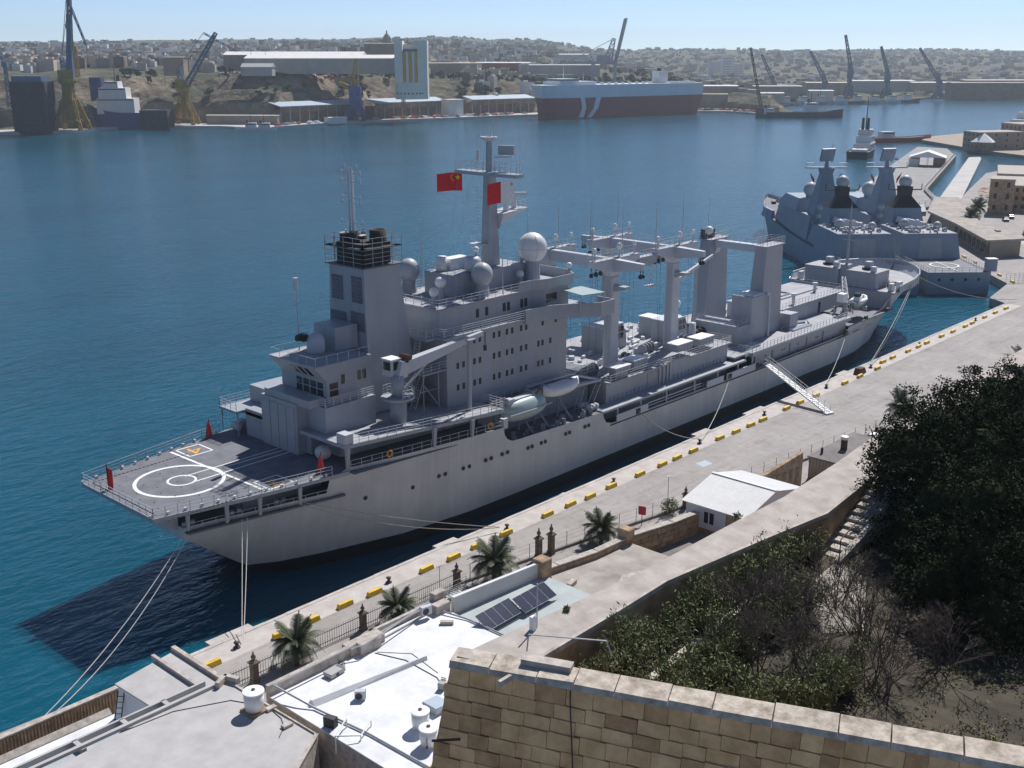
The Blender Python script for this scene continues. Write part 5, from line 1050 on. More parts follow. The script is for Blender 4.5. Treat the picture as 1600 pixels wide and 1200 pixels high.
o = MB().prismy([(129.2, 2.005), (132.2, 2.005), (131.4, 3.1), (129.8, 3.1)], -19.8, -18.7).build('rusty_box', 'rust'); tag(o, 'rusty brown steel box between two yellow blocks on the quay', 'box')
# the security fence behind the quay
FP = [(-8, -24.9), (18.3, -25.3), (24.8, -25.4), (46.8, -29.0), (56.2, -30.7), (107, -36.4)]
def fy(x): return lerpt(x, FP)
fe = thing('iron_fence', 'dark iron railing along the back of the quay beside the palms', 'fence', (0, 0, 0))
m_ = MB(); x = -8.0
while x < 25:
    m_.cyl((x, fy(x), 2), (x, fy(x), 3.7), .025, .012, 4, False); x += .28
m_.build('picket', 'iron', fe)['kind'] = 'stuff'
for z in (2.35, 3.4): MB().tube([(x, fy(x), z) for x in (-8, 18, 25)], .035, 4).build('fence_rail', 'iron', fe)
fe2 = thing('wire_fence', 'long dark wire fence crossing the back of the quay', 'fence', (0, 0, 0))
for i in range(31):
    x = 26 + i * 2.7; MB().cyl((x, fy(x), 2), (x, fy(x), 4.0), .035, .035, 5).build('fence_post', 'iron', fe2)
for k in range(4): MB().tube([(x, fy(x), 2.5 + k * .48) for x in (26, 36, 46.8, 56.2, 80, 107)], .012, 3).build('fence_wire', 'iron', fe2)
MB().box(26, 107, 0, .12, 2.0, 2.0).v
m_ = MB()
for (x0, y0), (x1, y1) in zip(FP[2:], FP[3:]): m_.hexa([(x0, y0 - .15, 2), (x1, y1 - .15, 2), (x1, y1 + .15, 2), (x0, y0 + .15, 2), (x0, y0 - .15, 2.3), (x1, y1 - .15, 2.3), (x1, y1 + .15, 2.3), (x0, y0 + .15, 2.3)])
m_.build('fence_kerb', 'asphalt', fe2)
pil = thing('gate_pillar', 'weathered stone pillar with urn finial behind the round water tank', 'pillar', (-1.5, -25.6, 2)); pil.scale = (.72, .72, .72)
MB().box(-.5, .5, -.5, .5, 0, .5).box(-.42, .42, -.42, .42, .5, 2.7).build('shaft', 'pillar', pil, bevel=.03)
MB().box(-.58, .58, -.58, .58, 2.7, 2.9).taper(-.5, .5, -.5, .5, 2.9, -.2, .2, -.2, .2, 3.2).build('cap', 'pillar', pil)
MB().lathe([(.1, 3.2), (.28, 3.4), (.34, 3.6), (.2, 3.85), (.08, 4.0), (.14, 4.15), (.04, 4.3)], (0, 0, 0), 10).build('urn', 'pillar', pil, True)
for x, lab in ((11.3, 'weathered stone pillar with urn finial between the first two palms'), (24.0, 'weathered stone pillar with urn finial beside the stored metal stair'), (35.2, 'left of two adjoining stone pillars with urn finials'), (37.0, 'right of two adjoining stone pillars with urn finials'), (58.5, 'small stone pillar with urn beside the white hut')):
    c = copy_tree(pil); setloc(c, (x, fy(x) - .2, 2), 0, .66); c['label'] = lab
    if x > 30 and x < 40: c.scale = (.72, .72, .85)
# stored metal stair and pole
st = thing('metal_stair', 'grey metal stair section with railing lying along the fence', 'stair', (18.6, -27.0, 2.2))
for i in range(14): MB().box(i * .42, i * .42 + .3, -.5, .5, .15, .2).build('tread', 'steel', st)
for y in (-.52, .52): MB().box(0, 5.9, y - .03, y + .03, .05, .3).rail([(0, y, .2), (5.9, y, .2)], 1.0, 2, 1.1, .03).build('handrail', 'steel', st)
for x, y, lab, h in ((4.2, -24.6, 'thin lamp pole standing behind the first palm', 3.6), (27.0, -26.0, 'thin lamp pole standing behind the third palm', 4.2), (56.0, -30.2, 'pole with small lamp above the bushes by the hut', 4.6), (19.8, -27.4, 'bare thin pole beside the stored metal stair', 4.5)):
    p_ = thing('lamp_pole', lab, 'lamp pole', (x, y, 2)); MB().cyl((0, 0, 0), (0, 0, h), .05, .04, 6).build('post', 'steel', p_); MB().obox((0, 0, h), (.7, .16, .08)).build('lamp_head', 'steel', p_)
rs = thing('red_sign', 'red lifebuoy box on a post at the back of the quay', 'lifebuoy box', (50.4, -30.4, 2)); MB().cyl((0, 0, 0), (0, 0, 1.4), .05, .05, 6).build('post', 'iron', rs); MB().obox((0, 0, 1.9), (.25, .95, 1.1), .3).build('box', 'redp', rs, bevel=.08)

# ================================================================ palms
def frond_mesh(L, droop, name):
    m_ = MB(); pts = []; n = 12
    for i in range(n + 1):
        t = i / n; pts.append(Vector((L * (t - .12 * t * t), 0, L * (.55 * t - droop * t * t))))
    for i in range(n): m_.cyl(pts[i], pts[i + 1], .035 * (1 - i / n) + .008, .035 * (1 - (i + 1) / n) + .008, 4, False)
    for i in range(1, 2 * n + 1):
        t = i / (2 * n); k = min(n - 1, int(t * n)); c = pts[k].lerp(pts[k + 1], t * n - k); d = (pts[k + 1] - pts[k]).normalized()
        w_ = L * .25 * (math.sin(PI * min(1, t * 1.05 + .08)) ** .6 + .12)
        for s_ in (-1, 1):
            e = c + d * (w_ * .55) + Vector((0, s_ * w_ * .8, -w_ * .32 + .1 * w_ * random.random())); q = d * (.07)
            m_.add([c - q, c + q, e + q * .3, e - q * .3], [(0, 1, 2, 3)])
    return m_.mesh(name, 'palm')
FR = [frond_mesh(2.8, d, 'frond') for d in (.3, .6, .9, 1.2)]
def palm(x, y, z, h, sc, label, n=30):
    p_ = thing('palm_tree', label, 'palm tree', (x, y, z), 0, 'palms along the back of the quay')
    m_ = MB()
    for k in range(9): r0 = .26 - .06 * k / 9; m_.cyl((0, 0, h * k / 9), (0, 0, h * (k + 1) / 9), r0 * .92, r0 * 1.12, 9)
    m_.cyl((0, 0, h - .3), (0, 0, h + .25), .34, .22, 9); m_.build('trunk', 'bark', p_)
    for i in range(n):
        u = i / n; f_ = bpy.data.objects.new('frond', FR[min(3, int(u * 4 + random.uniform(-.4, .4)) if u > .1 else 0) if u * 4 + .4 < 4.4 else 3]); COL.objects.link(f_); f_.parent = p_
        f_.location = (0, 0, h + .15); f_.rotation_euler = (random.uniform(-.15, .15), R(-38 + 62 * u) , i * 2.399 + random.uniform(-.2, .2)); s_ = sc * random.uniform(.85, 1.12); f_.scale = (s_, s_, s_)
    return p_
palm(2.8, -26.0, 2, 2.2, 1.05, 'palm with drooping fronds left of the others, above the long white roof edge')
palm(14.4, -27.0, 2, 1.7, .95, 'low palm between two urn pillars behind the white roof')
palm(27.0, -28.2, 2, 2.6, 1.2, 'large palm beside the stored metal stair')
palm(42.8, -30.2, 2, 1.9, 1.0, 'palm just behind the brown stone wall near the twin pillars')
for x, y, h, s_, lab in ((105.5, -37.8, 3.4, 1.3, 'palm at the edge of the big dark tree beside the parked white car'), (131, -46.5, 6.6, 1.4, 'palm behind the parapet, nearest the tree top'), (146, -45.5, 6.8, 1.4, 'palm behind the parapet, middle of three'), (158, -47.5, 7.5, 1.4, 'palm at the right edge above the parapet'), (309, 30, 5, 1.6, 'palm among the waterfront cafes'), (330, 36, 5, 1.6, 'palm farthest along the waterfront')):
    palm(x, y, 2, h, s_, lab, 22)
bu = None

# ================================================================ foliage helper
def leaves(m_, c, rad, n, sz, asp=2.2, shell=.45, up=.3):
    for _ in range(n):
        d = Vector((random.gauss(0, 1), random.gauss(0, 1), random.gauss(0, 1))).normalized(); r_ = (shell + (1 - shell) * random.random() ** .6)
        r_ *= 1 + .22 * mn.noise(Vector(c) * .7 + d * 2.1)
        p = Vector((c[0] + d.x * rad[0] * r_, c[1] + d.y * rad[1] * r_, c[2] + d.z * rad[2] * r_))
        t = (Vector((random.gauss(0, 1), random.gauss(0, 1), random.gauss(0, 1))) + d * .6 + Vector((0, 0, up))).normalized(); b_ = t.orthogonal().normalized(); b_.rotate(Matrix.Rotation(random.random() * 6.28, 3, t))
        s_ = sz * random.uniform(.6, 1.3); a_ = t * (s_ * .5); b_ = b_ * (s_ / asp * .5)
        m_.add([p - a_, p - b_, p + a_, p + b_], [(0, 1, 2, 3)])
    return m_

# ================================================================ roofs below the bastion
# grey-roofed house
gh = thing('grey_roof_house', 'house with large plain grey flat roof and round white water tank', 'house', (-18, -45, 2))
GX, GY = -18, -45
gp = [(-26.5, -37.6), (-27, -62), (-15.2, -50.2), (-10.7, -47.2), (-11.0, -36.3)]
MB().prism([(x - GX, y - GY) for x, y in gp], 0, 8.9).build('wall', 'stonel', gh)
MB().prism([(x - GX, y - GY) for x, y in gp], 8.9, 9.0).build('roof', 'roofg', gh)
m_ = MB()
for (x0, y0), (x1, y1) in zip(gp[2:], gp[3:]):
    m_.hexa([(x0 - GX - .1, y0 - GY - .1, 9.0), (x1 - GX + .0, y1 - GY - .1, 9.0), (x1 - GX - .2, y1 - GY + .1, 9.0), (x0 - GX - .2, y0 - GY + .2, 9.0), (x0 - GX - .1, y0 - GY - .1, 9.12), (x1 - GX + .0, y1 - GY - .1, 9.12), (x1 - GX - .2, y1 - GY + .1, 9.12), (x0 - GX - .2, y0 - GY + .2, 9.12)])
m_.build('roof_edge', 'stonel', gh)
MB().box(-8.4, 6.9, 8.15, 8.45, 9.0, 9.25).build('kerb', 'roofg', gh); MB().obox((6.4, 8.2, 9.25), (1.3, .35, .5), .5).obox((7.1, 7.9, 9.25), (.35, 1.3, .5), .3).build('corner_ornament', 'stonel', gh)
MB().box(-8.3, 6.0, 8.5, 9.8, 8.2, 8.3).build('lower_ledge', 'roofb', gh)
m_ = MB()
for x in (-4.5, -1, 2.3): m_.box(x, x + .35, 8.45, 9.9, 8.3, 8.75)
m_.box(-8.5, 6, 9.8, 10.0, 8.1, 8.75); m_.build('ledge_wall', 'roofg', gh)
m_ = MB()
m_.tube([(6.6, 3.8, 9.03), (5.6, 5.8, 9.03), (2, 7.6, 9.03), (-2, 8, 9.03)], .03, 4); m_.tube([(6.9, 2.9, 9.03), (6.7, 1.2, 9.03), (6.2, .2, 9.03), (5.2, -.6, 9.03)], .03, 4); m_.build('roof_cable', 'iron', gh)
for x, y in ((6.9, 2.7), (6.4, .1)): MB().box(x - .4, x + .4, y - .22, y + .22, 9.0, 9.22).build('roof_block', 'stonel', gh, bevel=.02)
def tank(x, y, z, r_, h_, label, stand=True):
    t = thing('water_tank', label, 'water tank', (x, y, z))
    if stand: MB().box(-.75, .75, -.75, .75, 0, .18).build('stand', 'stoned', t, bevel=.02)
    MB().lathe([(r_ * .9, .18), (r_, h_ * .5), (r_, h_)], (0, 0, 0), 28).build('body', 'white', t, True)
    MB().lathe([(r_ * 1.08, h_), (r_ * 1.08, h_ + .1), (r_ * .5, h_ + .16), (.1, h_ + .18)], (0, 0, 0), 28).build('lid', 'white', t); MB().lathe([(.14, h_ + .17), (.14, h_ + .24)], (0, 0, 0), 8).build('cap', 'iron', t)
    return t
tank(-12.0, -41.6, 11.0, .72, 1.55, 'tall round white water tank on a dark stand, alone on the grey roof')
# low white store with slanting face and ladder at the water's edge
ls = thing('low_store', 'low store with flat grey roof and slanted white end wall at the water', 'store', (-10.6, -25, 2))
MB().hexa([(-4.4, -5.0, 0), (3.4, -5.0, 0), (3.4, 2.4, 0), (-3.8, 1.2, 0), (-2.4, -4.6, 4.4), (3.4, -4.6, 4.4), (3.4, 2.2, 4.4), (-2.8, 1.0, 4.4)]).build('wall', 'white', ls)
MB().prism([(-2.7, -4.7), (3.6, -4.7), (3.6, 2.4), (-3.0, 1.2)], 4.4, 4.55).build('roof', 'roofg', ls)
MB().box(3.0, 3.4, -5.2, 2.6, 4.55, 4.9).box(1.1, 1.4, -5.2, 2.6, 4.55, 4.9).build('roof_kerb', 'stonel', ls)
MB().cyl((-2.9, -3.9, 2.7), (-3.1, -3.9, 2.7), .12, .12, 8).build('vent', 'iron', ls)
la = thing('ladder', 'dark ladder leaning on the white end wall of the low store', 'ladder', (-14.4, -25.6, 2.2)); MB().ladder((-1.0, -.6, .2), (.9, 1.0, 4.0), .55, .42, (.6, -.75, 0), .045).build('ladder_frame', 'iron', la)
lr = thing('low_terrace', 'low white terrace roof with tiled curb below the grey house', 'terrace', (-18, -25, 2)); MB().box(-9, 4.5, -3.5, 1.6, 0, 1.5).build('wall', 'white', lr); MB().box(-9, 4.6, -3.6, 1.7, 1.5, 1.56).build('roof', 'roofw', lr)
MB().prismx([(1.9, 1.5), (2.9, 1.5), (2.4, 1.9)], -8, 4.2).build('tile_ridge', 'stonel', lr); MB().obox((-.2, -1.6, 2.0), (.8, .5, .9), .4).build('stone_block', 'stonel', lr)
m_ = MB()
for k in range(3): m_.cyl((-6 + k * .2, -2.6, 1.6), (-5.9 + k * .2, -2.6, 3.0), .02, .02, 4)
m_.build('aerial', 'iron', lr)
bw_ = thing('garden_wall', 'brown fluted wall between the low terrace and the water', 'wall', (-18, -20.6, 2)); MB().box(-9, 6.2, -.25, .1, 0, 2.1).build('wall', 'stoned', bw_)
for i in range(54): MB().box(-8.9 + i * .28, -8.75 + i * .28, -.32, -.25, .1, 2.0).build('flute', 'stone', bw_)
MB().box(-9, 6.2, -.35, .2, 2.1, 2.25).build('coping', 'stonel', bw_)
# white-roofed house
wh = thing('white_roof_house', 'house with dazzling white flat roof between the grey roof and the bastion', 'house', (0, -52, 2))
MB().prism([(-10, -20), (20, -20), (8, 5), (7.9, 12.4), (-10.2, 11.2)], 0, 8.9).build('wall', 'stonel', wh)
MB().prism([(-10, -20), (20, -20), (8, 5), (7.9, 12.4), (-10.2, 11.2)], 8.9, 9.0).build('roof', 'roofw', wh)
m_ = MB(); m_.box(-10.2, -1.2, 11.2, 11.55, 8.0, 9.85); m_.box(.9, 7.9, 12.2, 12.5, 8.0, 9.6); m_.build('parapet', 'stonel', wh)
m_ = MB(); m_.box(-2.6, .9, 11.0, 12.2, 8.4, 9.75); m_.box(-1.9, .2, 10.6, 11.4, 8.4, 9.9); m_.box(6.6, 8.2, 11.0, 12.3, 8.4, 9.8); m_.box(7.2, 8.6, 11.9, 12.6, 9.4, 10.4); m_.build('parapet_pier', 'stonel', wh, bevel=.06)
m_ = MB(); m_.tube([(-10, 10.9, 9.95), (-2.8, 11.0, 9.95), (-1.8, 10.5, 9.95), (.9, 10.9, 9.95), (6.4, 12.0, 9.95)], .07, 6); m_.tube([(.9, 11.6, 9.6), (6.4, 12.1, 9.55)], .07, 6); m_.tube([(.9, 11.4, 9.1), (6.4, 11.8, 9.1)], .06, 6); m_.tube([(-9.9, 10.8, 9.9), (-9.4, 8.6, 9.5), (-9.0, 7.4, 9.15), (-8.4, 2, 9.12), (-8.2, -4, 9.12), (-8, -10, 9.12)], .08, 6); m_.tube([(6.9, 12.0, 9.3), (7.8, 8.6, 9.12), (7.9, 4, 9.12)], .08, 6); m_.build('pipe', 'steel', wh)
m_ = MB(); m_.hexa([(-8.8, 7.6, 9.0), (1.2, 6.4, 9.0), (1.2, 6.7, 9.0), (-8.8, 8.4, 9.0), (-8.8, 7.9, 9.42), (1.2, 6.5, 9.34), (1.2, 6.6, 9.34), (-8.8, 8.1, 9.42)]); m_.build('roof_ridge', 'roofw', wh)
m_ = MB(); m_.tube([(-.9, 10.2, 9.03), (0, 7.6, 9.03), (-.1, 4, 9.03), (-1.6, 0.5, 9.03), (-2.9, -1.2, 9.03)], .035, 4); m_.tube([(-.7, 10.2, 9.03), (1.0, 8.0, 9.03), (.4, 4.4, 9.03)], .02, 4); m_.build('roof_cable', 'iron', wh)
def ac(x, y, z, rz, label, d=(1.0, .42, .85), flat=False):
    t = thing('air_conditioner', label, 'air conditioner', (x, y, z), rz)
    MB().box(-d[0] / 2, d[0] / 2, -d[1] / 2, d[1] / 2, .08, d[2]).build('casing', 'fgrey' if flat else 'shipl', t, bevel=.02); MB().cyl((-.1, -d[1] / 2 - .012, d[2] / 2), (-.1, -d[1] / 2 + .02, d[2] / 2), d[2] * .36, d[2] * .36, 18).build('fan_grille', 'iron', t)
    m_ = MB()
    for k in range(5): m_.box(d[0] / 2, d[0] / 2 + .015, -d[1] / 2 + .05, d[1] / 2 - .05, .15 + k * .14, .22 + k * .14)
    m_.build('louvre', 'iron', t); return t
ac(5.7, -40.6, 11.3, -.2, 'pale air conditioner with round fan hung on the roof parapet')
ac(-5.9, -46.0, 11, -.75, 'grey air conditioner standing alone on the white roof', (.8, .45, .75))
ac(-5.0, -41.9, 11, .1, 'low dark air conditioner lying near the roof parapet', (1.5, .9, .42), True)
ac(-.9, -49.4, 11, .4, 'small dark air conditioner beside the bastion wall', (.6, .5, .6), True)
o = MB().obox((6.2, -42.6, 11.15), (1.1, .35, .3), -.8).build('loose_block', 'stonel'); tag(o, 'loose stone block lying on the white roof by the fan unit', 'stone')
tank(-5.4, -51.9, 11.0, .62, 1.3, 'left of the two white tanks beside the bastion wall', False); tank(-6.4, -53.8, 11.0, .62, 1.3, 'nearer of the two white tanks beside the bastion wall', False)
sk_ = thing('skylight', 'small glazed skylight box by the tanks on the white roof', 'skylight', (-3.0, -51.0, 11)); MB().box(-.7, .7, -.7, .7, 0, .45).build('frame', 'steel', sk_); MB().hexa([(-.75, -.75, .46), (.75, -.75, .46), (.75, .75, .46), (-.75, .75, .46), (-.7, -.7, .62), (.7, -.7, .5), (.7, .7, .5), (-.7, .7, .62)]).build('glazing', 'fblue', sk_)
fr = thing('pipe_frame', 'white pipe frame at the corner of the grey house', 'frame', (-9.8, -47.6, 10.2)); MB().tube([(-.8, -1.4, 0), (-.8, -1.4, 1.4), (1.0, -.4, 1.5), (1.0, -.4, 0)], .05, 5).tube([(.6, -2.4, 0), (.6, -2.4, 1.2), (2.2, -1.6, 1.3), (2.2, -1.6, 0)], .05, 5).tube([(-.8, -1.4, 1.4), (.6, -2.4, 1.2)], .05, 5).build('frame_pipes', 'white', fr); MB().obox((.3, .5, .9), (.5, .9, 1.3), .3).build('meter_box', 'iron', fr)
# blue-grey roof with solar panels
br = thing('blue_roof_house', 'house with blue-grey roof carrying two tilted solar arrays', 'house', (13, -46, 2))
MB().prism([(-4.9, -20), (6, -20), (6.2, 4.3), (-4.8, 5.2)], 0, 8.4).build('wall', 'stonel', br); MB().prism([(-4.9, -20), (6, -20), (6.2, 4.3), (-4.8, 5.2)], 8.4, 8.5).build('roof', 'roofb', br)
MB().hexa([(-4.6, 4.8, 8), (6.0, 4.1, 8), (6.0, 4.4, 8), (-4.6, 5.15, 8), (-4.6, 4.8, 10.1), (6.0, 4.1, 9.9), (6.0, 4.4, 9.9), (-4.6, 5.15, 10.1)]).build('white_wall', 'hutwall', br)
MB().box(5.4, 6.8, 3.6, 4.9, 8, 10.2).build('stone_pier', 'stone', br, bevel=.08)
def solar(x, y, z, rz, label):
    t = thing('solar_array', label, 'solar panels', (x, y, z), rz)
    for i in range(4):
        p_ = MB().obox((-1.6 + i * 1.07, 0, .85), (1.03, 1.7, .05), 0, -.48).build('panel', 'solar', t)
        MB().obox((-1.6 + i * 1.07, .0, .845), (1.07, 1.74, .03), 0, -.48).build('panel_frame', 'steel', p_)
        MB().cyl((-1.6 + i * 1.07, -.7, .1), (-1.6 + i * 1.07, -.75, 1.2), .03, .03, 5).build('strut', 'steel', t)
    MB().box(-2.1, 2.1, -.9, -.8, 0, .08).box(-2.1, 2.1, .7, .8, 0, .08).build('base_rail', 'steel', t); return t
solar(9.9, -45.0, 10.5, R(-178), 'nearer tilted solar array on the blue-grey roof'); solar(14.2, -45.2, 10.5, R(-178), 'farther tilted solar array on the blue-grey roof')
# weathered roof and court behind the brown wall
wr = thing('weathered_roof_house', 'low building with stained weathered roof beyond the solar arrays', 'house', (27, -44, 2))
MB().prism([(-7.9, -20), (7, -20), (7.0, 3.6), (-7.8, 5.0)], 0, 6.3).build('wall', 'stone', wr); MB().prism([(-7.9, -20), (7, -20), (7.0, 3.6), (-7.8, 5.0)], 6.3, 6.4).build('roof', 'roofd', wr)
m_ = MB(); m_.add([(-6, -1, 6.44), (-2, -1.8, 6.44), (.5, -.6, 6.44), (2.4, -1.4, 6.44), (1.2, -3, 6.44), (-2.4, -3.4, 6.44), (-5, -2.6, 6.44)], [tuple(range(6, -1, -1))]); m_.build('repair_patch', 'stonel', wr)
MB().obox((-4.4, 1.6, 6.6), (1.2, .5, .4), .2).build('roof_block', 'stonel', wr)
ct = thing('sunken_court', 'dark paved court between the brown wall and the white hut', 'court', (39, -45, 2)); MB().box(-5, 5.6, -20, 4.0, 0, 4.6).build('court_base', 'stoned', ct); MB().box(-5, 5.6, -20, 4.0, 4.6, 4.65).build('court_floor', 'asphalt', ct)
sw = thing('stone_wall', 'long brown stone wall curving beside the weathered roof and court', 'wall', (20, -39, 2))
WP = [(0, .3), (4, -.3), (9, -1.2), (14.5, -1.4), (20, -2.6), (24, -3.1)]
m_ = MB()
for (x0, y0), (x1, y1) in zip(WP, WP[1:]): m_.hexa([(x0, y0 - .3, 0), (x1, y1 - .3, 0), (x1, y1 + .3, 0), (x0, y0 + .3, 0), (x0, y0 - .3, 7.0), (x1, y1 - .3, 7.0), (x1, y1 + .3, 7.0), (x0, y0 + .3, 7.0)])
m_.build('core', 'stoned', sw)
wb_m = [MB().hexa([(0, 0, 0), (1, 0, 0), (1, .4, 0), (0, .4, 0), (.01, random.uniform(-.04, .02), .97), (.98, random.uniform(-.04, .02), .97), (.98, .4, .97), (.01, .4, .97)]).mesh('stone_block', ('stone', 'stoned', 'stone')[i % 3]) for i in range(6)]
for (x0, y0), (x1, y1) in zip(WP, WP[1:]):
    L = math.hypot(x1 - x0, y1 - y0); k = max(1, round(L / 1.05)); an = math.atan2(y1 - y0, x1 - x0)
    for i in range(k):
        for j in range(4):
            if x0 > 12 and j < 1: pass
            o = bpy.data.objects.new('stone_block', wb_m[random.randrange(6)]); COL.objects.link(o); o.parent = sw
            t = i / k; o.location = (x0 + (x1 - x0) * t + math.sin(an) * .34, y0 + (y1 - y0) * t - math.cos(an) * .34 - .0, 4.55 + j * .58); o.rotation_euler = (0, 0, an); o.scale = (L / k * .985, 1, .57)
for (x0, y0), (x1, y1) in zip(WP, WP[1:]):
    an = math.atan2(y1 - y0, x1 - x0); MB().obox(((x0 + x1) / 2, (y0 + y1) / 2, 7.05), (math.hypot(x1 - x0, y1 - y0) + .1, .8, .14), an).build('coping', 'stonel', sw)
MB().box(13.2, 14.4, -2.0, -.6, 6.9, 8.0).build('broken_pier', 'stone', sw, bevel=.1)
# hut with corrugated roof
ht = thing('corrugated_hut', 'white hut with gabled corrugated metal roof above the court', 'hut', (44.5, -44, 2))
MB().box(0, 11.2, -3.6, 3.6, 0, 5.2).build('base_wall', 'stoned', ht); MB().prismy([(0, 5.2), (11.2, 5.2), (11.2, 7.9), (5.6, 9.2), (0, 7.9)], -3.6, 3.6).build('wall', 'hutwall', ht)
MB().box(-.04, 0, -3.7, -1.4, 4.9, 7.85).build('stone_facing', 'stone', ht)
for y in (.3, 1.0): w_ = MB().box(-.05, 0, y - .28, y + .28, 5.9, 7.2).build('window', 'dark', ht); MB().box(-.08, -.05, y - .34, y - .28, 5.85, 7.25).box(-.08, -.05, y + .28, y + .34, 5.85, 7.25).box(-.08, -.05, y - .34, y + .34, 7.2, 7.26).build('frame', 'white', w_)
def corrug(x0, z0, x1, z1, ya, yb, name):
    m_ = MB(); n = 64; vs = []; fs = []
    for i in range(n + 1):
        y = ya + (yb - ya) * i / n; dz = .045 if i % 2 else -.02
        vs += [(x0, y, z0 + dz), (x1, y, z1 + dz)]
    for i in range(n): fs.append((2 * i, 2 * i + 1, 2 * i + 3, 2 * i + 2))
    m_.add(vs, fs); o = m_.build(name, 'corr', ht); s_ = o.modifiers.new('solid', 'SOLIDIFY'); s_.thickness = .05; return o
corrug(-.5, 7.9, 5.6, 9.32, -4.1, 4.0, 'roof_slope'); corrug(5.6, 9.32, 11.8, 7.85, -4.1, 4.0, 'roof_slope')
MB().box(5.4, 5.8, -4.1, 4.0, 9.33, 9.4).build('ridge_cap', 'corr', ht)
rp = thing('rubble_roof', 'small broken tiled lean-to roof beside the corrugated hut', 'lean-to', (50, -49.5, 2)); MB().hexa([(-3, -1.4, 5.5), (4, -1.4, 5.5), (4, 1.2, 6.2), (-3, 1.2, 6.2), (-3, -1.4, 5.7), (4, -1.4, 5.7), (4, 1.2, 6.4), (-3, 1.2, 6.4)]).build('tile_slope', 'terracotta', rp); MB().box(-3, 4, -1.4, 1.2, 0, 5.5).build('wall', 'stone', rp); MB().obox((.5, .2, 6.2), (3.4, .7, .1), .1, .26).build('loose_sheet', 'corr', rp)
# ruined wall piece behind hut
rw = thing('ruined_wall', 'broken stretch of brown stone wall behind the corrugated hut', 'wall', (64, -36.5, 2)); MB().hexa([(0, -.4, 0), (11, -1.6, 0), (11, -1.0, 0), (0, .2, 0), (0, -.4, 3.0), (11, -1.6, 4.6), (11, -1.0, 4.6), (0, .2, 3.0)]).build('wall', 'stone', rw)
for k in range(7): MB().hexa([(1.2 + k * 1.4, -.62 - k * .15, .2), (1.8 + k * 1.4, -.7 - k * .15, .2), (1.8 + k * 1.4, -.5 - k * .15, .2), (1.2 + k * 1.4, -.4 - k * .15, .2), (1.2 + k * 1.4, -.62 - k * .15, 2.8), (1.8 + k * 1.4, -.7 - k * .15, 2.8), (1.8 + k * 1.4, -.5 - k * .15, 2.8), (1.2 + k * 1.4, -.4 - k * .15, 2.8)]).build('buttress', 'stoned', rw)
# kiosk with flat roof
ki = thing('flat_roof_kiosk', 'brown clad kiosk with flat grey roof on the quay behind the parapet', 'kiosk', (84.5, -39.6, 2)); MB().box(-6.4, 6.4, -2.2, 2.2, 0, 3.0).build('wall', 'fbrown', ki); MB().box(-6.6, 6.6, -2.4, 2.4, 3.0, 3.15).build('roof', 'asphalt', ki)
for k in range(9): MB().box(-6.43, -6.4, -2.1 + k * .46, -1.72 + k * .46, .1, 2.9).build('cladding_board', 'fbeige', ki)
MB().box(-6.45, -6.42, -1.4, -.4, 1.0, 2.2).build('window', 'fwhite', ki); MB().cyl((-1, 0, 3.15), (-1, 0, 4.6), .45, .45, 12).build('vent_drum', 'rust', ki); MB().cyl((-4.5, 1.4, 3.15), (-4.5, 1.4, 4.0), .18, .18, 8).build('vent', 'iron', ki); MB().lathe([(.52, 4.6), (.52, 5.0), (.1, 5.1)], (-1, 0, 0), 12).build('vent_cap', 'white', ki)
def car(x, y, z, rz, m, label, group=None, sc=1.0):
    c = thing('parked_car', label, 'car', (x, y, z), rz, group); c.scale = (sc, sc, sc)
    MB().prismy([(-2.1, .35), (2.1, .35), (2.15, .75), (1.2, .95), (-1.9, 1.0), (-2.15, .8)], -.85, .85).build('body', m, c, bevel=.08)
    MB().prismy([(-1.7, .98), (1.0, .93), (.35, 1.45), (-1.2, 1.48)], -.72, .72).build('cabin', 'glass', c, bevel=.06); MB().box(-1.1, .3, -.68, .68, 1.46, 1.5).build('roof_panel', m, c)
    for wx in (-1.35, 1.35):
        for wy in (-.8, .8): MB().cyl((wx, wy - .12, .33), (wx, wy + .12, .33), .33, .33, 12).build('wheel', 'black', c)
    return c
car0 = car(97.5, -37.6, 2, .3, 'white', 'white car parked at the end of the flat-roofed kiosk')

# ================================================================ bastion, terrace and garden
ba = thing('bastion_wall', 'tall weathered limestone bastion wall in the near foreground', 'wall', (-29.6, -80.2, 0))
u_ = Vector((.40, -.9165, 0)); nn_ = Vector((-.9165, -.40, 0)); bt = .15; upv = (Vector((0, 0, 1)) - nn_ * bt).normalized()
def face(s_, d_, o_=0.0):   # s along the wall, d metres down the face, o outwards
    p = u_ * s_ + nn_ * (bt * d_ + o_) + Vector((0, 0, 37.75 - d_)); return p
core = [face(-.15 * 0, 0, -.08), face(24, 0, -.08), face(24, 0, -1.0), face(.3, 0, -1.0)]
m_ = MB(); a0 = face(-.0, 0, -.06); a1 = face(26, 0, -.06); b0 = face(-.15 * 36, 36, -.06); b1 = face(26, 36, -.06); bk = Vector((.6, .25, 0))
m_.hexa([b0, b1, b1 + bk, b0 + bk + Vector((0, 0, 0)), a0, a1, a1 + bk, a0 + bk]); m_.build('core', 'wallsd', ba)
bv = []
for i in range(14):
    j = lambda a: random.uniform(-a, a)
    m_ = MB(); m_.hexa([(.004 + j(.003), -.5, .006), (.996 + j(.003), -.5, .006), (.990 + j(.006), .5 + j(.07), .012 + j(.008)), (.010 + j(.006), .5 + j(.07), .012 + j(.008)), (.004 + j(.003), -.5, .994), (.996 + j(.003), -.5, .994), (.990 + j(.006), .48 + j(.07), .984 + j(.01)), (.010 + j(.006), .48 + j(.07), .984 + j(.01))])
    bv.append(m_.mesh('stone_block', ('wallst', 'wallst', 'wallsd', 'wallst')[i % 4]))
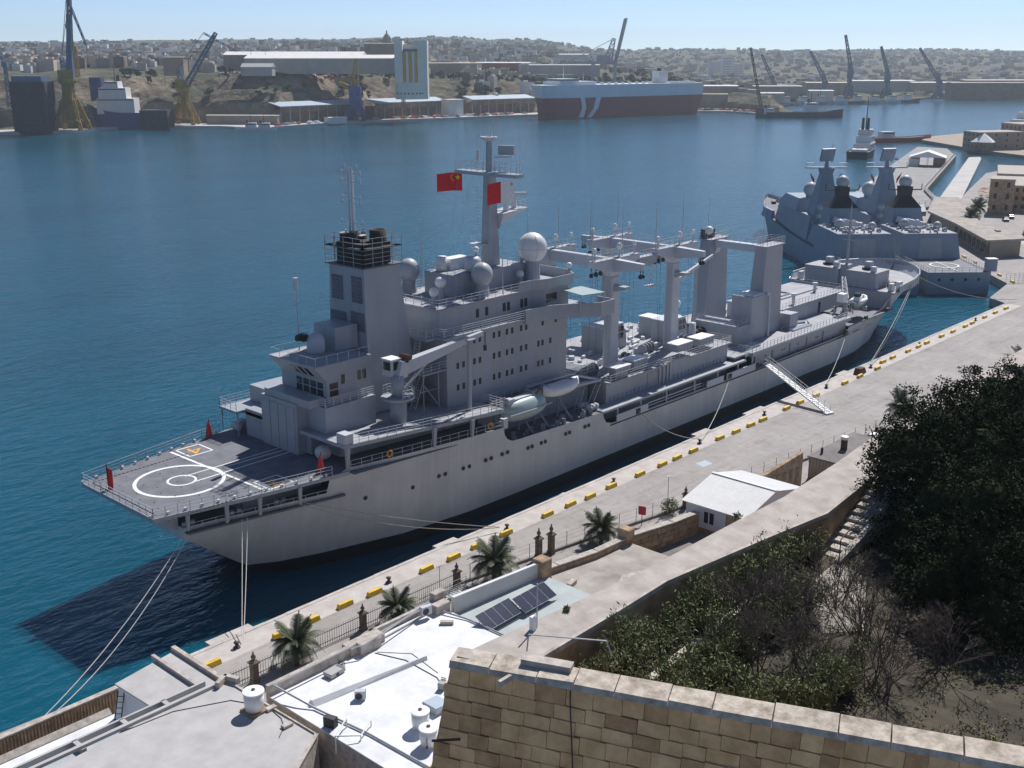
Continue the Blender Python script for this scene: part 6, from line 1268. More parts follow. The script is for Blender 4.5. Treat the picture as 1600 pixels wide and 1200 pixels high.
rm = Matrix((u_, nn_, upv)).transposed().to_4x4()
d_ = 0.0; row = 0
while d_ < 9.0:
    ch_ = random.uniform(.44, .56); s0 = -.15 * d_ - random.uniform(0, .1); smax = 19.5
    while s0 < smax:
        L = random.uniform(.5, 1.05)
        if d_ < 1.7 + 4.2 * max(0, (1 - s0 / 17)) + .8:
            o = bpy.data.objects.new('stone_block', bv[random.randrange(len(bv))]); COL.objects.link(o); o.parent = ba
            p = face(s0, d_ + ch_, -.06 + random.uniform(-.008, .012)); o.matrix_local = Matrix.Translation(p) @ rm @ Matrix.Diagonal((L, .16, ch_ * 1.01, 1))
        s0 += L
    d_ += ch_; row += 1
# coping along the wall, weathered blocks with a bevelled front
s0 = 0.0; cpv = []
for i in range(6):
    j = lambda a: random.uniform(-a, a)
    m_ = MB(); m_.hexa([(.004, -.72, 0), (.996, -.72, 0), (.996, .14, 0), (.004, .14, 0), (.01, -.68, .30 + j(.03)), (.99, -.68, .30 + j(.03)), (.985, .06 + j(.04), .2 + j(.03)), (.015, .06 + j(.04), .2 + j(.03))]); cpv.append(m_.mesh('coping_stone', 'coping'))
while s0 < 20:
    L = random.uniform(.9, 1.9); o = bpy.data.objects.new('coping_stone', cpv[random.randrange(6)]); COL.objects.link(o); o.parent = ba
    p = face(s0, -.02); o.matrix_local = Matrix.Translation(p) @ Matrix((u_, nn_, Vector((0, 0, 1)))).transposed().to_4x4() @ Matrix.Diagonal((L, 1, 1, 1)); s0 += L
MB().tube([face(3.9, 0, .02) + Vector((0, 0, .2)), face(3.95, .4, .12), face(4.2, 3, .1), face(4.4, 7, .1)], .02, 4).build('hanging_cable', 'iron', ba)
MB().obox(face(3.0, -.35, -.5), (1.6, .4, .22), math.atan2(u_.y, u_.x)).build('loose_coping', 'stonel', ba)
MB().tube([face(2.2, -.4, -.9), face(2.2, -.9, -1.0), face(4.6, -.9, -1.4), face(4.8, -.4, -1.5)], .025, 5).build('pipe_rail', 'steel', ba)
MB().obox(face(.1, 2.2, .35), (.9, .06, .06), 2.4).obox(face(-.4, 2.2, .7), (.06, .5, .06), 2.4).build('bracket', 'iron', ba)
# sea parapet
sp = thing('sea_parapet', 'broad plastered parapet running along the terrace above the quay', 'wall', (-29.4, -80.2, 36))
m_ = MB(); PP = [(0, -.1, -1.9), (6, -.6, -1.8), (9, -.8, -1.7), (15.2, -.9, -2.5), (18.6, -1.0, -3.0), (24, -.7, -2.5), (29.6, -.2, -2.0), (40, .2, -1.4), (56, .4, -1.2)]
for k_, ((x0, o0, i0), (x1, o1, i1)) in enumerate(zip(PP, PP[1:])):
    xi = .95 if k_ == 0 else x0
    m_.hexa([(xi, i0, 0), (x1, i1, 0), (x1, o1 + .3, 0), (x0 + (.3 if k_ == 0 else 0), o0 + .3, 0), (xi, i0, 1.9), (x1, i1, 1.9), (x1, o1, 2.05), (x0, o0, 2.05)])
    xl = 1.6 if k_ == 0 else x0
    m_.hexa([(xl, i0 + .2, -34), (x1, i1 + .2, -34), (x1, o1 + 5, -34), (xl, o0 + 2, -34), (xl, i0 + .2, -.01), (x1, i1 + .2, -.01), (x1, o1 + .3, -.01), (xl, o0 + .3, -.01)])
m_.build('parapet_top', 'plaster', sp)
m_ = MB()
for (x0, o0, i0), (x1, o1, i1) in zip(PP, PP[1:]): m_.hexa([(x0, i0 - .06, 1.72), (x1, i1 - .06, 1.72), (x1, i1 + .05, 1.72), (x0, i0 + .05, 1.72), (x0, i0 - .06, 1.9), (x1, i1 - .06, 1.9), (x1, i1 + .05, 1.91), (x0, i0 + .05, 1.91)])
m_.build('parapet_lip', 'stonel', sp)
m_ = MB()
for (x0, o0, i0), (x1, o1, i1) in zip(PP, PP[1:]): m_.hexa([(x0 + (.95 if x0 == 0 else 0), i0 - .05, .0), (x1, i1 - .05, .0), (x1, i1 + .02, .0), (x0 + (.95 if x0 == 0 else 0), i0 + .02, .0), (x0 + (.95 if x0 == 0 else 0), i0 - .05, 1.72), (x1, i1 - .05, 1.72), (x1, i1 + .02, 1.72), (x0 + (.95 if x0 == 0 else 0), i0 + .02, 1.72)])
m_.build('inner_face', 'stone', sp)
ub = thing('utility_box', 'small white box with thin pole on the parapet corner', 'utility box', (-26.5, -80.9, 38)); MB().box(-.09, .09, -.08, .08, 0, .5).build('casing', 'white', ub); MB().cyl((.2, 0, 0), (.2, 0, 1.6), .025, .025, 5).build('post', 'steel', ub)
o = MB().prism([(-29, -81), (-22, -97), (-18, -112), (70, -112), (70, -81)], 2, 36.3).build('garden_terrace', 'soil'); tag(o, kind='structure')
pa = MB().add([(-14.6, -84.4, 36.31), (-11.5, -84.2, 36.31), (-12.3, -85.8, 36.31), (-16.2, -87.6, 36.31), (-17.4, -86.6, 36.31)], [tuple(range(4, -1, -1))]).build('garden_path', 'path'); tag(pa, kind='structure')
sr = thing('garden_stair', 'flight of pale stone steps between the parapet and the big tree', 'stair', (-11.4, -83.1, 36.3))
for i in range(14): MB().box(i * .54, i * .54 + .46, -1.1, .6, i * .13 - .2, i * .13 + .05).build('step', 'stonel', sr, bevel=.015)
MB().hexa([(-.4, -1.35, -.3), (7.4, -1.35, .5), (7.4, -1.1, .5), (-.4, -1.1, -.3), (-.4, -1.35, .15), (7.4, -1.35, 1.85), (7.4, -1.1, 1.85), (-.4, -1.1, .15)]).build('stair_wall', 'plaster', sr)
MB().tube([(-.2, -1.2, 0), (-.2, -1.2, 1.0), (6.6, -1.2, 2.7)], .025, 5).build('handrail', 'iron', sr)
kb = thing('garden_kerb', 'pale stone kerb crossing the planted bed', 'kerb', (-25.6, -84.2, 36.3))
for i in range(13): MB().obox((i * .88, i * .06, .15 + .02 * (i % 2)), (.85, .32, .34), .06 + random.uniform(-.03, .03)).build('kerb_stone', 'stonel', kb, bevel=.02)
# the upper-right corner wall
cw = thing('terrace_corner_wall', 'pale terrace wall corner behind the crown of the big tree', 'wall', (20, -81, 34)); MB().hexa([(-4, -5, -20), (30, -5, -20), (30, 2, -20), (-4, 1, -20), (-4, -5, 4.3), (30, -5, 4.6), (30, 1.2, 4.6), (-3.6, .4, 4.3)]).build('wall', 'plaster', cw)

def shrub(x, y, z, h, r_, n, label, mat_='leafs', sz=.22, asp=4.0, stems=7, grp='green shrubs in the terrace bed'):
    t = thing('garden_shrub', label, 'shrub', (x, y, z), 0, grp); m_ = MB(); tips = []
    for i in range(stems):
        a_ = random.random() * 6.28; rr = r_ * random.uniform(.3, 1.0); e = Vector((rr * math.cos(a_), rr * math.sin(a_), h * random.uniform(.6, 1.0))); m_.cyl((0, 0, 0), e * .5 + Vector((0, 0, h * .1)), .03, .02, 4); m_.cyl(e * .5 + Vector((0, 0, h * .1)), e, .02, .008, 4); tips.append(e)
    m_.build('stem', 'bark', t); m_ = MB()
    for e in tips:
        for k in range(3): leaves(m_, e * (1 - .26 * k), (r_ * .42, r_ * .42, h * .22), n // (stems * 3), sz, asp, .1, .9)
    m_.build('foliage', mat_, t); return t
k = 0
POS = []
for i in range(20):
    POS.append((-26.4 + i * .78 + random.uniform(-.3, .3), -83.1 + random.uniform(-.5, .35), random.uniform(1.1, 2.0)))
for i in range(18): POS.append((-25.8 + i * .55 + random.uniform(-.3, .3), -85.2 + random.uniform(-.7, .6), random.uniform(1.0, 1.7)))
for i in range(14): POS.append((-25.4 + i * .42 + random.uniform(-.2, .2), -87.0 + random.uniform(-.7, .6) - i * .16, random.uniform(.8, 1.4)))
for x, y, h in POS: shrub(x, y, 36.3, h, .8, 820, 'green leafy shrub in the crowded terrace bed', 'leafs', .17, 3.6, 9)
def dead(x, y, h, r_, label):
    t = thing('bare_bush', label, 'bush', (x, y, 36.3), 0, 'bare twiggy bushes on the terrace'); m_ = MB()
    def grow(p, d, L, rad, lv):
        q = p + d * L; m_.cyl(p, q, rad, rad * .65, 4, False)
        if lv == 0: return
        for _ in range(3 if lv > 1 else 4):
            dd_ = (d + Vector((random.gauss(0, .42), random.gauss(0, .42), random.gauss(.12, .3)))).normalized(); grow(q, dd_, L * random.uniform(.55, .85), rad * .62, lv - 1)
    for _ in range(9): grow(Vector((random.uniform(-r_, r_) * .3, random.uniform(-r_, r_) * .3, 0)), Vector((random.gauss(0, .35), random.gauss(0, .35), 1)).normalized(), h * .36, .028, 4)
    m_.build('twig_mass', 'twig', t)['kind'] = 'stuff'; return t
for x, y, h, lab in ((-18.6, -86.2, 2.6, 'tallest bare bush of brown twigs beside the big tree'), (-20.6, -87.6, 2.2, 'bare twiggy bush near the coping of the bastion'), (-16.6, -87.6, 2.2, 'bare bush with pale branches in the shade of the tree'), (-19.8, -89.8, 1.7, 'low bare bush against the coping in the shade'), (-17.6, -84.9, 2.0, 'bare bush between the green shrubs and the stair'), (-19.4, -84.6, 2.4, 'bare bush rising out of the green shrubs'), (-18.0, -88.8, 2.3, 'bare bush in the middle of the shaded ground'), (-15.2, -86.0, 2.2, 'bare bush at the foot of the stair'), (-21.4, -86.2, 2.3, 'bare bush left of the tallest one'), (-16.8, -90.6, 2.0, 'bare bush nearest the lower right corner')): dead(x, y, h, 1.2, lab)
# big dark evergreen
tr = thing('evergreen_tree', 'large dark evergreen tree covering the right of the terrace', 'tree', (-6.2, -88.0, 36.3))
m_ = MB()
def limb(p, q, r0, r1, k=4):
    p = Vector(p); q = Vector(q); prev = p
    for i in range(1, k + 1):
        c = p.lerp(q, i / k) + Vector((random.uniform(-.15, .15), random.uniform(-.15, .15), .1 * math.sin(PI * i / k))); m_.cyl(prev, c, r0 + (r1 - r0) * (i - 1) / k, r0 + (r1 - r0) * i / k, 9, False); prev = c
limb((0, 0, -.2), (.3, .2, 2.4), .5, .36)
LOB = [((-1.0, 2.2, 4.6), 2.1), ((2.2, 2.8, 4.9), 2.2), ((5.0, 2.0, 5.0), 2.3), ((-2.6, .6, 3.6), 2.0), ((.6, .4, 4.9), 2.3), ((4.0, -.4, 5.0), 2.5), ((-3.6, -.8, 2.4), 1.6), ((-1.6, -1.2, 3.6), 1.9), ((1.6, -2.2, 4.4), 2.4), ((-4.0, -2.6, 1.9), 1.3), ((7.0, .5, 4.6), 2.4), ((8.5, 2.6, 4.6), 2.2), ((4.5, 4.2, 3.6), 1.6), ((-.4, 3.6, 3.4), 1.4), ((1.2, 4.4, 3.6), 1.3), ((-.5, -3.6, 3.0), 1.8), ((-3.4, 1.6, 2.2), 1.2), ((3, -4.5, 4), 2.2), ((6, -3.5, 4.5), 2.2)]
LOB = LOB + [((-4.3, -1.6, 4.8), 1.9), ((-6.2, -2.6, 3.4), 1.8), ((-7.4, -1.2, 2.4), 1.5), ((-7.6, -3.6, 2.2), 1.4), ((-3.0, -4.2, 4.4), 1.9), ((-5.4, -5.2, 3.2), 1.6)]
LOB = [((c[0] - .3, c[1] + .2, c[2] - .9), r_) for c, r_ in LOB] + [((-4.6, -1.4, 1.0), 1.2), ((-2.4, -2.6, 1.6), 1.5), ((-5.2, .4, 1.6), 1.1), ((-5.6, -3.4, .8), 1.0), ((.5, -4.6, 2.2), 1.7)]
for c, r_ in LOB: limb((.2, .2, 1.9), (c[0] * .8, c[1] * .8, c[2] - .2), .17, .04)
m_.build('trunk', 'bark', tr)
cm = MB()
for c, r_ in LOB:
    # each lobe is a cluster of small tufts on its surface
    ck = []
    cm.lathe([(r_ * .45 * math.cos(e), r_ * .42 * math.sin(e)) for e in [-1.4 + .35 * q for q in range(9)]], c, 9)
    for _ in range(int(60 * r_)):
        d = Vector((random.gauss(0, 1), random.gauss(0, 1), random.gauss(.25, 1))).normalized(); t_ = Vector(c) + d * r_ * random.uniform(.5, 1.05); rr = random.uniform(.24, .44)
        leaves(cm, t_, (rr, rr, rr * .8), 48, .115, 1.5, .2, .2)
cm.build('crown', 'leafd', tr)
# a second evergreen spilling over the right edge, and undergrowth in its shade
tr2 = thing('evergreen_tree', 'second dark evergreen at the right edge behind the large tree', 'tree', (6.5, -91.0, 36.3)); m_ = MB(); limb((0, 0, -.2), (0, 0, 2.6), .45, .3)
cm = MB()
for c, r_ in (((-3, 0, 4.2), 2.3), ((0, 1, 4.8), 2.4), ((-6, -3, 3.0), 2.0), ((-9.5, -4.5, 2.2), 1.5), ((-3, -3, 4.5), 2.4), ((1, -2, 4.5), 2.4)):
    limb((0, 0, 2), (c[0] * .8, c[1] * .8, c[2] - .2), .15, .04)
    for _ in range(int(24 * r_)):
        d = Vector((random.gauss(0, 1), random.gauss(0, 1), random.gauss(.25, 1))).normalized(); t_ = Vector(c) + d * r_ * random.uniform(.72, 1.05); rr = random.uniform(.3, .55)
        leaves(cm, t_, (rr, rr, rr * .75), 60, .14, 1.7, .3, .2)
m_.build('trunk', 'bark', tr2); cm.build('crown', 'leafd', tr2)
tr3 = thing('evergreen_tree', 'dark evergreen cut by the right edge low in the picture', 'tree', (-3.5, -95.0, 36.3)); m_ = MB(); limb((0, 0, -.2), (0, 0, 2.6), .45, .3)
cm = MB()
for c, r_ in (((-5, 0.5, 2.4), 1.3), ((-2, .5, 3.6), 2.0), ((0, -1, 4.4), 2.4), ((-3, -2.6, 4.0), 2.0), ((3, 0, 4.4), 2.4), ((-1, -4, 4.2), 2.2)):
    limb((0, 0, 2), (c[0] * .8, c[1] * .8, c[2] - .2), .15, .04)
    for _ in range(int(26 * r_)):
        d = Vector((random.gauss(0, 1), random.gauss(0, 1), random.gauss(.25, 1))).normalized(); t_ = Vector(c) + d * r_ * random.uniform(.72, 1.05); rr = random.uniform(.3, .55)
        leaves(cm, t_, (rr, rr, rr * .75), 60, .14, 1.7, .3, .2)
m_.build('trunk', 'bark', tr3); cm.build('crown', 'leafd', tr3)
tr4 = thing('evergreen_tree', 'dark evergreen just outside the lower right corner', 'tree', (-9.5, -95.5, 36.3)); m_ = MB(); limb((0, 0, -.2), (0, 0, 2.6), .4, .28)
cm = MB()
for c, r_ in (((0, 0, 4.4), 2.2), ((1.5, 1.6, 4.0), 1.8), ((-2, -1.0, 3.6), 1.8), ((2.6, -1, 4.4), 2.0), ((-1.2, 1.4, 3.4), 1.3), ((0, -3, 4.2), 2.2)):
    limb((0, 0, 2), (c[0] * .8, c[1] * .8, c[2] - .2), .15, .04)
    for _ in range(int(26 * r_)):
        d = Vector((random.gauss(0, 1), random.gauss(0, 1), random.gauss(.25, 1))).normalized(); t_ = Vector(c) + d * r_ * random.uniform(.72, 1.05); rr = random.uniform(.3, .55)
        leaves(cm, t_, (rr, rr, rr * .75), 44, .15, 1.8, .3, .2)
m_.build('trunk', 'bark', tr4); cm.build('crown', 'leafd', tr4)
gc = MB()
for _ in range(620):
    x = random.uniform(-26, 0); y = random.uniform(-95, -83); 
    if x < -29.3 + (-80.2 - y) * .437 + 1.4: continue
    leaves(gc, (x, y, 36.4), (.35, .35, .18), 22, .15, 3.0, .1, .8)
o = gc.build('ground_cover', 'leafs'); tag(o, kind='stuff')
fl = MB()
for _ in range(40): leaves(fl, (-4.6 + random.uniform(-1.6, 1.2), -83.9 + random.uniform(-.3, .3), 38.0 + random.uniform(-.3, .5)), (.15, .15, .15), 10, .09, 1.2, .1)
o = fl.build('yellow_blossom', 'flower', tr)
for x, y, s_, lab in ((-14.0, -80.9, .3, 'small weed growing from the top of the parapet'), (-24.8, -80.9, .18, 'dry sprig on the parapet near the corner')):
    w_ = thing('weed', lab, 'weed', (x, y, 37.95)); m_ = MB(); leaves(m_, (0, 0, .15), (.4 * s_ * 2, .3 * s_ * 2, .25 * s_ * 2), 60, .22, 4, .1, .5); m_.build('foliage', 'leafs', w_)
hs = thing('bushes', 'dark bush at the foot of the lamp pole by the hut', 'bush', (55.6, -30.8, 2)); m_ = MB(); leaves(m_, (0, 0, 1.0), (1.5, 1.0, 1.0), 700, .3, 3, .2, .5); m_.build('foliage', 'leafs', hs); MB().cyl((0, 0, 0), (0, 0, .8), .1, .06, 6).build('stem', 'bark', hs)
# ================================================================ frigates
def frigate():
    r_ = thing('frigate', 'nearer of two grey frigates, its bow showing beyond the supply ship', 'warship', (0, 0, 0), 0, 'frigates moored side by side')
    fh_ = [(0, 7.6, 7.9), (20, 7.9, 8.1), (60, 8.0, 8.2), (80, 6.6, 7.8), (95, 3.8, 6.4), (105, 1.4, 4.0), (111, .3, 1.6), (114, .05, .1)]
    ft = [(0, 5.4), (20, 5.6), (60, 6.4), (90, 8.4), (114, 10.2)]
    m_ = MB(); xs_ = [0, 6, 14, 22, 32, 42, 52, 62, 70, 78, 84, 90, 95, 100, 104, 108, 111, 113, 114]
    for sg in (-1, 1):
        vs = []; fs = []
        for x in xs_:
            w0 = lerpt(x, [(a, b) for a, b, c in fh_]); w1 = lerpt(x, [(a, c) for a, b, c in fh_]); zt = lerpt(x, ft); rk = max(0, x - 100) * .5
            for k in range(6): t = k / 5; z = -1.5 + (zt + 1.5) * t; vs.append((x - rk * (1 - t) * (x > 100), sg * (w0 + (w1 - w0) * t) * (.97 if k == 0 else 1), z))
        for i in range(len(xs_) - 1):
            for k in range(5): f = (i * 6 + k, (i + 1) * 6 + k, (i + 1) * 6 + k + 1, i * 6 + k + 1); fs.append(f if sg < 0 else f[::-1])
        m_.add(vs, fs)
    m_.add([(0, -7.6, -1.5), (0, 7.6, -1.5), (0, 7.9, 5.4), (0, -7.9, 5.4)], [(3, 2, 1, 0)])
    m_.build('hull', 'frig', r_, True)
    vs = []; 
    for x in xs_: vs.append((x, -lerpt(x, [(a, c) for a, b, c in fh_]) * .98, lerpt(x, ft) - .02))
    for x in xs_[::-1]: vs.append((x, lerpt(x, [(a, c) for a, b, c in fh_]) * .98, lerpt(x, ft) - .02))
    m_ = MB(); n = len(xs_)
    m_.add(vs, [(i, i + 1, 2 * n - 2 - i, 2 * n - 1 - i) for i in range(n - 1)]); m_.build('deck', 'deck', r_)
    m_ = ring(9, 0, 3.2, 3.6, 5.56, 32); strip((1, 0), (18, 0), .25, 5.57, m_); m_.build('landing_mark', 'line', r_)
    MB().rail([(.2, -7.6, 5.4), (17, -7.8, 5.6)], 1.1, 2, 1.6, .05).rail([(.2, 7.6, 5.4), (17, 7.8, 5.6)], 1.1, 2, 1.6, .05).rail([(.2, 7.6, 5.4), (.2, -7.6, 5.4)], 1.1, 2, 1.6, .05).build('railing', 'rail', r_)
    hg_ = MB().taper(18, 36, -8.0, 8.0, 5.5, 19, 36, -7.0, 7.0, 12).build('hangar', 'frig', r_); MB().taper(17.95, 18.2, -3, 3, 5.6, 18.75, 19, -2.8, 2.8, 10.8).build('hangar_door', 'ship', hg_)
    MB().box(19.5, 35.5, -6.5, 6.5, 12.0, 12.05).build('hangar_roof', 'deckl', hg_)
    MB().taper(36, 46, -6.6, 6.6, 6, 36.5, 45, -5.4, 5.4, 11).build('mid_house', 'frig', r_)
    MB().taper(46, 82, -6.9, 6.9, 6, 48, 79, -5.4, 5.4, 12.6).build('forward_house', 'frig', r_); MB().taper(60, 80, -6.2, 6.2, 12.6, 62, 76, -4.8, 4.8, 16).build('bridge', 'frig', r_)
    m_ = MB()
    MB().box(78, 78.4, -4.4, 4.4, 13.8, 15).build('bridge_window', 'glass', r_)
    # funnel block
    fb_ = MB().taper(34.5, 43, -4.6, 4.6, 11, 36, 42, -3.7, 3.7, 16.4).build('funnel_house', 'frig', r_)
    for k in range(3): MB().hexa([(35.55, -1.9 + k * 1.4, 13.6), (35.6, -1.9 + k * 1.4, 13.6), (35.6, -.8 + k * 1.4, 13.6), (35.55, -.8 + k * 1.4, 13.6), (35.9, -1.9 + k * 1.4, 15.5), (36.0, -1.9 + k * 1.4, 15.5), (36.0, -.8 + k * 1.4, 15.5), (35.9, -.8 + k * 1.4, 15.5)]).build('louvre', 'dark', fb_)
    MB().box(34.85, 34.95, -3.4, -2.4, 11.6, 12.5).box(34.85, 34.95, 2.4, 3.4, 11.6, 12.5).box(34.85, 34.95, -1.4, -.6, 11.2, 12).box(34.85, 34.95, .4, 1.2, 11.2, 12).build('opening', 'dark', fb_)
    MB().taper(35.9, 42.2, -3.9, 3.9, 16.4, 37.6, 40.6, -1.5, 1.5, 19.4).taper(37.6, 40.6, -1.5, 1.5, 19.4, 37.4, 40.8, -1.6, 1.6, 22.0).build('funnel_cap', 'black', r_)
    MB().ball((39.1, 0, 23.2), 1.75, 16).build('radome', 'radomeg', r_, True); MB().cyl((39, -4.6, 21.0), (39, 4.6, 21.0), .18, .18, 6).cyl((39, -4.6, 21), (39, -4.6, 22.6), .12, .12, 5).cyl((39, 4.6, 21), (39, 4.6, 22.6), .12, .12, 5).build('cross_arm', 'black', r_)
    # mast
    mt_ = MB().taper(50.5, 58, -3.6, 3.6, 12.6, 52.6, 55.4, -1.5, 1.5, 24.0).taper(52.6, 55.4, -1.5, 1.5, 24.0, 52.2, 55.8, -2.0, 2.0, 25.6).build('mast', 'frig', r_)
    MB().hexa([(53.4, -6, 25.4), (54.6, -6, 25.4), (54.6, 6, 25.4), (53.4, 6, 25.4), (53.4, -6, 25.8), (54.6, -6, 25.8), (54.6, 6, 25.8), (53.4, 6, 25.8)]).cyl((54, -5.8, 25.8), (54, -5.8, 27), .1, .1, 5).cyl((54, 5.8, 25.8), (54, 5.8, 27), .1, .1, 5).box(53.5, 54.5, 3.6, 5.8, 26.8, 26.95).box(53.5, 54.5, -5.8, -3.6, 26.8, 26.95).build('yardarm', 'shipl', mt_)
    MB().cyl((54, 0, 25.6), (54, 0, 27.4), .7, .5, 8).obox((53.8, 0, 29.2), (.7, 4.4, 3.6), .35, 0, -.25).cyl((54.8, -1.6, 27), (54.8, -1.6, 32), .2, .1, 5).build('air_search_radar', 'frig', mt_)
    for s_, w_ in ((1, .8), (-1, .6)): MB().hexa([(54, s_ * 3.2, 21), (54.1, s_ * 3.2, 21), (54.1, s_ * 4.2, 22.8), (54, s_ * 4.2, 22.8), (54, s_ * 3.2, 22.4), (54.1, s_ * 3.2, 22.4), (54.1, s_ * 4.6, 24.2), (54, s_ * 4.6, 24.2)]).build('signal_flag', 'redp', mt_)
    MB().ball((63.5, 1.0, 18.4), 2.2, 16).build('radome', 'radomeg', r_, True); MB().cyl((63.5, 1, 15.9), (63.5, 1, 16.8), 1.4, 1.4, 12).build('radome_base', 'frig', r_)
    for x, y, z, rr in ((46, 3.6, 15.4, 1.0), (46, -3.6, 15.4, 1.0), (28, 3.6, 13.4, 1.3), (25, -4, 13.2, 1.1), (31, -1, 13.2, .8), (44, 4.4, 13, .8)):
        MB().cyl((x, y, 11), (x, y, z - rr * .4), rr * .5, rr * .5, 8).build('director_base', 'frig', r_); MB().ball((x, y, z), rr, 12).build('director', 'radomeg', r_, True)
    for x in (30, 33): MB().obox((x, 0, 13.0), (1.6, 7.5, 1.5), .35 if x == 30 else -.35, .2).build('missile_launcher', 'shipl', r_)
    m_ = MB(); rnd = random.Random(3)
    for i in range(130):
        x = rnd.uniform(19.5, 48); y = rnd.uniform(-6, 6); s_ = rnd.uniform(.3, .95); z = 12 if x < 36 else 11
        if 34 < x < 44 and abs(y) < 4.6: continue
        m_.obox((x, y, z + s_ / 2), (s_ * 1.2, s_, s_), rnd.random()) if i % 2 else m_.cyl((x, y, z), (x, y, z + s_ * 1.3), s_ * .35, s_ * .35, 7)
    for i in range(26): x = rnd.uniform(62, 88); y = rnd.uniform(-5, 5); s_ = rnd.uniform(.5, 1.4); z = 12.6 if x < 80 else 7.6; m_.obox((x, y, z + s_ / 2), (s_, s_, s_), rnd.random())
    m_.build('deck_gear', 'ship', r_)['kind'] = 'stuff'
    gn = MB().lathe([(1.8, 8.6), (1.9, 9.6), (1.3, 11.2), (.4, 11.7)], (94, 0, 0), 12).build('gun_turret', 'frig', r_, True); MB().cyl((95, 0, 10.4), (100.5, 0, 11.4), .16, .1, 6).build('gun_barrel', 'ship', gn)
    m_ = MB(); pts = []
    for sg in (-1, 1):
        for x0, x1 in zip(xs_[11:], xs_[12:]):
            w0 = lerpt(x0, [(a, c) for a, b, c in fh_]); w1 = lerpt(x1, [(a, c) for a, b, c in fh_]); z0, z1 = lerpt(x0, ft), lerpt(x1, ft); m_.add([(x0, sg * w0, z0 - .1), (x1, sg * w1, z1 - .1), (x1, sg * w1, z1 + 1.0), (x0, sg * w0, z0 + 1.0)], [(0, 1, 2, 3)])
    m_.build('bow_bulwark', 'shipl', r_)
    MB().taper(80, 92, 6.6, 7.75, 7.0, 80, 90, 6.8, 7.6, 10.0).build('side_screen', 'frig', r_)
    MB().cyl((104, -1.2, 9.6), (106.5, -1.2, 9.6), .5, .5, 8).obox((102.5, 1, 9.7), (1.6, 1.2, .7)).build('anchor_gear', 'black', r_)
    MB().cyl((108, 0, 10), (108, 0, 15), .07, .04, 5).build('jackstaff', 'steel', r_)
    for k in range(4): MB().cyl((-.05, -5 + k * 3.3, 3.6), (.05, -5 + k * 3.3, 3.6), .4, .4, 10).build('stern_port', 'dark', r_)
    return r_
fa = frigate(); setloc(fa, (208, 11, 0), R(45))
fb2 = copy_tree(fa); setloc(fb2, (220.5, -1.2, 0), R(45)); fb2['label'] = 'farther of two grey frigates, its flight deck and stern beside the quay'
kt = thing('stern_box', 'small grey cabin standing on the stern corner of the frigate', 'cabin', (227.5, -6.0, 5.4), R(45)); MB().box(-.9, .9, -1.2, 1.2, 0, 3.0).build('wall', 'frig', kt); MB().box(-1, 1, -1.3, 1.3, 3.0, 3.15).build('roof', 'white', kt)

# ================================================================ head of the quay
te = thing('terminal_building', 'long low terminal with broad flat concrete roof beside the frigates', 'building', (0, 0, 2))
tp = [(264, 8.5), (275.5, 1.0), (300, 24), (357, 53), (352, 60), (313, 46), (291, 28)]
MB().prism([(265.5, 8), (275, 3), (298, 25), (340, 47), (312, 44), (291, 26)], 0, 4.4).build('wall', 'fbeige', te); MB().prism(tp, 4.5, 5.1).build('roof', 'roofd', te)
for k in range(8): x = 266 + k * 4.0; MB().obox((x, 8.6 + (x - 265) * .7, 2.2), (1.8, .2, 2.6), R(36)).build('door', 'dark', te)
MB().obox((283, 12.5, 5.3), (2.4, 1.2, .5), .6).build('roof_hatch', 'stonel', te)
te2 = thing('glazed_shelter', 'low shelter with sloping grey roof at the foot of the pier', 'shelter', (322, 56, 2), R(25)); MB().box(-9, 9, -4, 4, 0, 3).build('wall', 'fbrown', te2); MB().prismx([(-5, 3), (5, 3), (5, 3.4), (-5, 4.6)], -10, 10).build('roof', 'fgrey', te2)
def block(name, label, cat, x, y, rz, w_, d_, h_, m, z=2, win=0, roof='stonel', rows=3):
    b = thing(name, label, cat, (x, y, z), rz); MB().box(-w_ / 2, w_ / 2, -d_ / 2, d_ / 2, 0, h_).build('wall', m, b); MB().box(-w_ / 2 - .2, w_ / 2 + .2, -d_ / 2 - .2, d_ / 2 + .2, h_, h_ + .5).build('roof', roof, b)
    for i in range(win):
        for k in range(rows):
            xx = -w_ / 2 + (i + .5) * w_ / win; zz = h_ * (k + .4) / rows; MB().box(xx - .5, xx + .5, -d_ / 2 - .04, -d_ / 2 + .01, zz, zz + h_ / rows * .45).build('window', 'dark', b)
            if i < win - 1 or True: MB().box(-w_ / 2 - .04, -w_ / 2 + .01, -d_ / 2 + (i + .5) * d_ / win - .5, -d_ / 2 + (i + .5) * d_ / win + .5, zz, zz + h_ / rows * .45).build('window', 'dark', b)
    return b
block('ochre_building', 'ochre stone waterfront building with turret beside the curving road', 'building', 385, 44, R(20), 34, 14, 9, 'stone', win=6)
block('ochre_building', 'tall ochre stone house at the right edge by the road', 'building', 318, 10, R(22), 30, 10, 15, 'stone', win=6)
block('ochre_building', 'small ochre tower with blue screens facing the road', 'building', 362, 40, R(20), 8, 8, 12, 'stone', win=2)
block('ochre_building', 'pale roofed ochre building farthest along the waterfront', 'building', 440, 62, R(20), 40, 14, 8, 'stone', win=5)
for k in range(26):
    x = 392 + k * 4.2; y = 58 + k * 1.05 + random.uniform(-3, 2)
    p_ = thing('cafe_parasol', 'small pale parasol among the waterfront cafe tables', 'parasol', (x, y, 2), 0, 'cafe parasols by the basin'); MB().cyl((0, 0, 0), (0, 0, 2.6), .06, .06, 5).build('pole', 'steel', p_); MB().lathe([(1.9, 2.4), (.9, 2.9), (.05, 3.2)], (0, 0, 0), 8).build('canopy', ('stonel', 'fcream', 'terracotta')[k % 3], p_)
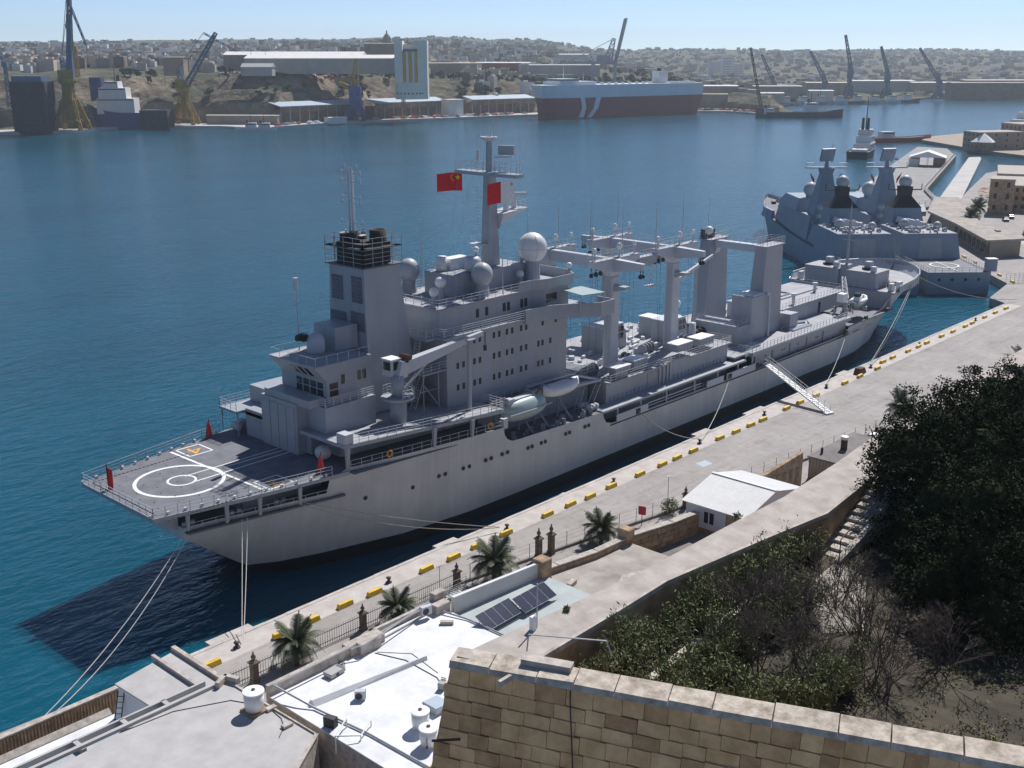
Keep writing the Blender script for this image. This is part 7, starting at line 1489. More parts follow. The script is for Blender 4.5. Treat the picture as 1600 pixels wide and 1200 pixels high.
for x, y, rz, m, lab in ((343, 31, .5, 'shade', 'dark car on the waterfront road, left of a pair'), (351, 32, .45, 'shade', 'dark car on the waterfront road, right of a pair'), (310, 22, .8, 'white', 'white van-like car beside the terminal roof'), (262, -14, .9, 'shade', 'dark car parked near the frigate stern gate'), (541, 159, .3, 'shade', 'dark car on the pier beside the moored black ship'), (272, -3, .8, 'fgrey', 'grey car parked behind the terminal')):
    c = copy_tree(car0); setloc(c, (x, y, 2.0), rz); c['label'] = lab
    for q in c.children:
        if q.name.startswith('body') or q.name.startswith('roof_panel'): q.data = q.data.copy(); q.data.materials.clear(); q.data.materials.append(M[m])
for i in range(8):
    x0 = 234 + i * 7; o = bpy.data.objects.new('kerb_block', ybm); COL.objects.link(o); o.location = (x0, -9.5 - i * .0 + (x0 - 234) * .82, 2.005); o.rotation_euler = (0, 0, .7); tag(o, 'yellow kerb block along the frigate berth', 'kerb block', 'yellow kerb blocks by the frigates')
gf = thing('berth_fence', 'grey mesh fence beside the frigate stern', 'fence', (0, 0, 2)); MB().rail([(232, -8.5, 0), (240, -14, 0), (250, -17, 0)], 2.4, 5, 1.2, .04).build('fence_panel', 'steel', gf)
# pier: tent, parapets
tn = thing('white_tent', 'white marquee with pitched roof standing on the pier', 'tent', (522, 134, 2), R(20)); MB().prismx([(-9, 4.6), (9, 4.6), (0, 7.6)], -7, 7).build('canopy', 'white', tn)
for sx in (-6.8, 6.8):
    for sy in (-8.8, 0, 8.8): MB().cyl((sx, sy, 0), (sx, sy, 4.6), .12, .12, 6).build('post', 'white', tn)
MB().box(-6.6, 6.6, -8.6, -3, 0, 4.4).build('stall', 'fbrown', tn); MB().box(-6, 6, 4, 8.6, 0, 3.6).build('counter', 'fwhite', tn)
pw = thing('pier_fence', 'pale railing and low wall along the landward side of the pier', 'fence', (0, 0, 2)); MB().rail([(346, 67, 0), (373, 67.5, 0), (410, 88, 0), (585, 145, 0)], 2.2, 3, 5, .1).build('railing', 'shipl', pw); MB().tube([(373, 66.5, .4), (410, 87.5, .4), (585, 144.5, .4)], .7, 4).build('low_wall', 'fbeige', pw)
# ================================================================ ships and tugs beyond the pier
def workship(name, label, a, b, rz, L, B, hullm, deckz, house, mast, supm='fwhite', z0=0, loc=None):
    t = thing(name, label, 'ship', loc or D(a, b, 0), rz); m_ = MB(); n = 12; vs = []; fs = []
    for i in range(n + 1):
        u = i / n; w_ = B / 2 * (1 - max(0, (u - .6) / .4) ** 2.2) + .1; sh = deckz * (1 + .5 * max(0, (u - .5) / .5) ** 2)
        for y, z in ((-w_, sh), (-w_ * .9, -1), (w_ * .9, -1), (w_, sh)): vs.append(((u - .5) * L, y, z))
    for i in range(n):
        for j in range(3): fs.append((i * 4 + j, i * 4 + j + 1, (i + 1) * 4 + j + 1, (i + 1) * 4 + j))
    fs.append((0, 3, 2, 1)); m_.add(vs, fs); m_.build('hull', hullm, t)
    m_ = MB(); m_.add([(v[0], v[1] * .96, v[2] - .5) for v in vs if True], [(i * 4, (i + 1) * 4, (i + 1) * 4 + 3, i * 4 + 3) for i in range(n)]); m_.build('deck', 'deck', t)
    for (x0, x1, hw, za, zb) in house:
        h = MB().taper(x0, x1, -hw, hw, za, x0 + .3, x1 - .5, -hw * .95, hw * .95, zb).build('deckhouse', supm, t); MB().box(x1 - .62, x1 - .3, -hw * .8, hw * .8, zb - 1.5, zb - .7).box(x0 + .8, x1 - 1, -hw - .03, hw + .03, zb - 1.5, zb - .8).build('window_band', 'dark', h)
    if mast: MB().cyl((mast[0], 0, mast[1]), (mast[0], 0, mast[2]), .4, .15, 6).cyl((mast[0], -2, mast[2] * .85), (mast[0], 2, mast[2] * .85), .12, .12, 5).lathe([(.9, mast[1]), (.7, mast[1] + (mast[2] - mast[1]) * .35)], (mast[0] - 2.5, 1.5, 0), 10).lathe([(.9, mast[1]), (.7, mast[1] + (mast[2] - mast[1]) * .35)], (mast[0] - 2.5, -1.5, 0), 10).build('mast', 'iron', t)
    return t
workship('supply_vessel', 'black-hulled workboat with white house moored at the end of the pier', 0, 0, R(18), 44, 12, 'black', 4.0, [(-4, 17, 5, 3, 7.5), (0, 14, 4.4, 7.5, 11.5), (4, 12, 4, 11.5, 15), (-18, -8, 4.2, 3, 5)], (6, 15, 34), loc=(575, 195, 0))
workship('red_tug', 'low red-sided barge-like tug lying beyond the headland', 0, 0, R(-32), 48, 9, 'tugr', 3.0, [(-16, -6, 3, 3, 7)], None, loc=(700, 228, 0))
workship('rescue_ship', 'dark red and white offshore ship with tall mast behind the headland', 385, 855, R(-10), 46, 12, 'tugr', 5, [(-14, 14, 5.4, 5, 11), (-6, 12, 5, 11, 16), (0, 9, 4, 16, 20)], (4, 20, 38))
block('headland_house', 'flat-roofed stone house on the headland with white awning', 'building', 655, 150, R(-35), 30, 16, 10, 'fbeige', win=4); block('headland_house', 'larger stone building at the right edge of the headland', 'building', 690, 135, R(-35), 40, 20, 14, 'fbeige', win=5)
aw = thing('pointed_awning', 'white pointed awning in front of the headland house', 'awning', (640, 150, 2), R(-35)); MB().lathe([(9, 5), (.2, 10)], (0, 0, 0), 4).build('canopy', 'white', aw); MB().cyl((0, 0, 0), (0, 0, 9), .2, .2, 6).build('post', 'steel', aw)
cl = thing('stone_column', 'tall brown stone pillar cut by the right edge', 'tower', (648, 122, 2)); MB().taper(-3, 3, -3, 3, 0, -1.6, 1.6, -1.6, 1.6, 30).build('shaft', 'fbrown', cl)
# ================================================================ the far shore
def gz(a, b): return hgt(a, b)
# car carrier
cc = thing('car_carrier', 'huge maroon and pale grey car carrier moored across the harbour', 'ship', D(104, 1118, 0), DRZ + math.atan2(124, 166))
L2 = 102; st_ = [(-L2, 10.5, 14), (-L2 + 8, 12.5, 15.5), (-60, 15.6, 16), (60, 16, 16), (L2 - 10, 14, 15.5), (L2, 10, 13)]
cx = [-102, -99, -96, -90, -80, -60, 0, 60, 84, 94, 102]
def csec(x):
    if x < -80: t = (x + 102) / 22; return (1.5 + 14.4 * math.sqrt(max(0, t)) , 8 + 8 * math.sqrt(max(0, t)))
    if x > 84: t = (x - 84) / 18; return (16 - 5 * t, 16 - 1.5 * t)
    return (16, 16)
for nm, z0, z1, m in (('hull', -2, 19, 'carr'), ('upper_hull', 19, 30.5, 'carg')):
    m_ = MB(); vs = []; fs = []
    for x in cx:
        w0, w1 = csec(x)
        for sg in (-1, 1):
            for z in (z0, z1): t = (z + 2) / 32.5; vs.append((x + (8 * (1 - t) if x < -95 else (-7 * (1 - min(1, t * 2)) if x > 95 else 0)), sg * (w0 + (w1 - w0) * t), z))
    k = len(cx)
    for i in range(k - 1): o = i * 4; fs += [(o, o + 4, o + 5, o + 1), (o + 3, o + 7, o + 6, o + 2), (o + 1, o + 5, o + 7, o + 3)]
    fs += [(0, 1, 3, 2), (4 * k - 4, 4 * k - 2, 4 * k - 1, 4 * k - 3)]; m_.add(vs, fs); m_.build(nm, m, cc)
for s_ in (-62, -48):
    m_ = MB(); dx = 0
    if s_ == -62: pts = [(-62, 19), (-57, 19), (-55, 10), (-58, 1), (-64, 1), (-60, 10)]
    else: pts = [(-43, 19), (-37, 19), (-40, 10), (-48, 1), (-54, 1), (-46, 9)]
    m_.prismy(pts, -16.12, -15.9); m_.build('hull_stripe', 'carg', cc)
MB().box(-84, -40, -12, 12, 30.5, 33.5).box(-80, -62, -13, 13, 33.5, 36).build('bridge_house', 'carg', cc); MB().box(-80.1, -61.9, -13.1, 13.1, 34.4, 35.4).build('bridge_window', 'glass', cc)
MB().box(48, 60, -5, 5, 30.5, 42).build('funnel', 'fwhite', cc); MB().cyl((52, 0, 42), (52, 0, 45), 1.6, 1.6, 8).cyl((56, 2, 42), (56, 2, 44.5), 1.3, 1.3, 8).build('exhaust', 'soot', cc)
MB().cyl((-70, 0, 36), (-70, 0, 47), .5, .3, 6).cyl((-46, 0, 33), (-46, 0, 42), .3, .2, 6).build('mast', 'fwhite', cc); 
for k in range(9): MB().box(-38 + k * 9, -36 + k * 9, -8, -5, 30.5, 32.2).build('deck_vent', 'white', cc)
for k in range(3): MB().box(62 + k * 11, 72 + k * 11, -10, -2, 30.5, 32).build('deck_cover', 'shipl', cc)
# silo
si = thing('grain_silo', 'tall white grain silo with ochre columns above the far quay', 'silo', D(-88, 1010, 20), DRZ)
MB().box(-14, -7, -4, 14, 0, 49).box(6, 14.5, -4, 14, 0, 49).box(-14, 14.5, 4, 14, 0, 46).build('tower', 'silo', si)
for k in range(5): MB().cyl((-5.6 + k * 2.6, -2.6, 13), (-5.6 + k * 2.6, -2.6, 40), 1.35, 1.35, 10).build('silo_tube', 'siloo' if k % 2 == 0 else 'silo', si)
MB().box(-6.5, 5.8, -4.2, 4, 40, 42).build('silo_cap', 'craned', si); MB().cyl((-1, -2, 0), (-1, -2, 14), 13, 13, 20).build('podium', 'silo', si)
for k in range(9): MB().obox((-1 + 13 * math.sin(-1.1 + k * .27), -2 - 13 * math.cos(-1.1 + k * .27), 5), (1.4, .3, 1.2), -1.1 + k * .27).build('podium_window', 'dark', si)
def shed(name, label, a, b, rz, w_, d_, h_, wm, rm, z=None, ridge=2.0, lip=.5):
    z = gz(a, b) if z is None else z
    t = thing(name, label, 'warehouse', D(a, b, z - 1), DRZ + rz); MB().box(-w_ / 2, w_ / 2, -d_ / 2, d_ / 2, 0, h_ + 1).build('wall', wm, t)
    MB().prismx([(-d_ / 2 - lip, h_ + 1), (d_ / 2 + lip, h_ + 1), (d_ / 2 + lip, h_ + 1.3), (0, h_ + 1.3 + ridge), (-d_ / 2 - lip, h_ + 1.3)], -w_ / 2 - lip, w_ / 2 + lip).build('roof', rm, t)
    k = int(w_ // 12)
    for i in range(k): MB().box(-w_ / 2 + (i + .5) * w_ / k - .4, -w_ / 2 + (i + .5) * w_ / k + .4, -d_ / 2 - .3, -d_ / 2, 0, h_ + .8).build('pilaster', wm, t)
    return t
shed('long_warehouse', 'very long white-roofed warehouse on the ridge left of the silo', -168, 1035, 0, 134, 34, 12, 'fcream', 'fwhite', 42, 3); shed('long_warehouse', 'second long pale warehouse behind the first on the ridge', -205, 1100, 0, 130, 30, 13, 'fbeige', 'fwhite', 44, 3)
shed('beige_block', 'beige flat block just left of the silo top', -128, 1180, 0, 40, 30, 22, 'fbeige', 'fcream', 46, .5); shed('barrel_shed', 'small arched grey shed at the edge of the ridge', -216, 985, 0, 26, 14, 6, 'fgrey', 'fgrey', 41, 3); shed('square_house', 'square beige stone house on the cliff edge', -286, 985, 0, 17, 14, 14, 'fbeige', 'fcream', 41, .3)
# long quay shed following the shore
for (a0, b0), (a1, b1), lab in (((-196, 945), (-138, 1012), 'left stretch of the long dark quay shed with pale blue roof'), ((-126, 1022), (-66, 1078), 'right stretch of the long dark quay shed with pale blue roof'), ((-42, 1098), (20, 1148), 'far stretch of quay shed beside the car carrier')):
    L = math.hypot(a1 - a0, b1 - b0); rz = math.atan2(b1 - b0, a1 - a0); t = thing('quay_shed', lab, 'shed', D((a0 + a1) / 2, (b0 + b1) / 2 + 6, 2), DRZ + rz)
    MB().box(-L / 2, L / 2, -2, 10, 0, 11).build('back_wall', 'fbrown', t); MB().box(-L / 2, L / 2, -6, -5.7, 9, 14).build('front_screen', 'fbrown', t); MB().hexa([(-L / 2, -6.5, 13.5), (L / 2, -6.5, 13.5), (L / 2, 10, 16.5), (-L / 2, 10, 16.5), (-L / 2, -6.5, 14.2), (L / 2, -6.5, 14.2), (L / 2, 10, 17.2), (-L / 2, 10, 17.2)]).build('roof', 'fblue', t)
    for k in range(int(L / 10) + 1): MB().box(-L / 2 + k * 10, -L / 2 + k * 10 + .7, -6, -5.4, 0, 13.5).build('column', 'fgrey', t)
shed('white_end_block', 'plain white block at the end of the quay shed', -56, 1076, R(40), 17, 12, 15, 'fwhite', 'fwhite', 2, .2); shed('low_quay_house', 'row of low pinkish quay houses under the cliff', -222, 945, R(-5), 60, 8, 7, 'fbeige', 'fcream', 2, .4); shed('white_cabin', 'low white cabin on the far quay', -150, 973, R(45), 18, 8, 4, 'fwhite', 'fwhite', 2, .3)
# cranes
def luffing(name, label, a, b, zc, tm, bm, boom, jib=None, legs=9, top=None, z0=2.0, hook=None):
    t = thing(name, label, 'crane', D(a, b, z0), DRZ); h = zc - z0
    for sx in (-1, 1):
        for sy in (-1, 1): MB().lattice((sx * legs, sy * legs, 0), (sx * legs * .38, sy * legs * .38, h * .62), 2.0, 1.6, 6, .5, .26).build('leg', tm, t)
    MB().box(-legs, legs, -legs - .8, -legs + .8, h * .16, h * .2).box(-legs, legs, legs - .8, legs + .8, h * .16, h * .2).build('portal_beam', tm, t)
    MB().lattice((0, 0, h * .5), (0, 0, h), legs * .75, legs * .6, 5, .5, .3).cyl((0, 0, h * .2), (0, 0, h * .95), legs * .3, legs * .26, 8).build('tower', tm, t)
    MB().lathe([(legs * .62, h * .95), (legs * .7, h), (legs * .7, h + 1.6)], (0, 0, 0), 10).build('slew_ring', tm, t); MB().box(-legs * .6, legs * .45, -2.6, 2.6, h + 1.6, h + 8).build('machine_house', tm, t); MB().lattice((-1, 0, h + 7), (-2.5, 0, h + 17), 4, 2.2, 3, .35, .25).build('a_frame', bm, t)
    bx_, bz_ = boom; MB().lattice((2.5, 0, h + 2.5), (bx_, 0, bz_ - z0), 3.8, 2.0, 9, .62, .32, (0, 1, 0)).build('boom', bm, t)
    MB().cyl((-2.5, 0, h + 17), (bx_, 0, bz_ - z0), .22, .22, 5).build('tie', bm, t)
    if jib: MB().lattice((jib[0], 0, jib[1] - z0), (jib[2], 0, jib[3] - z0), 1.2, 1.0, 6, .3, .18, (0, 1, 0)).cyl((jib[0], 0, jib[1] - z0), (-2.5, 0, h + 17), .22, .22, 5).build('fly_jib', bm, t)
    if hook: MB().cyl((hook[0], 0, hook[1] - z0), (hook[0], 0, hook[2] - z0), .15, .15, 4).cyl((hook[0], 0, hook[2] - z0 - 2.5), (hook[0], 0, hook[2] - z0), .8, 1.4, 8).build('hook', 'iron', t)
    return t
t1_ = luffing('tower_crane', 'great yellow quay crane with slate boom rising out of the picture at left', -336, 872, 38, 'craney', 'craned', (8, 99), (6, 99, 17, 64), 10, hook=(17, 64, 50)); MB().taper(-4.6, 4.6, -4.6, 4.6, 6, -3.4, 3.4, -3.4, 3.4, 36).build('core_tower', 'craney', t1_); MB().taper(1.2, 5.2, -1.8, 1.8, 38, 4.6, 7.2, -1.2, 1.2, 84).build('boom_plating', 'craned', t1_)
luffing('tower_crane', 'yellow quay crane with thin dark boom folded to the right', -268, 938, 30, 'craney', 'craned', (30, 74), (20, 74, 46, 60), 9)
t_ = luffing('tower_crane', 'blue and yellow quay crane in front of the long shed', -136, 998, 24, 'craneb', 'craney', (-14, 34), None, 8); MB().box(-5, 5, -4, 4, 10, 29).build('body', 'craneb', t_); MB().lattice((0, 0, 29), (2, 0, 52), 6, 2, 4, .5, .3).build('upper_frame', 'craney', t_)
for a, b, z1, m, lab in ((-372, 990, 62, 'craney', 'small yellow crane behind the dark shed at the far left'), (-394, 900, 50, 'craned', 'dark crane top at the very left edge'), (-97, 1026, 34, 'craney', 'slim rusty mast beside the blue crane')):
    t = thing('slim_crane', lab, 'crane', D(a, b, gz(a, b)), DRZ); h = z1 - gz(a, b); MB().lattice((0, 0, 0), (0, 0, h), 3, 1.6, 7, .35, .22).build('tower', m, t); MB().lattice((0, 0, h), (-6, 0, h + 20 if a < -360 else h + 6), 2, .8, 5, .3, .2).build('boom', m, t); MB().box(-2, 2, -2, 2, h - 2, h + 2).build('cab', m, t)
ds = thing('dock_shed', 'tall dark slatted dock structure at the left edge', 'building', D(-356, 858, 0), DRZ); MB().box(-14, 11, -10, 10, 0, 38).build('wall', 'shednavy', ds)
for k in range(12): MB().box(-14.3, 11.3, -10.4, -10, 1 + k * 3, 2.4 + k * 3).build('slat', 'shednavy', ds)
MB().box(-13, 9, -8, 8, 38, 42).build('upper_works', 'craned', ds)
# ship in the dry dock
dk = workship('docked_ship', 'blue-hulled ship with white bridge in the far dry dock', -307, 915, DRZ + PI, 64, 16, 'hullblue', 13, [(-8, 22, 7, 12, 24), (-2, 20, 6.5, 24, 32), (4, 16, 6, 32, 37)], (8, 37, 50)); MB().box(18, 27, -4, 4, 22, 40).build('funnel', 'hullblue', dk)
MB().box(-34, -12, -9, 9, 0, 15).build('dock_gate', 'shednavy', dk)
for a, b, rz, L, m, lab in ((-205, 895, .1, 24, 'fwhite', 'left of two small white boats below the cliff'), (-194, 893, .1, 20, 'fwhite', 'right of two small white boats below the cliff')): workship('small_boat', lab, a, b, DRZ + rz, L, 6, m, 2.4, [(-4, 5, 2.2, 2.4, 6)], (0, 6, 12))
workship('coaster', 'dark low coaster with white house lying at the tip of the far quay', 276, 1082, DRZ + .02, 74, 12, 'shednavy', 5.5, [(0, 12, 5, 5, 14)], (6, 14, 24)); workship('dark_tug', 'small dark tug beside the coaster', 242, 1080, DRZ, 22, 8, 'shednavy', 3.5, [(-4, 5, 3, 3.5, 9)], (0, 9, 17))
for i in range(9): workship('small_boat', 'small moored boat in the distant inlet', 300 + i * 24, 1352 + i * 10 + random.uniform(-6, 6), DRZ + random.uniform(-.3, .3), random.uniform(22, 40), 8, ('fgrey', 'fblue', 'shednavy')[i % 3], 3.5, [(-4, 6, 3, 3.5, 10)], (0, 10, 17))['group'] = 'boats in the distant inlet'
# ship to shore gantry
sg_ = thing('gantry_crane', 'tall grey container gantry crane with raised boom behind the car carrier', 'crane', D(98, 1235, 8), DRZ)
for sx in (-12, 12):
    for sy in (-8, 8): MB().box(sx - 1, sx + 1, sy - 1, sy + 1, 0, 42).build('leg', 'craneg', sg_)
MB().box(-38, 14, -3, 3, 40, 43).build('girder', 'craneg', sg_); MB().box(-13, 13, -9, -7, 20, 22).box(-13, 13, 7, 9, 20, 22).build('sill_beam', 'craneg', sg_)
for sy in (-8, 8): MB().lattice((12, sy * .6, 41), (22, sy, 86), 1.8, 1.4, 10, .5, .3).build('raised_boom', 'craneg', sg_)
MB().cyl((22, -8, 86), (22, 8, 86), .7, .7, 6).build('boom_tip', 'craneg', sg_); MB().lattice((4, 0, 42), (10, 0, 66), 8, 3, 5, .6, .4).cyl((10, 0, 66), (-36, 0, 43), .35, .35, 5).cyl((-10, -6, 43), (-24, -6, 12), .5, .5, 5).cyl((-10, 6, 43), (-2, 6, 10), .5, .5, 5).build('a_frame', 'craneg', sg_); MB().box(-8, 6, -4, 4, 43, 49).build('machine_house', 'craneg', sg_)
for a, b, zc, bx_, bz_, lab in ((334, 1470, 16, -18, 58, 'first blue-grey dock crane in the distant yard'), (402, 1480, 18, -22, 62, 'second blue-grey dock crane in the distant yard'), (436, 1490, 30, -10, 82, 'tallest blue-grey crane in the distant yard'), (488, 1500, 24, -12, 68, 'fourth blue-grey dock crane in the distant yard'), (556, 1500, 18, -30, 66, 'rightmost blue-grey dock crane in the distant yard')): luffing('dock_crane', lab, a, b, zc, 'craned', 'craned', (bx_, bz_), None, 6, z0=3)['group'] = 'cranes of the distant yard'
lc = thing('lattice_crane', 'dark mobile lattice crane leaning over the tip of the far quay', 'crane', D(242, 1112, 2), DRZ); MB().box(-5, 5, -3, 3, 0, 6).build('carriage', 'shednavy', lc); MB().lattice((0, 0, 5), (-14, 0, 62), 2.2, 1.2, 12, .35, .22).build('boom', 'shednavy', lc)
# sheds and walls to the right
for i, (a, b, w_, d_, h_, wm, rm, z) in enumerate(((225, 1290, 52, 24, 12, 'fbeige', 'fwhite', 12), (330, 1440, 60, 24, 14, 'fbeige', 'fgrey', 6), (300, 1360, 40, 16, 10, 'fcream', 'fwhite', 4), (420, 1540, 60, 30, 16, 'fbeige', 'fcream', 6), (530, 1660, 90, 30, 14, 'fgrey', 'fwhite', 8), (600, 1640, 70, 24, 10, 'fbeige', 'fwhite', 10), (720, 1700, 120, 40, 16, 'fbrown', 'fgrey', 6), (380, 1420, 30, 14, 12, 'fcream', 'fblue', 3), (60, 1330, 80, 26, 12, 'fgrey', 'fgrey', 34), (-20, 1420, 90, 20, 8, 'terracotta', 'fwhite', 40), (-70, 1340, 60, 30, 12, 'fbeige', 'fbeige', 36), (85, 1600, 40, 14, 6, 'fwhite', 'fwhite', 52), (200, 1255, 70, 10, 12, 'fbeige', 'fbeige', 4), (660, 1530, 160, 22, 20, 'fbrown', 'fbeige', 2))):
    shed('far_shed', ['broad pale shed right of the car carrier', 'long pale yard shed between the first dock cranes', 'low cream shed by the inlet', 'pale yard shed behind the tallest dock crane', 'long white-roofed yard hall', 'white-roofed hall behind the fourth dock crane', 'large brown dock hall at the right', 'small blue-roofed shed by the inlet', 'long grey factory above the car carrier', 'low red building with white roof on the ridge', 'beige block on the ridge right of the silo', 'small bright white building high on the ridge', 'long beige wall building behind the parked cars', 'long brown fortress wall at the right shore'][i], a, b, 0, w_, d_, h_, wm, rm, z, 1.0)
for i, (a, b, w_, h_) in enumerate(((402, 2300, 26, 34), (430, 2320, 22, 46), (455, 2340, 24, 30))):
    t = thing('tower_block', ['left of three distant white tower blocks', 'middle and tallest of three distant white tower blocks', 'right of three distant white tower blocks'][i], 'tower block', D(a, b, gz(a, b) - 3), DRZ); MB().box(-w_ / 2, w_ / 2, -8, 8, 0, h_).build('wall', 'fwhite', t)
    for k in range(8): MB().box(-w_ / 2 + 2, w_ / 2 - 2, -8.2, -8, 3 + k * h_ / 9, 4.6 + k * h_ / 9).build('window_band', 'fgrey', t)
for a, b, s_, lab in ((-204, 1900, .72, 'large distant church dome above the silo, left of a pair'), (-170, 1900, .5, 'smaller distant church dome right of the large dome'), (-450, 1900, .5, 'faint church dome on the skyline at left'), (690, 3000, .7, 'faint dome on the skyline behind the dock cranes')):
    z = gz(a, b); t = thing('church', lab, 'church', D(a, b, z - 2), DRZ); MB().box(-14 * s_, 14 * s_, -10, 10, 0, 20 * s_).build('nave', 'fbeige', t); MB().lathe([(9 * s_, 18 * s_), (9 * s_, 27 * s_), (9.6 * s_, 27 * s_), (8.4 * s_, 33 * s_), (5 * s_, 38 * s_), (1.6 * s_, 40.5 * s_), (1.6 * s_, 45 * s_), (.3, 48 * s_)], (0, 0, 0), 12).build('dome', 'fbrown', t, True)
# parked cars on the far quay
fcar = []
for m in ('tugr', 'fwhite', 'shade', 'fgrey', 'tugr', 'fblue'): fcar.append(MB().prismy([(-2.2, .2), (2.2, .2), (2.2, .9), (1.2, 1.0), (.6, 1.6), (-1.4, 1.6), (-2.2, 1.0)], -.9, .9).mesh('parked_car', m))
cpos = []
for i in range(120):
    a = random.uniform(-215, 15) if i < 75 else random.uniform(190, 262); cpos.append((a, coast(a) + random.uniform(3, 17)))
for i in range(60): a = random.uniform(-262, -150); cpos.append((a, coast(a) + random.uniform(112, 122)))
for a, b in cpos:
    o = bpy.data.objects.new('parked_car', random.choice(fcar)); COL.objects.link(o); o.location = D(a, b, max(2.0, gz(a, b) + .15)); o.rotation_euler = (0, 0, DRZ + random.choice((0, PI / 2)) + random.uniform(-.2, .2)); o.scale = (1.25, 1.25, 1.25); tag(o, 'small car parked in the crowd on the far shore', 'car', 'cars parked on the far shore')
# town houses on the skyline
hm_ = []
for i in range(12):
    w_, d_, h_ = random.uniform(6, 13), random.uniform(6, 11), random.uniform(5, 10); m_ = MB().box(-w_ / 2, w_ / 2, -d_ / 2, d_ / 2, -4, h_).box(-w_ / 2, w_ / 2, -d_ / 2, -d_ / 2 + .4, h_, h_ + 1).box(-w_ * .3, w_ * .05, -d_ * .2, d_ * .3, h_, h_ + 2.5)
    hm_.append(m_.mesh('town_house', ('fcream', 'fwhite', 'fbeige', 'fwhite', 'fcream', 'fbrown')[i % 6]))
hp = []
while len(hp) < 2600:
    b = 1120 + 1700 * random.random() ** .8; px_ = random.uniform(-.48, .02); a = b * px_
    if b < 1270 and -270 < a < -60: continue
    if px_ > -.18 and random.random() < .55: continue
    hp.append((b, a))
hp.sort()
for b, a in hp[:290]:
    o = bpy.data.objects.new('town_house', random.choice(hm_)); COL.objects.link(o); o.location = D(a, b, gz(a, b)); o.rotation_euler = (0, 0, DRZ + random.uniform(-.4, .4)); s_ = random.uniform(.8, 1.25); o.scale = (s_, s_, s_)
    tag(o, 'small pale flat-roofed house in the distant town on the ridge', 'house', 'houses of the distant town')
m_ = MB()
for b, a in hp[290:]:
    x, y, z = D(a, b, gz(a, b)); m_.m = random.choice((0, 1, 1, 2, 3)); h_ = random.uniform(4, 10) * (1.5 if random.random() < .06 else 1); m_.obox((x, y, z + h_ / 2 - 2), (random.uniform(6, 15), random.uniform(6, 12), h_ + 4), random.uniform(0, 3))
for i in range(900):
    b = random.uniform(1650, 4200); a = b * random.uniform(.0, .5); x, y, z = D(a, b, gz(a, b)); m_.m = random.choice((0, 1, 2, 2, 3)); h_ = random.uniform(4, 9); m_.obox((x, y, z + h_ / 2 - 2), (random.uniform(7, 22), random.uniform(7, 12), h_ + 4), random.uniform(0, 3))
o = m_.build('distant_town', ['fcream', 'fwhite', 'fbeige', 'fbrown']); tag(o, kind='stuff')
# scrub, trees and roofs of the distant country
m_ = MB()
for i in range(4200):
    b = 1250 + 3300 * random.random() ** 1.25; a = b * random.uniform(-.48, .50)
    if b < coast(a) + 120: continue
    cl_ = mn.noise((a * .004, b * .004, 5.0))
    x, y, z = D(a, b, gz(a, b)); r_ = random.uniform(1.6, 4.2) * (1 + b / 6000)
    if cl_ < -.12 and random.random() < .7: continue
    if a / b < -.08 and random.random() < .7: continue
    if random.random() < .13: m_.m = random.choice((1, 2)); m_.obox((x, y, z + 2), (random.uniform(8, 22), random.uniform(7, 12), 8), random.uniform(0, 3)); continue
    m_.m = 0; k = 6; vs = [(x + r_ * math.cos(t * PI / 3) * random.uniform(.8, 1.3), y + r_ * math.sin(t * PI / 3) * random.uniform(.8, 1.3), z - .5) for t in range(6)] + [(x + r_ * .6 * math.cos(t * PI / 3 + .4), y + r_ * .6 * math.sin(t * PI / 3 + .4), z + r_ * random.uniform(.6, 1.0)) for t in range(6)]
    m_.add(vs, [(t, (t + 1) % 6, 6 + (t + 1) % 6, 6 + t) for t in range(6)] + [tuple(range(6, 12))])
o = m_.build('distant_scrub', ['leaff', 'fcream', 'fbeige']); tag(o, kind='stuff')
for a, b in ((-236, 1050), (-225, 1060), (-320, 1010), (-305, 1015)):
    t = thing('floodlight_mast', 'thin floodlight mast standing above the distant town', 'mast', D(a, b, gz(a, b)), 0, 'floodlight masts on the ridge'); MB().cyl((0, 0, 0), (0, 0, 28), .35, .2, 5).build('pole', 'steel', t); MB().box(-1.5, 1.5, -.2, .2, 26, 29).build('lamp_head', 'steel', t)
# trees of the far slopes
ftm = []
for i in range(5):
    m_ = MB()
    for k in range(5): leaves(m_, (random.uniform(-1.6, 1.6), random.uniform(-1.6, 1.6), 2.6 + random.uniform(0, 2)), (1.7, 1.7, 1.4), 60, 1.2, 1.4, .3, .3)
    ftm.append(m_.mesh('crown', 'leaff'))
ttm = MB().cyl((0, 0, -1), (0, 0, 3), .4, .2, 6).mesh('trunk', 'bark')
for i in range(200):
    if i < 120: a = random.uniform(-330, 230); b = coast(a) + random.uniform(66, 165)
    else: a = random.uniform(-150, 420); b = coast(a) + random.uniform(150, 520)
    if -102 < a < -74 and b < 1050: continue
    t = thing('far_tree', 'dark bushy tree scattered on the far hillside', 'tree', D(a, b, gz(a, b)), random.random() * 6, 'trees of the far hillside'); s_ = random.uniform(.6, 1.5); t.scale = (s_ * 1.2, s_ * 1.2, s_)
    for nm, me in (('crown', random.choice(ftm)), ('trunk', ttm)):
        o = bpy.data.objects.new(nm, me); COL.objects.link(o); o.parent = t

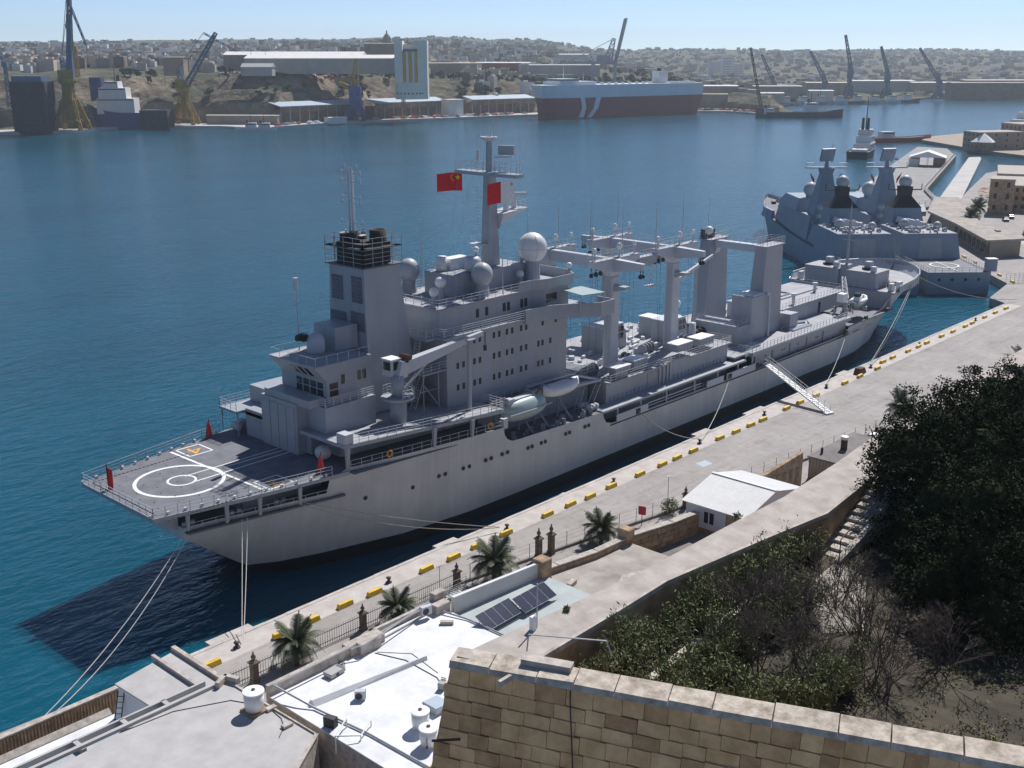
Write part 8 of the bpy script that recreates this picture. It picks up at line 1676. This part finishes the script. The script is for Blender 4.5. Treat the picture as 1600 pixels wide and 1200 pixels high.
# ================================================================ every separate piece becomes an object of its own
import numpy as np
def split_pieces(o):
    me = o.data; nv = len(me.vertices); par = list(range(nv))
    def find(i):
        while par[i] != i: par[i] = par[par[i]]; i = par[i]
        return i
    for e in me.edges:
        a, b = find(e.vertices[0]), find(e.vertices[1])
        if a != b: par[a] = b
    roots = {}; isl = np.array([roots.setdefault(find(i), len(roots)) for i in range(nv)]); k = len(roots)
    if k < 2: return
    co = np.array([v.co[:] for v in me.vertices]); lo = np.full((k, 3), np.inf); hi = np.full((k, 3), -np.inf); np.minimum.at(lo, isl, co); np.maximum.at(hi, isl, co)
    sz = (hi - lo).max(axis=1); gap = np.maximum(0, np.maximum(lo[:, None] - hi[None], lo[None] - hi[:, None])); near = np.sqrt((gap ** 2).sum(2)) <= np.maximum(.02, .5 * np.maximum(sz[:, None], sz[None]))
    lab = list(range(k))
    def f2(i):
        while lab[i] != i: lab[i] = lab[lab[i]]; i = lab[i]
        return i
    for a, b in zip(*np.nonzero(np.triu(near, 1))):
        a, b = f2(a), f2(b)
        if a != b: lab[a] = b
    pc = np.array([f2(i) for i in range(k)])[isl]; ids = list(dict.fromkeys(pc.tolist()))
    if len(ids) < 2: return
    base = o.name.split('.')[0]; mats = list(me.materials); polys = [(tuple(p.vertices), p.material_index, p.use_smooth) for p in me.polygons]
    for q, pid in enumerate(ids):
        mp = {}; vs = []; fs = []; mi = []; smo = []
        for vv, m, s_ in polys:
            if pc[vv[0]] != pid: continue
            for i in vv:
                if i not in mp: mp[i] = len(vs); vs.append(tuple(co[i]))
            fs.append([mp[i] for i in vv]); mi.append(m); smo.append(s_)
        nm = bpy.data.meshes.new(base); nm.from_pydata(vs, [], fs)
        for m in mats: nm.materials.append(m)
        nm.polygons.foreach_set('material_index', mi); nm.polygons.foreach_set('use_smooth', smo); nm.update()
        if q == 0: o.data = nm
        else:
            c = o.copy(); c.data = nm; COL.objects.link(c)
SPLIT = {'aft_platform', 'anchor_gear', 'anchor_windlass', 'bridge_wing_bulwark', 'bulwark_stay', 'canopy_post', 'deck_fittings', 'deck_machinery', 'deck_pipe', 'foremast_yard', 'mast', 'mast_ladder', 'mooring_gear', 'navigation_lights', 'opening', 'overhang_bracket', 'parapet_pier', 'pulley_block', 'railing', 'roof_fitting', 'stanchion', 'whip_antenna', 'scupper', 'stiffener', 'locker_rib', 'rust_chest', 'roof_kerb', 'stair', 'vent_pipe', 'cabin_rib', 'stowed_pipes', 'frame', 'portal_beam', 'sill_beam', 'fence_kerb'}
TINY = {'deck_chains', 'tie_down_points', 'mast_steps', 'yellow_blossom'}
for o in list(bpy.data.objects):
    if o.type != 'MESH': continue
    bn = o.name.split('.')[0]
    if bn in TINY: o['kind'] = 'stuff'
    elif bn in SPLIT and o.get('kind') is None and len(o.data.vertices) < 6000: split_pieces(o)
